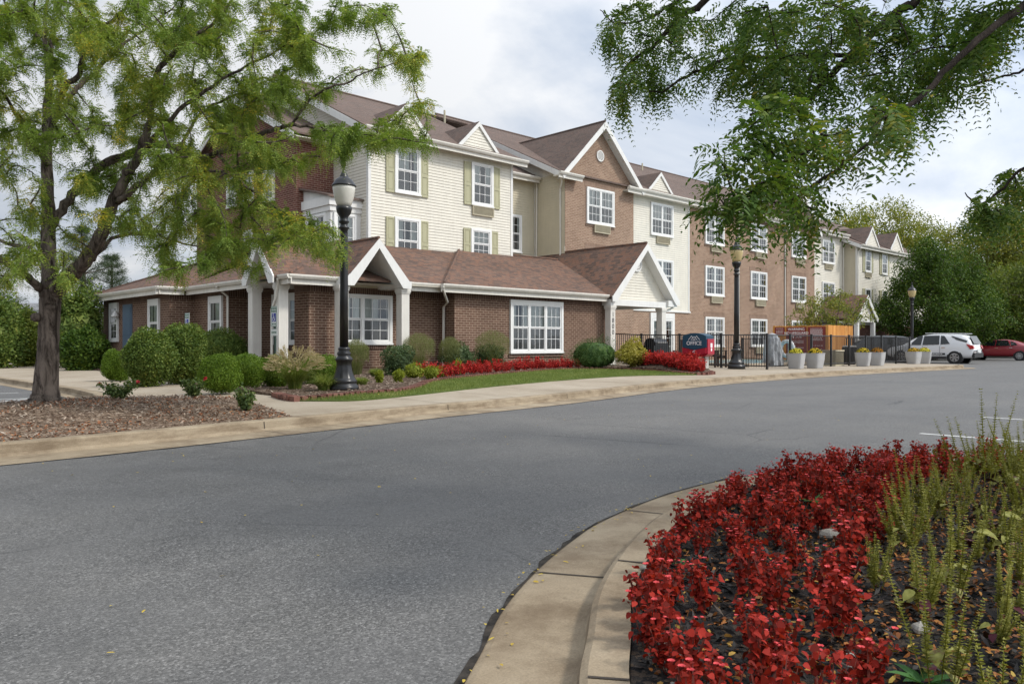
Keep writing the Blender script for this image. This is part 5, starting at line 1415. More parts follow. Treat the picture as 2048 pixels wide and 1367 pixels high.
# --- big honey locust on the mulch island
T0 = at(93, 806, .25)
D0 = depth(T0)
tb = MB(); nodes = []
def LB(pts, n=8, wob=.0): 
    global nodes
    nodes += limb(tb, [(dp(x, y, D0 + dy), r * .84) for x, y, dy, r in pts], n, wob)
LB([(91, 828, 0, .46), (91, 812, 0, .31), (92, 796, 0, .24), (93, 776, 0, .20), (96, 700, 0, .168), (99, 640, 0, .162), (101, 600, 0, .172), (103, 575, 0, .175), (104, 556, 0, .15)], 18, .006)
LB([(100, 585, 0, .14), (98, 540, 0, .125), (97, 470, .1, .115), (95, 400, .2, .105), (94, 300, .3, .085), (93, 225, .4, .07), (98, 150, .5, .05), (90, 60, .6, .035), (95, -30, .6, .02)], 12, .008)
LB([(108, 585, 0, .15), (128, 562, -.1, .135), (152, 540, -.2, .125), (180, 508, -.3, .115), (206, 460, -.35, .105), (214, 438, -.4, .10), (234, 388, -.45, .085), (255, 346, -.5, .078), (278, 312, -.5, .07), (299, 240, -.5, .06), (309, 180, -.6, .05), (320, 137, -.6, .045), (344, 110, -.6, .04), (364, 82, -.7, .035), (406, 62, -.7, .03), (447, 27, -.8, .02), (480, -30, -.8, .012)], 12, .01)
LB([(97, 460, .1, .085), (117, 430, .2, .08), (155, 378, .3, .078), (206, 330, .4, .075), (261, 306, .4, .072), (312, 288, .3, .065), (360, 300, .2, .06), (400, 316, 0, .055), (434, 306, -.1, .05), (503, 279, -.3, .042), (548, 258, -.4, .035), (600, 252, -.5, .026), (660, 262, -.6, .018), (720, 268, -.7, .011), (800, 280, -.8, .006)], 10, .012)
LB([(548, 258, -.4, .026), (580, 250, -.4, .024), (600, 224, -.5, .021), (620, 200, -.5, .02), (654, 177, -.6, .018), (696, 165, -.6, .015), (727, 145, -.7, .012), (778, 131, -.8, .008), (830, 112, -.9, .004)], 6, .006)
LB([(236, 405, -.45, .06), (275, 371, -.6, .05), (309, 344, -.8, .042), (340, 330, -1.0, .03), (400, 338, -1.2, .022), (460, 350, -1.4, .012)], 8, .01)
LB([(94, 300, .3, .06), (113, 220, .3, .058), (131, 172, .2, .052), (155, 151, .2, .045), (172, 103, .1, .04), (206, 58, 0, .033), (247, 20, -.1, .024), (270, -30, -.1, .015)], 8, .01)
LB([(93, 262, .35, .055), (124, 222, .5, .05), (148, 182, .6, .045), (179, 155, .7, .04), (206, 127, .8, .036), (240, 96, .9, .03), (275, 69, 1.0, .024), (330, 30, 1.1, .016), (370, -20, 1.1, .01)], 8, .01)
LB([(100, 590, 0, .10), (82, 577, -.1, .075), (62, 560, -.3, .066), (34, 540, -.5, .058), (0, 516, -.8, .05), (-60, 480, -1.1, .04), (-120, 420, -1.4, .025)], 10, .008)
LB([(98, 530, 0, .06), (79, 519, .2, .045), (41, 495, .5, .038), (0, 481, .8, .03), (-60, 450, 1.1, .02)], 8, .008)
LB([(110, 575, 0, .08), (158, 536, .4, .045), (192, 512, .7, .04), (234, 473, 1.0, .034), (309, 471, 1.3, .025), (380, 490, 1.6, .015), (440, 500, 1.8, .008)], 8, .01)
LB([(97, 240, .4, .05), (103, 93, .7, .03), (69, 69, .9, .026), (52, 38, 1.0, .02), (20, 24, 1.1, .016), (0, -10, 1.1, .01)], 6, .008)
LB([(95, 330, .2, .05), (60, 280, -.2, .035), (30, 220, -.5, .028), (-10, 170, -.8, .02), (-60, 120, -1, .012)], 6, .01)
LB([(278, 312, -.5, .045), (330, 250, -.8, .035), (400, 190, -1.0, .028), (460, 150, -1.2, .02), (540, 110, -1.3, .014), (610, 60, -1.4, .008)], 6, .01)
LB([(434, 306, -.1, .03), (480, 360, -.4, .022), (530, 400, -.7, .016), (590, 440, -.9, .01), (640, 480, -1, .005)], 6, .008)
LB([(360, 300, .2, .03), (400, 230, .4, .024), (470, 190, .5, .018), (560, 150, .5, .012), (620, 110, .5, .006)], 6, .008)
# knots on the trunk
for kx, ky in ((72, 634), (110, 577)):
    p = dp(kx, ky, D0 - .13); tb.lathe([(.002, -.07), (.055, -.05), (.075, 0), (.055, .05), (.02, .06), (.002, .065)], 10, (p.x, p.y, p.z))
spec = [(90, 40, 150, 80, 56), (300, 50, 160, 80, 58), (480, 50, 130, 80, 44), (610, 40, 100, 60, 20), (745, 30, 65, 26, 9), (785, 130, 66, 40, 12), (838, 222, 26, 22, 5), (620, 130, 90, 60, 20), (60, 190, 120, 80, 38), (240, 170, 110, 60, 28), (400, 200, 130, 80, 42), (530, 200, 80, 70, 20), (30, 310, 80, 60, 16), (180, 280, 90, 60, 16), (320, 290, 120, 60, 28), (450, 300, 100, 60, 17), (560, 300, 80, 46, 10), (650, 285, 70, 36, 13), (740, 270, 70, 34, 13), (820, 282, 44, 26, 8), (160, 360, 90, 40, 11), (300, 385, 120, 60, 22), (440, 400, 110, 60, 20), (560, 400, 70, 50, 9), (620, 470, 60, 36, 14), (664, 505, 24, 18, 4), (530, 470, 80, 50, 17), (470, 515, 60, 36, 13), (380, 480, 90, 56, 22), (300, 450, 70, 55, 12), (345, 540, 34, 26, 5), (40, 430, 60, 40, 8), (90, 500, 60, 36, 9), (170, 450, 60, 40, 6), (110, 548, 36, 22, 5), (20, 560, 40, 40, 5), (20, 60, 60, 60, 10), (-60, 300, 80, 260, 40), (200, -120, 260, 80, 40), (480, -110, 200, 70, 20)]
def locust_dep(cx, cy): return (D0 - 1.9, D0 + 1.9) if cx < 450 else (D0 - 1.8, D0 + .9)
tg = blobs(spec, locust_dep)
tg = [p for p in tg if p[2] > 1.75]
LP, LD = grow(tb, nodes, tg, .016, .004)
def locust_leaves(LP, LD, per, k, lmin=.11, lmax=.20, ll=.036, pairs=8, droop=.45, lw=.36, ins=.75):
    B_ = np.repeat(LP, per, 0) + rng.normal(size=(len(LP) * per, 3)) * .03; D_ = np.repeat(LD, per, 0) * .5 + rng.normal(size=(len(LP) * per, 3)) * ins + np.array([0, 0, -.28])
    return pinnate(B_, D_, rng.uniform(lmin, lmax, len(B_)), pairs, ll, lw, droop, k)
V = locust_leaves(LP, LD, 6, 4, .12, .21, .036, 9, .5, .34)
tree('honey_locust_tree', 'large honey locust with yellowing leaves rising from the bark mulch island', 'tree', tb, M['bark'], arr_mesh('crown', V, 4, locust))

# --- honey locust overhead: its branches hang in from the right; the trunk stands right of the picture
tb = MB(); nodes = []
RT = Vector((8.0, .3, .1))
def LW(pts, n=8, wob=.0):
    global nodes
    nodes += limb(tb, [(dp(x, y, Y), r) for x, y, Y, r in pts], n, wob)
nodes += limb(tb, [(RT, .24), (RT + Vector((0, 0, .4)), .19), (RT + Vector((-.05, .05, 1.6)), .17), (RT + Vector((-.25, .2, 2.6)), .15), (RT + Vector((-.5, .35, 3.6)), .12), (RT + Vector((-.7, .5, 5.0)), .08), (RT + Vector((-.6, .7, 6.6)), .04)], 14, .006)
for a in (.3, 1.2, 4.4, 5.4):
    e = RT + Vector((math.cos(a) * 2.4, math.sin(a) * 2.4, 5.2)); nodes += limb(tb, [(RT + Vector((-.4, .3, 3.2)), .08), ((RT + e) / 2 + Vector((0, 0, 2.2)), .05), (e, .02)], 8, .01)
S1 = RT + Vector((-.45, .33, 3.4))
nodes += limb(tb, [(S1, .07), (dp(2300, -160, 4.6), .036), (dp(2120, -40, 4.4), .026), (dp(2048, 12, 4.1), .022), (dp(1990, 52, 4.0), .019), (dp(1900, 132, 3.9), .016), (dp(1848, 190, 3.8), .013), (dp(1800, 226, 3.7), .011), (dp(1740, 285, 3.6), .009), (dp(1660, 350, 3.5), .009), (dp(1600, 390, 3.4), .007), (dp(1540, 405, 3.3), .005), (dp(1470, 400, 3.2), .003)], 8, .004)
nodes += limb(tb, [(S1, .07), (dp(2100, -350, 4.8), .05), (dp(1880, -120, 5.0), .036), (dp(1830, 0, 5.0), .03), (dp(1800, 20, 5.0), .028), (dp(1720, 90, 5.0), .024), (dp(1680, 130, 4.9), .021), (dp(1620, 195, 4.9), .017), (dp(1560, 215, 4.8), .013), (dp(1500, 230, 4.8), .009)], 7, .004)
nodes += limb(tb, [(S1, .07), (dp(2000, -500, 5.2), .05), (dp(1600, -200, 5.8), .036), (dp(1420, -8, 6.0), .026), (dp(1390, 18, 6.0), .025), (dp(1352, 40, 6.0), .022), (dp(1310, 90, 6.0), .016), (dp(1262, 122, 6.0), .011), (dp(1240, 160, 6.0), .006)], 7, .004)
nodes += limb(tb, [(dp(1700, 110, 5.0), .016), (dp(1560, 115, 5.3), .015), (dp(1460, 118, 5.5), .013), (dp(1395, 143, 5.6), .011), (dp(1350, 165, 5.7), .009), (dp(1325, 184, 5.7), .006), (dp(1285, 180, 5.7), .003)], 6, .004)
nodes += limb(tb, [(dp(1640, -60, 5.6), .018), (dp(1400, -20, 6), .014), (dp(1345, 8, 6.1), .012), (dp(1290, 40, 6.1), .008), (dp(1230, 46, 6.1), .005), (dp(1200, 20, 6.1), .003)], 6, .004)
nodes += limb(tb, [(S1, .06), (dp(2350, 250, 4.9), .02), (dp(2120, 310, 5.0), .012), (dp(2048, 335, 5.0), .010), (dp(2010, 372, 5.0), .008), (dp(1960, 410, 5.0), .008), (dp(1930, 385, 5.0), .003)], 6, .004)
nodes += limb(tb, [(dp(2100, 100, 4.6), .012), (dp(2048, 140, 4.6), .008), (dp(2000, 155, 4.6), .006), (dp(1965, 163, 4.6), .003)], 5, .003)
spec2 = [(1225, 60, 46, 40, 6), (1262, 150, 56, 46, 8), (1350, 70, 80, 60, 11), (1340, 175, 46, 36, 5), (1430, 40, 70, 50, 7), (1490, 90, 90, 70, 13), (1600, 60, 130, 60, 16), (1740, 60, 120, 60, 15), (1880, 50, 110, 50, 13), (1990, 30, 60, 40, 7), (1560, 165, 80, 50, 8), (1650, 150, 90, 60, 10), (1770, 160, 80, 50, 8), (1850, 190, 46, 40, 5), (1500, 225, 80, 50, 4), (1445, 290, 40, 40, 2), (1560, 260, 60, 50, 4), (1640, 290, 80, 50, 5), (1720, 240, 70, 36, 4), (1570, 350, 70, 40, 4), (1500, 395, 50, 26, 2), (1450, 405, 26, 16, 2), (1610, 405, 46, 30, 2), (1580, 430, 40, 26, 2), (1995, 400, 46, 40, 6), (2030, 350, 30, 30, 3), (1960, 425, 30, 24, 3), (1290, 20, 60, 30, 4), (1240, 200, 30, 20, 3), (1470, 140, 60, 50, 5), (1880, 150, 50, 40, 6), (1940, 100, 50, 40, 6), (1990, 60, 40, 30, 5), (1800, 230, 50, 26, 4)]
tg = []
for s in spec2:
    cx = s[0]; Y = 6.0 if cx < 1420 and s[1] < 230 else (5.2 if cx < 1560 and s[1] < 180 else (4.6 if s[1] < 200 else (5.0 if cx > 1900 else 3.5)))
    tg += blobs([s], lambda a, b_: (Y - .5, Y + .6))
nv = len(tg)
for _ in range(170):                                               # the rest of its crown, above and right of the picture
    a = random.uniform(0, 6.28); r = 3.2 * math.sqrt(random.random()); tg.append((RT.x - .4 + r * math.cos(a), RT.y + .3 + r * math.sin(a), random.uniform(4.2, 7.4)))
LP, LD = grow(tb, nodes, tg, .008, .0022, .10, 6)
near = np.array([depth(p) > .3 and abs((p[0] * UX - p[1] * UY) / max(.3, depth(p))) < .75 and (p[2] - CAM_H) / max(.3, depth(p)) < .62 for p in LP])
V1 = locust_leaves(LP[near], LD[near], 2, 6, .12, .19, .034, 9, .75, .34, .5)
V2 = locust_leaves(LP[~near], LD[~near], 4, 6, .18, .28, .085, 6, .4, .45)
tree('honey_locust_tree', 'honey locust whose dark leafy branches hang over the road from the upper right', 'tree', tb, M['twig'], arr_mesh('crown', np.concatenate([V1, V2]), 6, locust2))

# --- generic leafy tree (crown of leaf clumps on real limbs)
def leafy(name, label, base, h, rx, rz_, zc, mat_, n_t, per, leaf, trunk_r, group=None, seed=1, bark_='bark', shape=1.0, forks=5, droop=0., z_lo=None, clump=.0, lw=.55):
    global rng
    base = Vector(base); tb = MB(); nd = limb(tb, [(base - Vector((0, 0, .2)), trunk_r * 1.3), (base + Vector((0, 0, h * .12)), trunk_r), (base + Vector((rng.normal() * .1, rng.normal() * .1, h * .45)), trunk_r * .7), (base + Vector((rng.normal() * .2, rng.normal() * .2, h * .85)), trunk_r * .15)], 8, .01)
    for k in range(forks):
        a = 2 * math.pi * k / forks + rng.uniform(-.4, .4); z = h * rng.uniform(.18, .55); rr = rx * rng.uniform(.45, .75)
        nd += limb(tb, [(base + Vector((0, 0, z)), trunk_r * .45), (base + Vector((math.cos(a) * rr * .5, math.sin(a) * rr * .5, z + h * .14)), trunk_r * .28), (base + Vector((math.cos(a) * rr, math.sin(a) * rr, z + h * .24)), trunk_r * .1)], 5, .02)
    d = sphere_dirs(n_t); d *= (rng.uniform(.15, 1, (n_t, 1)) ** .4); lump = 1 + clump * np.sin(d[:, :1] * 5.3 + seed) * np.cos(d[:, 1:2] * 4.1 + seed * 2) + clump * .6 * np.sin(d[:, 2:3] * 7 + seed)
    d *= lump
    taper = 1 - (1 - shape) * np.clip(d[:, 2:3], -1, 1) * .5 - (1 - shape) * .5 * (d[:, 2:3] > 0) * d[:, 2:3]
    T = np.array(base) + np.array([0, 0, zc]) + d * np.array([rx, rx, rz_]) * np.concatenate([taper, taper, np.ones_like(taper)], 1)
    if z_lo: T = T[T[:, 2] > base.z + z_lo]
    LP, LD = grow(tb, nd, T, .02, .005, .05, 4)
    N_ = len(LP) * per; c = np.repeat(LP, per, 0) + rng.normal(size=(N_, 3)) * leaf * 1.5
    D_ = rng.normal(size=(N_, 3)) + np.repeat(LD, per, 0) * .5 + np.array([0, 0, -.3 - droop]); nn = rng.normal(size=(N_, 3)) + np.array([0, 0, .8])
    V = leaf_verts(c, D_, nn, rng.uniform(.75, 1.25, N_) * leaf, leaf * lw, 4)
    return tree(name, label, 'tree', tb, M[bark_], arr_mesh('crown', V, 4, mat_), group)
g_dark = leafmat('dark_maple_leaves', [(0, (0.026, 0.056, 0.008)), (.5, (0.055, 0.109, 0.015)), (.85, (0.128, 0.187, 0.024)), (1, (0.214, 0.233, 0.033))], trans=.25, noise_amt=.35, nsc=.7)
g_yel = leafmat('yellowing_cottonwood_leaves', [(0, (0.091, 0.123, 0.026)), (.4, (0.182, 0.215, 0.046)), (.75, (0.330, 0.314, 0.066)), (1, (0.495, 0.396, 0.083))], trans=.4, noise_amt=.45, nsc=.5)
g_mid = leafmat('mid_green_leaves', [(0, (0.055, 0.089, 0.016)), (.5, (0.119, 0.160, 0.030)), (1, (0.237, 0.256, 0.048))], trans=.35, noise_amt=.4, nsc=.5)
g_crape = leafmat('crape_myrtle_leaves', [(0, (0.096, 0.136, 0.029)), (.5, (0.192, 0.224, 0.048)), (.85, (0.336, 0.288, 0.064)), (1, (0.384, 0.192, 0.064))], trans=.35, noise_amt=.5, nsc=1.5)
p = dp(1868, 712, 56)
leafy('maple_tree', 'broad dark green maple behind the white crossover, in front of the hotel end', (p.x, p.y, 0), 7.8, 4.1, 3.9, 4.1, g_dark, 800, 13, .17, .22, seed=3, shape=.62, forks=9, z_lo=.5, clump=.20)
far = [(1690, 400, 96, 13.5, 5.2, 'first of the yellowing cottonwoods behind the hotel end, seen over its roof', g_yel, 360), (1765, 405, 98, 14.5, 5.5, 'tallest yellowing cottonwood rising over the hotel end and dark maple', g_yel, 400), (1835, 430, 100, 13, 5.0, 'sparse yellowing cottonwood just left of the sky gap at the right', g_yel, 280),
       (1985, 400, 84, 13.5, 5.5, 'tall yellow green cottonwood at the right edge beyond the lot', g_yel, 380), (2060, 380, 80, 14.5, 5.0, 'yellow green cottonwood cut by the right picture edge', g_yel, 360), (1930, 470, 92, 11, 4.6, 'pale green tree between the dark maple and the right cottonwoods', g_mid, 220)]
for k, (px, py, Y, h, r, lb, m_, n_) in enumerate(far):
    p = dp(px, 700, Y); h = (HYP - py) / FPX * Y + 1.1
    leafy('cottonwood_tree', lb, (p.x, p.y, -.05), h, r, h * .40, h * .60, m_, n_, 11, .30, .25, 'trees beyond the parking lot', seed=k * 1.7, forks=7, clump=.16)
for k, (px, py, Y, r, m_, lb) in enumerate([(2010, 540, 70, 3.6, g_mid, 'rounded mid green tree above the red sedan'), (1945, 570, 66, 3.0, g_dark, 'dark bushy tree between the maple and the red sedan'), (2085, 500, 64, 4.2, g_mid, 'leafy tree at the right edge beside the red sedan')]):
    p = dp(px, 700, Y); h = (HYP - py) / FPX * Y + 1.1
    leafy('shade_tree', lb, (p.x, p.y, -.05), h, r, h * .48, h * .52, m_, 260, 12, .26, .18, 'trees beyond the parking lot', seed=k + 9, forks=6, clump=.14, z_lo=.2)
# crape myrtle by the enclosure
p = dp(1660, 712, 43.5); tb = MB(); nd = []; bb = Vector((p.x, p.y, .2))
for k in range(7):
    a = 2 * math.pi * k / 7 + .3; e = Vector((math.cos(a), math.sin(a), 0))
    nd += limb(tb, [(bb + e * .1, .05), (bb + e * .5 + Vector((0, 0, 1.2)), .038), (bb + e * 1.1 + Vector((0, 0, 2.3)), .025), (bb + e * 1.7 + Vector((0, 0, 3.2 + .4 * math.sin(k * 2))), .012)], 6, .03)
d = sphere_dirs(150); d[:, 2] = np.abs(d[:, 2]) * 1.0 - .1; T = np.array(bb) + np.array([0, 0, 1.9]) + d * np.array([2.6, 2.6, 2.5]) * (rng.uniform(.45, 1, (150, 1)))
LP, LD = grow(tb, nd, T, .014, .004, .08, 5)
N_ = len(LP) * 5; c = np.repeat(LP, 5, 0) + rng.normal(size=(N_, 3)) * .1
tree('crape_myrtle', 'sparse many-stemmed crape myrtle behind the orange cedar enclosure', 'tree', tb, M['bark'], arr_mesh('crown', leaf_verts(c, rng.normal(size=(N_, 3)) + np.array([0, 0, -.3]), rng.normal(size=(N_, 3)) + np.array([0, 0, .7]), rng.uniform(.09, .16, N_), .07), 4, g_crape))

# woods that close the view behind everything
def woods(name, path, h0, h1, n, leaf, m_, depth_=5):
    P = []; path = [Vector((*q, 0)) for q in path]; tot = sum((b_ - a).length for a, b_ in zip(path, path[1:]))
    for a, b_ in zip(path, path[1:]):
        k = int(n * (b_ - a).length / tot); t = rng.random(k); w_ = rng.normal(size=k) * depth_ * .5
        base = np.array(a)[None] * (1 - t)[:, None] + np.array(b_)[None] * t[:, None]; dr = (b_ - a).normalized(); base[:, 0] += -dr.y * w_; base[:, 1] += dr.x * w_
        s_ = t * (b_ - a).length
        top = h0 + (h1 - h0) * (.5 + .5 * np.sin(s_ * .55 + a.x)) * (.6 + .4 * np.sin(s_ * 1.7)) + rng.normal(size=k) * .3
        base[:, 2] = np.maximum(top, .5) * np.sqrt(rng.random(k)); P.append(base)
    P = np.concatenate(P); K = len(P)
    V = leaf_verts(P, rng.normal(size=(K, 3)) + np.array([0, 0, -.3]), rng.normal(size=(K, 3)) + np.array([0, 0, .8]), rng.uniform(.7, 1.4, K) * leaf, leaf * .6, 4)
    return tag(link(name, arr_mesh(name, V, 4, m_)), kind='stuff')
a, b_, c_ = dp(1780, 700, 90), dp(1950, 700, 78), dp(2250, 700, 72)
woods('undergrowth', [a.xy[:], b_.xy[:], c_.xy[:]], 2.2, 5.5, 15000, .30, g_mid, 4)
woods('woods', [dp(1500, 700, 130).xy[:], dp(1800, 700, 118).xy[:], dp(2300, 700, 100).xy[:]], 6, 9.5, 16000, .5, g_mid, 6)
woods('woods', [dp(-500, 700, 62).xy[:], dp(0, 700, 66).xy[:], dp(420, 700, 74).xy[:]], 3.0, 5.2, 15000, .34, g_mid, 5)

# ------------------------------------------------------------------ left background
M['far_wall'] = paint('pale_grey_siding', (.42, .44, .46), .6, .1); M['far_roof'] = paint('grey_shingle_roof', (.22, .22, .23), .9, .2)
p = dp(-10, 690, 70); fb = thing('distant_building', 'pale grey house far behind the hedge at the left edge', 'house', (p.x, p.y, -.05), YAW)
b = MB(); b.box(-7, 5.2, 0, 8, 0, 3.0); b.build('wall', M['far_wall'], fb)
b = MB(); b.slab([(-7.4, -.4, 2.9), (5.6, -.4, 2.9), (5.6, 4, 5.0), (-7.4, 4, 5.0)], (0, 0, -.1)); b.slab([(-7.4, 8.4, 2.9), (5.6, 8.4, 2.9), (5.6, 4, 5.0), (-7.4, 4, 5.0)], (0, 0, -.1)); b.poly([(5.2, 0, 3), (5.2, 8, 3), (5.2, 4, 4.9)]); b.build('roof', M['far_roof'], fb)
for x in (-4, -.5, 2.8): window(fb, (x, -.01, 1.0), FR, 1.1, 1.4, 1, 2, 2)
pine_m = leafmat('pine_needles', [(0, (0.025, 0.049, 0.020)), (.5, (0.056, 0.091, 0.039)), (1, (0.119, 0.147, 0.070))], trans=.1, noise_amt=.3, nsc=1.)
def pine(px, pybase, Y, h, r, label, seed):
    rr = np.random.default_rng(seed); p = dp(px, 700, Y); bb = Vector((p.x, p.y, 0)); tb = MB()
    limb(tb, [(bb, .16), (bb + Vector((.1, 0, h * .5)), .11), (bb + Vector((0, .1, h)), .02)], 8, .02)
    C_, D_ = [], []
    z = h * .22
    while z < h * .99:
        k = 5; rl = r * (1 - (z / h) ** 1.4) * rr.uniform(.7, 1.1) + .2
        for i in range(k):
            a = rr.uniform(0, 6.28); e = Vector((math.cos(a), math.sin(a), .22)); q = [bb + Vector((0, 0, z)) + e * rl * f + Vector((0, 0, .15 * rl * f * f)) for f in (0, .4, .75, 1)]
            tb.tube(q, [.03, .022, .014, .006], 4, False)
            for f in np.linspace(.3, 1, 9):
                c = np.array(q[0].lerp(q[3], f)); m = 40
                C_.append(np.tile(c, (m, 1)) + rr.normal(size=(m, 3)) * .10); D_.append(rr.normal(size=(m, 3)) + np.array(e) * .9 + np.array([0, 0, .4]))
        z += h * .075
    C_, D_ = np.concatenate(C_), np.concatenate(D_); K = len(C_)
    V = leaf_verts(C_, D_, rng.normal(size=(K, 3)), rng.uniform(.12, .20, K), .014, 4)
    tree('pine_tree', label, 'tree', tb, M['bark'], arr_mesh('crown', V, 4, pine_m), 'pines left of the office')
pine(165, 0, 36, 6.4, 3.0, 'tallest open pine just right of the locust trunk, left of the office', 1)
pine(222, 0, 44, 6.0, 2.4, 'smaller pine partly hidden by the office roof', 2)
pine(-20, 0, 42, 6.5, 2.2, 'pine at the left picture edge behind the locust', 4)

# ------------------------------------------------------------------ shrubs
def shrub_mesh(name, rx, ry, rz_, n, leaf, m_, seed, bump=.08, shell=(.80, 1.03), box=2.0, up=.2, lw=.6):
    """dense shrub; origin at its foot; many leaves on a lumpy body with broad inner cards that block light"""
    r = np.random.default_rng(seed)
    d = nrm(r.normal(size=(n, 3))); e = 2 / box
    q = d / (np.abs(d) ** box).sum(1, keepdims=True) ** (1 / box)
    lump = 1 + bump * (np.sin(q[:, :1] * 4 + seed) * np.cos(q[:, 1:2] * 4.5 + seed) + np.sin(q[:, 2:3] * 5 + seed * 3) * .7)
    c = q * lump * r.uniform(*shell, (n, 1)) * np.array([rx, ry, rz_]) + np.array([0, 0, rz_]); c[:, 2] = np.maximum(c[:, 2], .02)
    V = leaf_verts(c, d * .6 + r.normal(size=(n, 3)) * .7 + np.array([0, 0, up]), d + r.normal(size=(n, 3)) * .55, r.uniform(.7, 1.3, n) * leaf, leaf * lw, 4)
    m = 4000 if n > 6000 else 700                                   # broad inner leaf cards, added to block light
    d2 = nrm(r.normal(size=(m, 3))); c2 = d2 * np.array([rx, ry, rz_]) * r.uniform(.55, .80, (m, 1)) + np.array([0, 0, rz_]); c2[:, 2] = np.maximum(c2[:, 2], .02)
    V2 = leaf_verts(c2, np.cross(d2, r.normal(size=(m, 3))), d2 + r.normal(size=(m, 3)) * .2, max(rx, rz_) * .30, max(rx, rz_) * .2, 4)
    return arr_mesh(name, np.concatenate([V, V2]), 4, m_)
box_m = leafmat('boxwood_leaves', [(0, (0.061, 0.115, 0.011)), (.5, (0.115, 0.196, 0.016)), (1, (0.203, 0.284, 0.030))], trans=.2, noise_amt=.25, nsc=2)
euo_m = leafmat('burning_bush_leaves', [(0, (0.053, 0.095, 0.020)), (.5, (0.109, 0.169, 0.032)), (.85, (0.208, 0.248, 0.051)), (1, (0.371, 0.298, 0.060))], trans=.25, noise_amt=.4, nsc=1.6)
yew_m = leafmat('yew_needles', [(0, (0.028, 0.066, 0.018)), (.5, (0.058, 0.114, 0.027)), (1, (0.125, 0.193, 0.053))], trans=.1, noise_amt=.3, nsc=3)
def shrub(px0, px1, py0, py1, zb, name, label, cat, m_, n, leaf, seed, group=None, bump=.08, box=2.3, ry=1.0, **k):
    cx = (px0 + px1) / 2; p = at(cx, py1, zb); Y = depth(p); rx = (px1 - px0) / 2 * Y / FPX; rz_ = (py1 - py0) / 2 * Y / FPX
    z = z_bed(p.x, p.y) - .03
    f = Vector((UY, UX, 0)) * rx * .6
    me = shrub_mesh(name, rx, rx * ry, rz_, n, leaf, m_, seed, bump, box=box, **k)
    o = link(name, me, None, (p.x + f.x, p.y + f.y, z), YAW); return tag(o, label, cat, group)
G1 = 'clipped bright green boxwoods'
for i, (a, b_, c, d, lb) in enumerate([(201, 238, 696, 754, 'leftmost small boxwood below the blue door'), (222, 254, 697, 754, 'small boxwood tucked against the first big shrub'), (392, 470, 703, 778, 'clipped boxwood left of the roundest boxwood'), (446, 523, 701, 770, 'roundest bright boxwood in front of the far porch column'), (521, 574, 706, 768, 'boxwood behind the parking sign post beside the fountain grass'), (600, 673, 704, 764, 'boxwood behind the tan fountain grass, below the brick corner')]):
    shrub(a, b_, c, d, .27, 'boxwood', lb, 'shrub', box_m, 12000, .028, i + 1, G1, .09, 2.3, shell=(.78, 1.07))
G2 = 'large rounded shrubs along the office side'
for i, (a, b_, c, d, lb) in enumerate([(238, 330, 653, 764, 'first large rounded shrub below the office side windows'), (316, 398, 645, 760, 'large shrub behind the far parking sign'), (372, 480, 655, 742, 'broad yellowing shrub below the side window, nearest the porch')]):
    shrub(a, b_, c, d, .27, 'burning_bush', lb, 'shrub', euo_m, 12000, .055, i + 11, G2, .10, 2.2, shell=(.78, 1.07))
for i, (a, b_, c, d, lb, g) in enumerate([(1036, 1100, 692, 732, 'small dark yew under the big office window', 1), (1142, 1242, 684, 738, 'wide dark green yew left of the numbered column', 1)]):
    shrub(a, b_, c, d, .22, 'yew', lb, 'shrub', yew_m, 7000, .075, i + 21, 'dark yews below the office wall', .26, 1.75, up=1.1, lw=.16, shell=(.6, 1.2))
dk = leafmat('dark_perennial_leaves', [(0, (0.038, 0.068, 0.027)), (.6, (0.083, 0.128, 0.053)), (.9, (0.150, 0.180, 0.075)), (1, (0.240, 0.075, 0.060))], trans=.25, noise_amt=.4, nsc=3)
for i, (a, b_, c, d, lb) in enumerate([(762, 826, 690, 752, 'leafy grey green perennial beside the second porch column'), (880, 950, 688, 742, 'dark perennial below the brick corner and downspout'), (948, 1008, 690, 740, 'dark perennial with reddish tips behind the begonia row')]):
    shrub(a, b_, c, d, .24, 'perennial', lb, 'plant', dk, 2600, .06, i + 31, 'tall perennials at the office wall', .22, 1.8)
lime = leafmat('lime_coleus_leaves', [(0, (.13, .16, .015)), (.6, (.24, .28, .03)), (1, (.36, .38, .06))], trans=.35, noise_amt=.3, nsc=4)
for i, (a, b_, c, d, lb) in enumerate([(805, 848, 728, 758, 'lime green mound between lawn edging and grasses'), (846, 876, 730, 760, 'small lime green mound left of the red begonia row'), (864, 892, 733, 756, 'lime mound touching the end of the red begonia row'), (786, 806, 738, 766, 'little upright lime plant nearest the lawn edging'), (906, 925, 722, 752, 'lime sprig poking through the red begonia row'), (752, 764, 742, 768, 'tiny lime plant in the bare mulch')]):
    shrub(a, b_, c, d, .22, 'lime_coleus', lb, 'plant', lime, 500, .05, i + 41, 'lime green bedding plants', .2, 1.8)
yel = leafmat('yellow_variegated_leaves', [(0, (.20, .19, .03)), (.6, (.38, .33, .06)), (1, (.52, .46, .14))], trans=.35, noise_amt=.3, nsc=4)
shrub(1238, 1300, 684, 739, .22, 'golden_shrub', 'golden yellow plumed shrub left of the red begonia mound', 'shrub', yel, 2600, .07, 51, None, .22, 1.8)
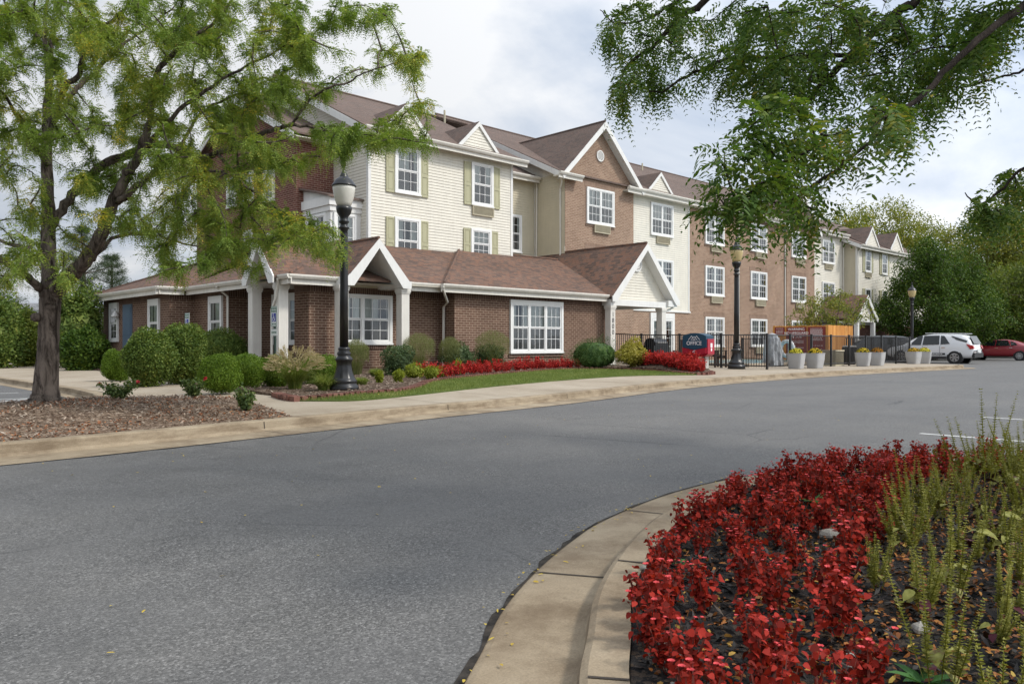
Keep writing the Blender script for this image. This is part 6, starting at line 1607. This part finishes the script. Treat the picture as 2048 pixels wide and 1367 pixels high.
# hedge and bushes at far left
for i, (a, b_, c, d, Y, m_, lb) in enumerate([(-60, 40, 600, 745, 31, euo_m, 'leafy hedge bush at the left picture edge'), (20, 90, 620, 745, 33, g_mid, 'loose bush behind the locust trunk'), (108, 200, 580, 742, 31, euo_m, 'tall leafy bush right of the locust trunk'), (130, 205, 655, 752, 28, g_dark, 'low dark bush at the corner of the office')]):
    p = dp((a + b_) / 2, 720, Y); rx = (b_ - a) / 2 * Y / FPX; zt = (HYP - c) / FPX * Y + CAM_H
    o = link('bush', shrub_mesh('bush', rx, rx * .9, zt / 2, 8000, .12, m_, 60 + i, .2, (.7, 1.1), 2.0), None, (p.x, p.y, 0), YAW); tag(o, lb, 'bush', 'bushes left of the office')

# ------------------------------------------------------------------ ornamental grasses
def blades(n, spread, h, wd, seed, arch_=.5, r0=.12, k=4, seg_=4):
    r = np.random.default_rng(seed); V = []
    a = r.uniform(0, 6.28, n); b0 = np.stack([np.cos(a) * r0 * np.sqrt(r.random(n)), np.sin(a) * r0 * np.sqrt(r.random(n)), np.zeros(n)], 1)
    a2 = a + r.normal(size=n) * .6; out_ = np.stack([np.cos(a2), np.sin(a2), np.zeros(n)], 1); sd_ = np.stack([-np.sin(a2), np.cos(a2), np.zeros(n)], 1)
    H = h * r.uniform(.6, 1.05, n); S_ = spread * r.uniform(.25, 1, n)
    def pt(t): return b0 + out_ * (S_ * t ** 1.6)[:, None] + np.array([0, 0, 1.0]) * (H * (t - arch_ * t ** 3 * (S_ / spread)))[:, None]
    for i in range(seg_):
        t0, t1 = i / seg_, (i + 1) / seg_; w0, w1 = wd * (1 - t0 * .8) / 2, wd * (1 - t1 * .95) / 2
        p, q = pt(t0), pt(t1); V.append(np.stack([p - sd_ * w0, p + sd_ * w0, q + sd_ * w1, q - sd_ * w1], 1))
    return np.concatenate(V), pt(1.0), nrm(pt(1.0) - pt(.85))
gr_g = leafmat('green_grass_blades', [(0, (0.109, 0.156, 0.031)), (.6, (0.203, 0.265, 0.055)), (1, (0.406, 0.374, 0.125))], trans=.35, noise_amt=.2, nsc=3)
gr_sw = leafmat('switchgrass_haze', [(0, (.12, .15, .045)), (.6, (.20, .22, .085)), (1, (.32, .28, .16))], trans=.35, noise_amt=.3, nsc=2)
plume = leafmat('tan_grass_plumes', [(0, (.34, .26, .14)), (.6, (.50, .41, .26)), (1, (.66, .57, .41))], trans=.3, noise_amt=.2, nsc=3)
def fountain(px, py, w_, h, seed, label, plumes=260, name='fountain_grass'):
    p = at(px, py, .27); V, tip, td = blades(900, w_, h, .011, seed, .62)
    V2, tip2, td2 = blades(plumes, w_ * .95, h * 1.22, .004, seed + 1, .42)
    n = len(tip2); mi = [0] * len(V) + [0] * len(V2); P = []
    for f in np.linspace(0, 1, 9):
        for _ in range(5):
            d = td2 * .8 + rng.normal(size=(n, 3)) * .5; P.append(leaf_verts(tip2 - td2 * (.13 * f), d, rng.normal(size=(n, 3)), .032 * (1.2 - abs(f - .5)), .009, 4))
    if plumes: P = np.concatenate(P); A = np.concatenate([V, V2, P]); mi += [1] * len(P)
    else: A = np.concatenate([V, V2]) 
    o = link(name, arr_mesh(name, A, 4, [gr_g, plume], mi), None, (p.x, p.y, z_bed(p.x, p.y) - .01)); tag(o, label, 'grass clump', 'ornamental grasses in the bed')
fountain(590, 772, .62, .80, 1, 'fountain grass clump full of tan plumes beside the parking sign post')
fountain(650, 776, .34, .42, 3, 'low green grass clump just left of the lamp base', 0, 'lily_grass')
fountain(722, 766, .16, .22, 5, 'tiny grass tuft right of the lamp base', 0, 'lily_grass'); fountain(752, 752, .22, .30, 6, 'small sparse grass tuft in the bare mulch', 0, 'lily_grass')
def switch(px, py, w_, h, seed, label):
    p = at(px, py, .27); V, tip, td = blades(420, w_ * .8, h * .75, .010, seed, .35, .16)
    n = 5200; r = np.random.default_rng(seed); a = r.uniform(0, 6.28, n); rr = w_ * np.sqrt(r.random(n)); z = h * (.45 + .55 * r.random(n) ** .7) * (1 - .25 * (rr / w_) ** 2)
    c = np.stack([rr * np.cos(a), rr * np.sin(a), z], 1); P = leaf_verts(c, r.normal(size=(n, 3)) * .5 + np.array([0, 0, 1]), r.normal(size=(n, 3)), r.uniform(.05, .11, n), .0065, 4)
    o = link('switchgrass', arr_mesh('switchgrass', np.concatenate([V, P]), 4, gr_sw), None, (p.x, p.y, z_bed(p.x, p.y) - .01)); tag(o, label, 'grass clump', 'ornamental grasses in the bed')
switch(712, 748, .36, .95, 11, 'upright switchgrass tuft right of the lamp post, below the porch window'); switch(838, 742, .50, 1.15, 12, 'broad airy switchgrass left of the downspout'); switch(900, 740, .36, 1.05, 13, 'airy switchgrass hiding the foot of the downspout'); switch(985, 738, .58, 1.30, 14, 'tallest airy switchgrass left of the big office window')
# roses on the mulch island
rose_l = leafmat('rose_leaves', [(0, (0.055, 0.096, 0.032)), (.6, (0.110, 0.160, 0.048)), (1, (0.239, 0.240, 0.080))], trans=.3, noise_amt=.3, nsc=4); rose_f = mat('red_rose_petals', (.50, .03, .04), .5)
def rose(px, py, w_, h, seed, label, nf):
    p = at(px, py, .2); t = thing('rose_bush', label, 'rose bush', (p.x, p.y, z_isl(p.x, p.y)), 0, 'rose bushes on the mulch island'); r = np.random.default_rng(seed)
    b = MB(); LPs = []
    for k in range(15):
        a = r.uniform(0, 6.28); e = np.array([math.cos(a), math.sin(a), 0]); L = r.uniform(.5, 1); q = [Vector(e * .03), Vector(e * w_ * .4 * L + np.array([0, 0, h * .5 * L])), Vector(e * w_ * L + np.array([0, 0, h * L * r.uniform(.75, 1.1)]))]
        b.tube(q, [.007, .005, .003], 4, False)
        for f in np.linspace(.25, 1, 9): LPs.append(np.array(q[1].lerp(q[2], f * 2 - 1) if f > .5 else q[0].lerp(q[1], f * 2)))
    b.build('stems', M['twig'], t)
    LPs = np.repeat(np.array(LPs), 6, 0); n = len(LPs); LPs = LPs + r.normal(size=(n, 3)) * .025
    link('foliage', arr_mesh('foliage', leaf_verts(LPs, r.normal(size=(n, 3)), r.normal(size=(n, 3)) + np.array([0, 0, 1]), r.uniform(.035, .055, n), .03, 6), 6, rose_l), t)
    b = MB()
    for k in range(nf):
        a = r.uniform(0, 6.28); c = np.array([math.cos(a) * w_ * .9, math.sin(a) * w_ * .9, h * r.uniform(.6, 1.05)])
        for j in range(9): d = nrm(r.normal(size=3) + np.array([0, 0, .8])); q = leaf_verts([c], [d], [r.normal(size=3)], .035, .034, 6)[0]; b.poly([tuple(x) for x in q])
    b.build('flower', rose_f, t)
rose(238, 806, .30, .30, 1, 'widest rose bush with red blooms just right of the locust trunk', 3); rose(388, 797, .20, .30, 2, 'rose bush with pale blooms at the walk edge of the island', 2); rose(490, 820, .14, .32, 3, 'small upright rose at the tip of the mulch island', 0)
# ------------------------------------------------------------------ bedding begonias
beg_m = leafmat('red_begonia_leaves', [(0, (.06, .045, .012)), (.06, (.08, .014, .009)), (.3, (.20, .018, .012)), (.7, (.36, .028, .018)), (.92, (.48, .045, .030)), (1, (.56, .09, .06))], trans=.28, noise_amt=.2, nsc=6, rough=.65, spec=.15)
beg_b = leafmat('sunlit_begonia_leaves', [(0, (.16, .008, .010)), (.4, (.36, .018, .018)), (.8, (.58, .045, .036)), (1, (.70, .10, .07))], trans=.25, noise_amt=.2, nsc=4, rough=.6, spec=.15)  # brighter copy of the begonia reds, sunlight put into the colour
beg_f = mat('coral_begonia_petals', (.58, .05, .055), .6); beg_s = mat('begonia_stem', (.14, .03, .02), .6)
def begonia_mesh(seed, m_, n=185, h=.215, w_=.075):
    r = np.random.default_rng(seed); V = []; mi = []
    k = 7; tops = []
    for i in range(k):
        a = r.uniform(0, 6.28); rr = w_ * math.sqrt(r.random()) * .9; tops.append((rr * math.cos(a), rr * math.sin(a), h * r.uniform(.62, 1.05)))
    tops = np.array(tops)
    j = r.integers(0, k, n); f = r.uniform(.18, 1, n) ** .8
    c = tops[j] * np.stack([f ** .6, f ** .6, f], 1) + r.normal(size=(n, 3)) * .012
    a = r.uniform(0, 6.28, n); d = np.stack([np.cos(a), np.sin(a), r.uniform(-.8, .75, n)], 1)
    L = r.uniform(.015, .031, n) * (1.15 - .35 * f)
    V.append(leaf_verts(c, d, np.stack([np.cos(a) * -.35, np.sin(a) * -.35, np.ones(n)], 1) + r.normal(size=(n, 3)) * .65, L, L * .9, 8, .45)); mi += [0] * n
    st = tops; V.append(leaf_verts(st * np.array([.2, .2, 0]), st, np.tile([1., .3, 0], (k, 1)), np.linalg.norm(st, axis=1), .010, 8)); mi += [2] * k
    for i in range(r.integers(2, 6)):
        t = tops[r.integers(0, k)] + r.normal(size=3) * np.array([.02, .02, .012]); q = 5
        a = np.arange(q) / q * 6.28; d = np.stack([np.cos(a), np.sin(a), np.full(q, .35)], 1)
        V.append(leaf_verts(np.tile(t, (q, 1)), d, np.tile([.4, 0, 1.], (q, 1)), .0115, .011, 8)); mi += [1] * q
    return arr_mesh('begonia', np.concatenate(V), 8, [m_, beg_f, beg_s], mi)
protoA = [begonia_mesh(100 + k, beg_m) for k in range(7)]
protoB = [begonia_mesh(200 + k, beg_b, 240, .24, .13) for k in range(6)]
cnt = {}
def plant(name, protos, p, sc, label, cat, group):
    o = link(name, random.choice(protos), None, p, random.uniform(0, 6.28)); s_ = sc * random.uniform(.72, 1.18); o.scale = (s_, s_, s_ * random.uniform(.9, 1.15)); o.rotation_euler[0] = random.uniform(-.12, .12); o.rotation_euler[1] = random.uniform(-.12, .12)
    return tag(o, label, cat, group)
fgi = offset(fgb, -.045, True)
def pixof(u, v, z):
    X, Y = u * UX - v * UY, u * UY + v * UX; return CXP + FPX * X / Y, HYP - (z - CAM_H) * FPX / Y
def edge_x(py): return float(np.interp(py, [930, 960, 1000, 1050, 1100, 1200, 1367, 1600], [2060, 1930, 1830, 1770, 1740, 1720, 1745, 1800]))
spots = []
for i in range(-3, 34):
    for j in range(-3, 26):
        u = 1.7 + i * .222 + (j % 2) * .11 + random.uniform(-.05, .05); v = -.6 + j * .222 + random.uniform(-.05, .05)
        Y = u * UY + v * UX
        if Y < 1.9 or not inside((u, v), fgi): continue
        px, py = pixof(u, v, z_fg(u, v))
        if px > 2200 or py > 1560: continue
        dens = 1.0 if py < 1060 else .86
        if px < edge_x(py) and random.random() < dens: spots.append((u, v))
acc = 0; edge_row = offset(fgb, -.15, True)
for a, b_ in zip(edge_row, edge_row[1:]):
    acc += math.hypot(b_[0] - a[0], b_[1] - a[1])
    if acc > .19 and inside(b_, fgi) and b_[0] * UY + b_[1] * UX > 1.9:
        px, py = pixof(*b_, .1)
        if px < edge_x(py) and py < 1520 and all(math.hypot(b_[0] - p[0], b_[1] - p[1]) > .13 for p in spots): acc = 0; spots.append((b_[0] + random.uniform(-.03, .03), b_[1] + random.uniform(-.03, .03)))
for u, v in spots:
    plant('begonia', protoA, (u, v, z_fg(u, v) - .01), 1.0, 'red-leaved begonia in the black mulch bed beside the curving kerb', 'begonia', 'begonias in the foreground bed')
row = [p for p in BF if 12.2 < p[0] < 21.2 and p[1] > 15]
rl = offset(row, .30)
acc = 0; last = rl[0]
for p in rl:
    acc += math.hypot(p[0] - last[0], p[1] - last[1]); last = p
    if acc < .2: continue
    acc = 0
    for r_ in range(3):
        q = Vector((p[0], p[1], 0)) + Vector((-.42, .9, 0)) * (.27 * r_) + Vector((random.uniform(-.06, .06), random.uniform(-.06, .06), 0))
        plant('begonia', protoB, (q.x, q.y, z_bed(q.x, q.y) - .02), 1.45, 'bright red begonia in the long row along the lawn', 'begonia', 'begonias along the lawn')
mound = [(22.3, 17.3), (21.75, 15.5), (21.0, 13.8), (21.4, 13.65), (22.2, 14.15), (23.3, 15.7), (23.7, 17.3), (23.1, 17.8)]
for i in range(20):
    for j in range(26):
        q = (20.6 + i * .185 + random.uniform(-.05, .05), 13.2 + j * .185 + random.uniform(-.05, .05))
        if inside(q, mound): plant('begonia', protoB, (q[0], q[1], z_bed(*q) - .02), 1.75, 'bright red begonia in the dense mound below the office sign', 'begonia', 'begonias below the office sign')

# coleus gone to seed: tall whorled spikes over big patterned leaves
spike_m = leafmat('olive_coleus_spikes', [(0, (0.125, 0.138, 0.022)), (.5, (0.237, 0.237, 0.044)), (.9, (0.375, 0.350, 0.088)), (1, (0.425, 0.375, 0.525))], trans=.3, noise_amt=.3, nsc=7)
def coleus_leaf(n, b):
    o = n.co('Object'); g = n.n('ShaderNodeNewGeometry')
    k = n.math('ADD', n.math('MULTIPLY', n.noise(o, 34, 3, .6), .6), n.math('MULTIPLY', g.outputs['Random Per Island'], .4))
    n.to(n.ramp(k, [(.36, (.075, .012, .022)), (.47, (.14, .05, .03)), (.56, (.20, .20, .04)), (.75, (.34, .33, .09))]), b)
col_m = mat('variegated_coleus_leaf', rough=.5, spec=.3, build=coleus_leaf)
def coleus_mesh(seed, ns, h, leaves_n, big):
    r = np.random.default_rng(seed); V = []; mi = []
    for i in range(ns):
        a = r.uniform(0, 6.28); e = np.array([math.cos(a), math.sin(a), 0]); L = h * r.uniform(.55, 1.05); lean = r.uniform(.03, .42); b0 = e * r.uniform(0, .06)
        top = b0 + e * L * lean + np.array([0, 0, L]); d = nrm(top - b0)
        V.append(leaf_verts([b0, b0], [d, d], [[1, .2, 0], [-.2, 1, 0]], [L, L], .005, 8)); mi += [0] * 2
        t = .22
        while t < 1.0:
            q = 5; an = r.uniform(0, 6.28) + np.arange(q) / q * 6.28; dd = np.stack([np.cos(an), np.sin(an), np.full(q, .35)], 1); sz = (.027 * (1.05 - t * .7)) * r.uniform(.7, 1.2, q)
            c = b0 + (top - b0) * t; V.append(leaf_verts(np.tile(c, (q, 1)), dd, np.tile([0, 0, 1.], (q, 1)) + r.normal(size=(q, 3)) * .4, sz, sz * .42, 8)); mi += [0] * q
            t += .024 * r.uniform(.8, 1.2) * (.45 / L) ** .5
    for i in range(leaves_n):
        a = r.uniform(0, 6.28); d = np.array([[math.cos(a), math.sin(a), r.uniform(-.4, .35)]]); L = r.uniform(.6, 1.1) * big
        V.append(leaf_verts(np.array([[0, 0, r.uniform(.05, .16)]]) + d * .02, d, np.array([[-d[0, 0] * .3, -d[0, 1] * .3, 1.]]) + r.normal(size=(1, 3)) * .2, L, L * .72, 8, .35)); mi += [1]
    return arr_mesh('coleus', np.concatenate(V), 8, [spike_m, col_m], mi)
protoC = [coleus_mesh(300 + k, (5, 8, 6, 9, 7)[k], (.34, .44, .30, .38, .46)[k], (6, 3, 7, 4, 5)[k], (.08, .06, .09, .065, .075)[k]) for k in range(5)]
cs = []
for i in range(-2, 26):
    for j in range(-10, 22):
        u = 2.0 + i * .27 + (j % 2) * .13 + random.uniform(-.08, .08); v = -2.4 + j * .25 + random.uniform(-.08, .08)
        Y = u * UY + v * UX
        if Y < 1.9 or not inside((u, v), fgi): continue
        px, py = pixof(u, v, z_fg(u, v))
        if px > 2300 or py > 1620: continue
        ex = edge_x(py)
        if ex + 15 < px and random.random() < (.85 if py < 1100 else .66) or (ex - 190 < px <= ex + 15 and py < 1010 and random.random() < .10): cs.append((u, v))
for u, v in cs:
    plant('coleus', protoC, (u, v, z_fg(u, v) - .01), .95 if pixof(u, v, .1)[0] < 1960 or pixof(u, v, .1)[1] > 1050 else 1.15, 'olive green coleus with tall seed spikes among the fallen leaves', 'coleus', 'coleus in the foreground bed')
green_b = leafmat('broad_green_leaves', [(0, (.045, .13, .035)), (1, (.09, .22, .06))], trans=.3, noise_amt=.2)
def rosette(px, py, L, n, label, seed, z=.11):
    r = np.random.default_rng(seed); p = at(px, py, z); a = np.arange(n) / n * 6.28 + r.normal(size=n) * .3
    d = np.stack([np.cos(a), np.sin(a), np.full(n, .75)], 1)
    o = link('weed', arr_mesh('weed', leaf_verts(np.zeros((n, 3)), d, np.stack([-np.cos(a), -np.sin(a), np.full(n, 1.)], 1), r.uniform(.7, 1.1, n) * L, L * .30, 8, .35), 8, green_b), None, (p.x, p.y, z_fg(p.x, p.y))); tag(o, label, 'weed')
rosette(1848, 1368, .115, 6, 'broad-leaved green weed at the bottom edge of the flower bed', 1); rosette(1632, 968, .16, 5, 'light green sprout rising over the red begonias', 2, .25); rosette(1365, 1128, .07, 5, 'small green weed among the begonias near the kerb', 3)

# ------------------------------------------------------------------ loose ground cover
def scatter(name, poly, n, zf, m_, L, Wd, lift=.006, flat=.25, k=4, accept=None, bend=0.):
    xs = [p[0] for p in poly]; ys = [p[1] for p in poly]; P = []
    for _ in range(n * 60):
        if len(P) >= n: break
        q = (random.uniform(min(xs), max(xs)), random.uniform(min(ys), max(ys)))
        if inside(q, poly) and (accept is None or accept(*q)): P.append((q[0], q[1], zf(*q) + random.random() * lift))
    P = np.array(P); n = len(P); a = rng.uniform(0, 6.28, n)
    V = leaf_verts(P, np.stack([np.cos(a), np.sin(a), rng.normal(size=n) * flat], 1), np.array([0, 0, 1.]) + rng.normal(size=(n, 3)) * flat * 1.2, rng.uniform(.5, 1.3, n) * L, rng.uniform(.7, 1.3, n) * Wd, k, bend)
    return tag(link(name, arr_mesh(name, V, k, m_)), kind='stuff')
chip_t = leafmat('tan_bark_chips', [(0, (.10, .065, .045)), (.4, (.23, .165, .12)), (.8, (.36, .285, .22)), (1, (.46, .40, .33))], trans=0, noise_amt=.15)
chip_b = leafmat('black_bark_chips', [(0, (.006, .006, .006)), (.6, (.018, .017, .017)), (.9, (.05, .042, .038)), (1, (.15, .11, .08))], trans=0, noise_amt=.1)
dead = leafmat('fallen_locust_leaves', [(0, (.10, .045, .022)), (.35, (.22, .075, .022)), (.7, (.36, .14, .035)), (.88, (.46, .26, .06)), (1, (.58, .46, .10))], trans=.1, noise_amt=.12)
rust = leafmat('rust_leaf_litter', [(0, (.16, .06, .03)), (.6, (.30, .11, .045)), (1, (.42, .20, .08))], trans=.05, noise_amt=.2)
near_isl = lambda u, v: u > -1.5
scatter('bark_chips', isl, 9000, z_isl, chip_t, .07, .018, .012, .35, 4, near_isl)
scatter('leaf_litter', isl, 3200, z_isl, rust, .035, .022, .018, .4, 4, lambda u, v: u > -1.5 and math.sin(u * 2.3 + v) + math.cos(v * 2.9 - u) > -.2)
def front_bed(u, v): return 6.5 < u < 23 and v < 20
scatter('bark_chips', bed, 6000, z_bed, chip_t, .07, .022, .012, .35, 4, front_bed)
vis = lambda u, v: u * UY + v * UX > 1.8 and pixof(u, v, .1)[0] < 2200
scatter('bark_chips', fgi, 12000, z_fg, chip_b, .05, .014, .014, .45, 4, vis)
scatter('leaf_litter', fgi, 9000, z_fg, dead, .028, .013, .022, .45, 6, lambda u, v: vis(u, v) and pixof(u, v, .1)[0] > 1290 and random.random() < min(1, max(.35, (pixof(u, v, .1)[0] - 1250) / 400)), .3)
road_leaf = leafmat('yellow_fallen_leaflets', [(0, (.40, .26, .04)), (1, (.60, .46, .07))], trans=.1, noise_amt=.2)
scatter('leaf_litter', [(-3, 1), (1.6, 2.2), (4, 3.5), (12, 5), (14, 9.8), (6, 8.9), (-3, 8.6)], 130, lambda u, v: .006, road_leaf, .028, .013, .004, .15, 6)
scatter('leaf_litter', offset(fgb, .60, True), 150, lambda u, v: .014, road_leaf, .024, .011, .004, .15, 6, lambda u, v: not inside((u, v), offset(fgb, .42, True)) and vis(u, v))
scatter('leaf_litter', lawn, 90, lambda u, v: zp(u, v) + .05, road_leaf, .03, .015, .01, .3, 4)
# lawn blades
lawn_m = leafmat('lawn_blades', [(0, (0.102, 0.150, 0.036)), (.5, (0.174, 0.228, 0.058)), (.85, (0.264, 0.288, 0.090)), (1, (0.456, 0.396, 0.204))], trans=.3, noise_amt=.5, nsc=1.4)
P = []
xs = [p[0] for p in lawn]; ys = [p[1] for p in lawn]
while len(P) < 42000:
    q = (random.uniform(min(xs), max(xs)), random.uniform(min(ys), max(ys)))
    if random.random() < min(1, 15 / (q[0] * UY + q[1] * UX)) and inside(q, lawn): P.append((q[0], q[1], zp(*q) + .015))
P = np.array(P); n = len(P)
V = leaf_verts(P, rng.normal(size=(n, 3)) * .55 + np.array([0, 0, 1.]), rng.normal(size=(n, 3)), rng.uniform(.035, .085, n), .007, 4)
tag(link('grass', arr_mesh('grass', V, 4, lawn_m)), kind='stuff')
gp_ = [(-14, 27), (-9, 22.5)]
# stones in the black mulch
stone_m = mat('pale_river_stone', rough=.75, spec=.3, build=lambda n, b: n.to(n.ramp(n.noise(n.co('Object'), 14, 5, .7), [(.3, (.16, .15, .13)), (.7, (.40, .38, .34))]), b))
def stone_mesh(seed):
    r = np.random.default_rng(seed); b = MB(); n, m = 12, 7
    row = []
    for i in range(m + 1):
        th = math.pi * i / m
        row.append([(math.sin(th) * math.cos(2 * math.pi * k / n) * (1 + .15 * math.sin(3 * k + seed)), math.sin(th) * math.sin(2 * math.pi * k / n) * .72 * (1 + .12 * math.cos(2 * k + seed)), math.cos(th) * .55 + .06 * math.sin(k + i + seed)) for k in range(n)])
    for A, B in zip(row, row[1:]):
        for k in range(n): j = (k + 1) % n; b.poly([A[k], B[k], B[j], A[j]])
    return b.mesh('stone', stone_m, True)
sm = [stone_mesh(k) for k in range(4)]
for k, (px, py, sc) in enumerate([(1332, 1268, 20), (1352, 1285, 24), (1344, 1303, 15), (1308, 1186, 14), (1660, 1075, 22), (1840, 1262, 22), (1698, 1300, 13), (1506, 1362, 14), (1350, 1356, 16), (1290, 1128, 10), (1700, 1320, 12), (2040, 1176, 9)]):
    p = at(px, py, .12); s_ = sc * depth(p) / FPX
    o = link('stone', sm[k % 4], None, (p.x, p.y, z_fg(p.x, p.y) + s_ * .3), k * 1.3); o.scale = (s_, s_, s_); tag(o, 'pale stone lying in the black mulch between the begonias', 'stone', 'stones in the flower bed')
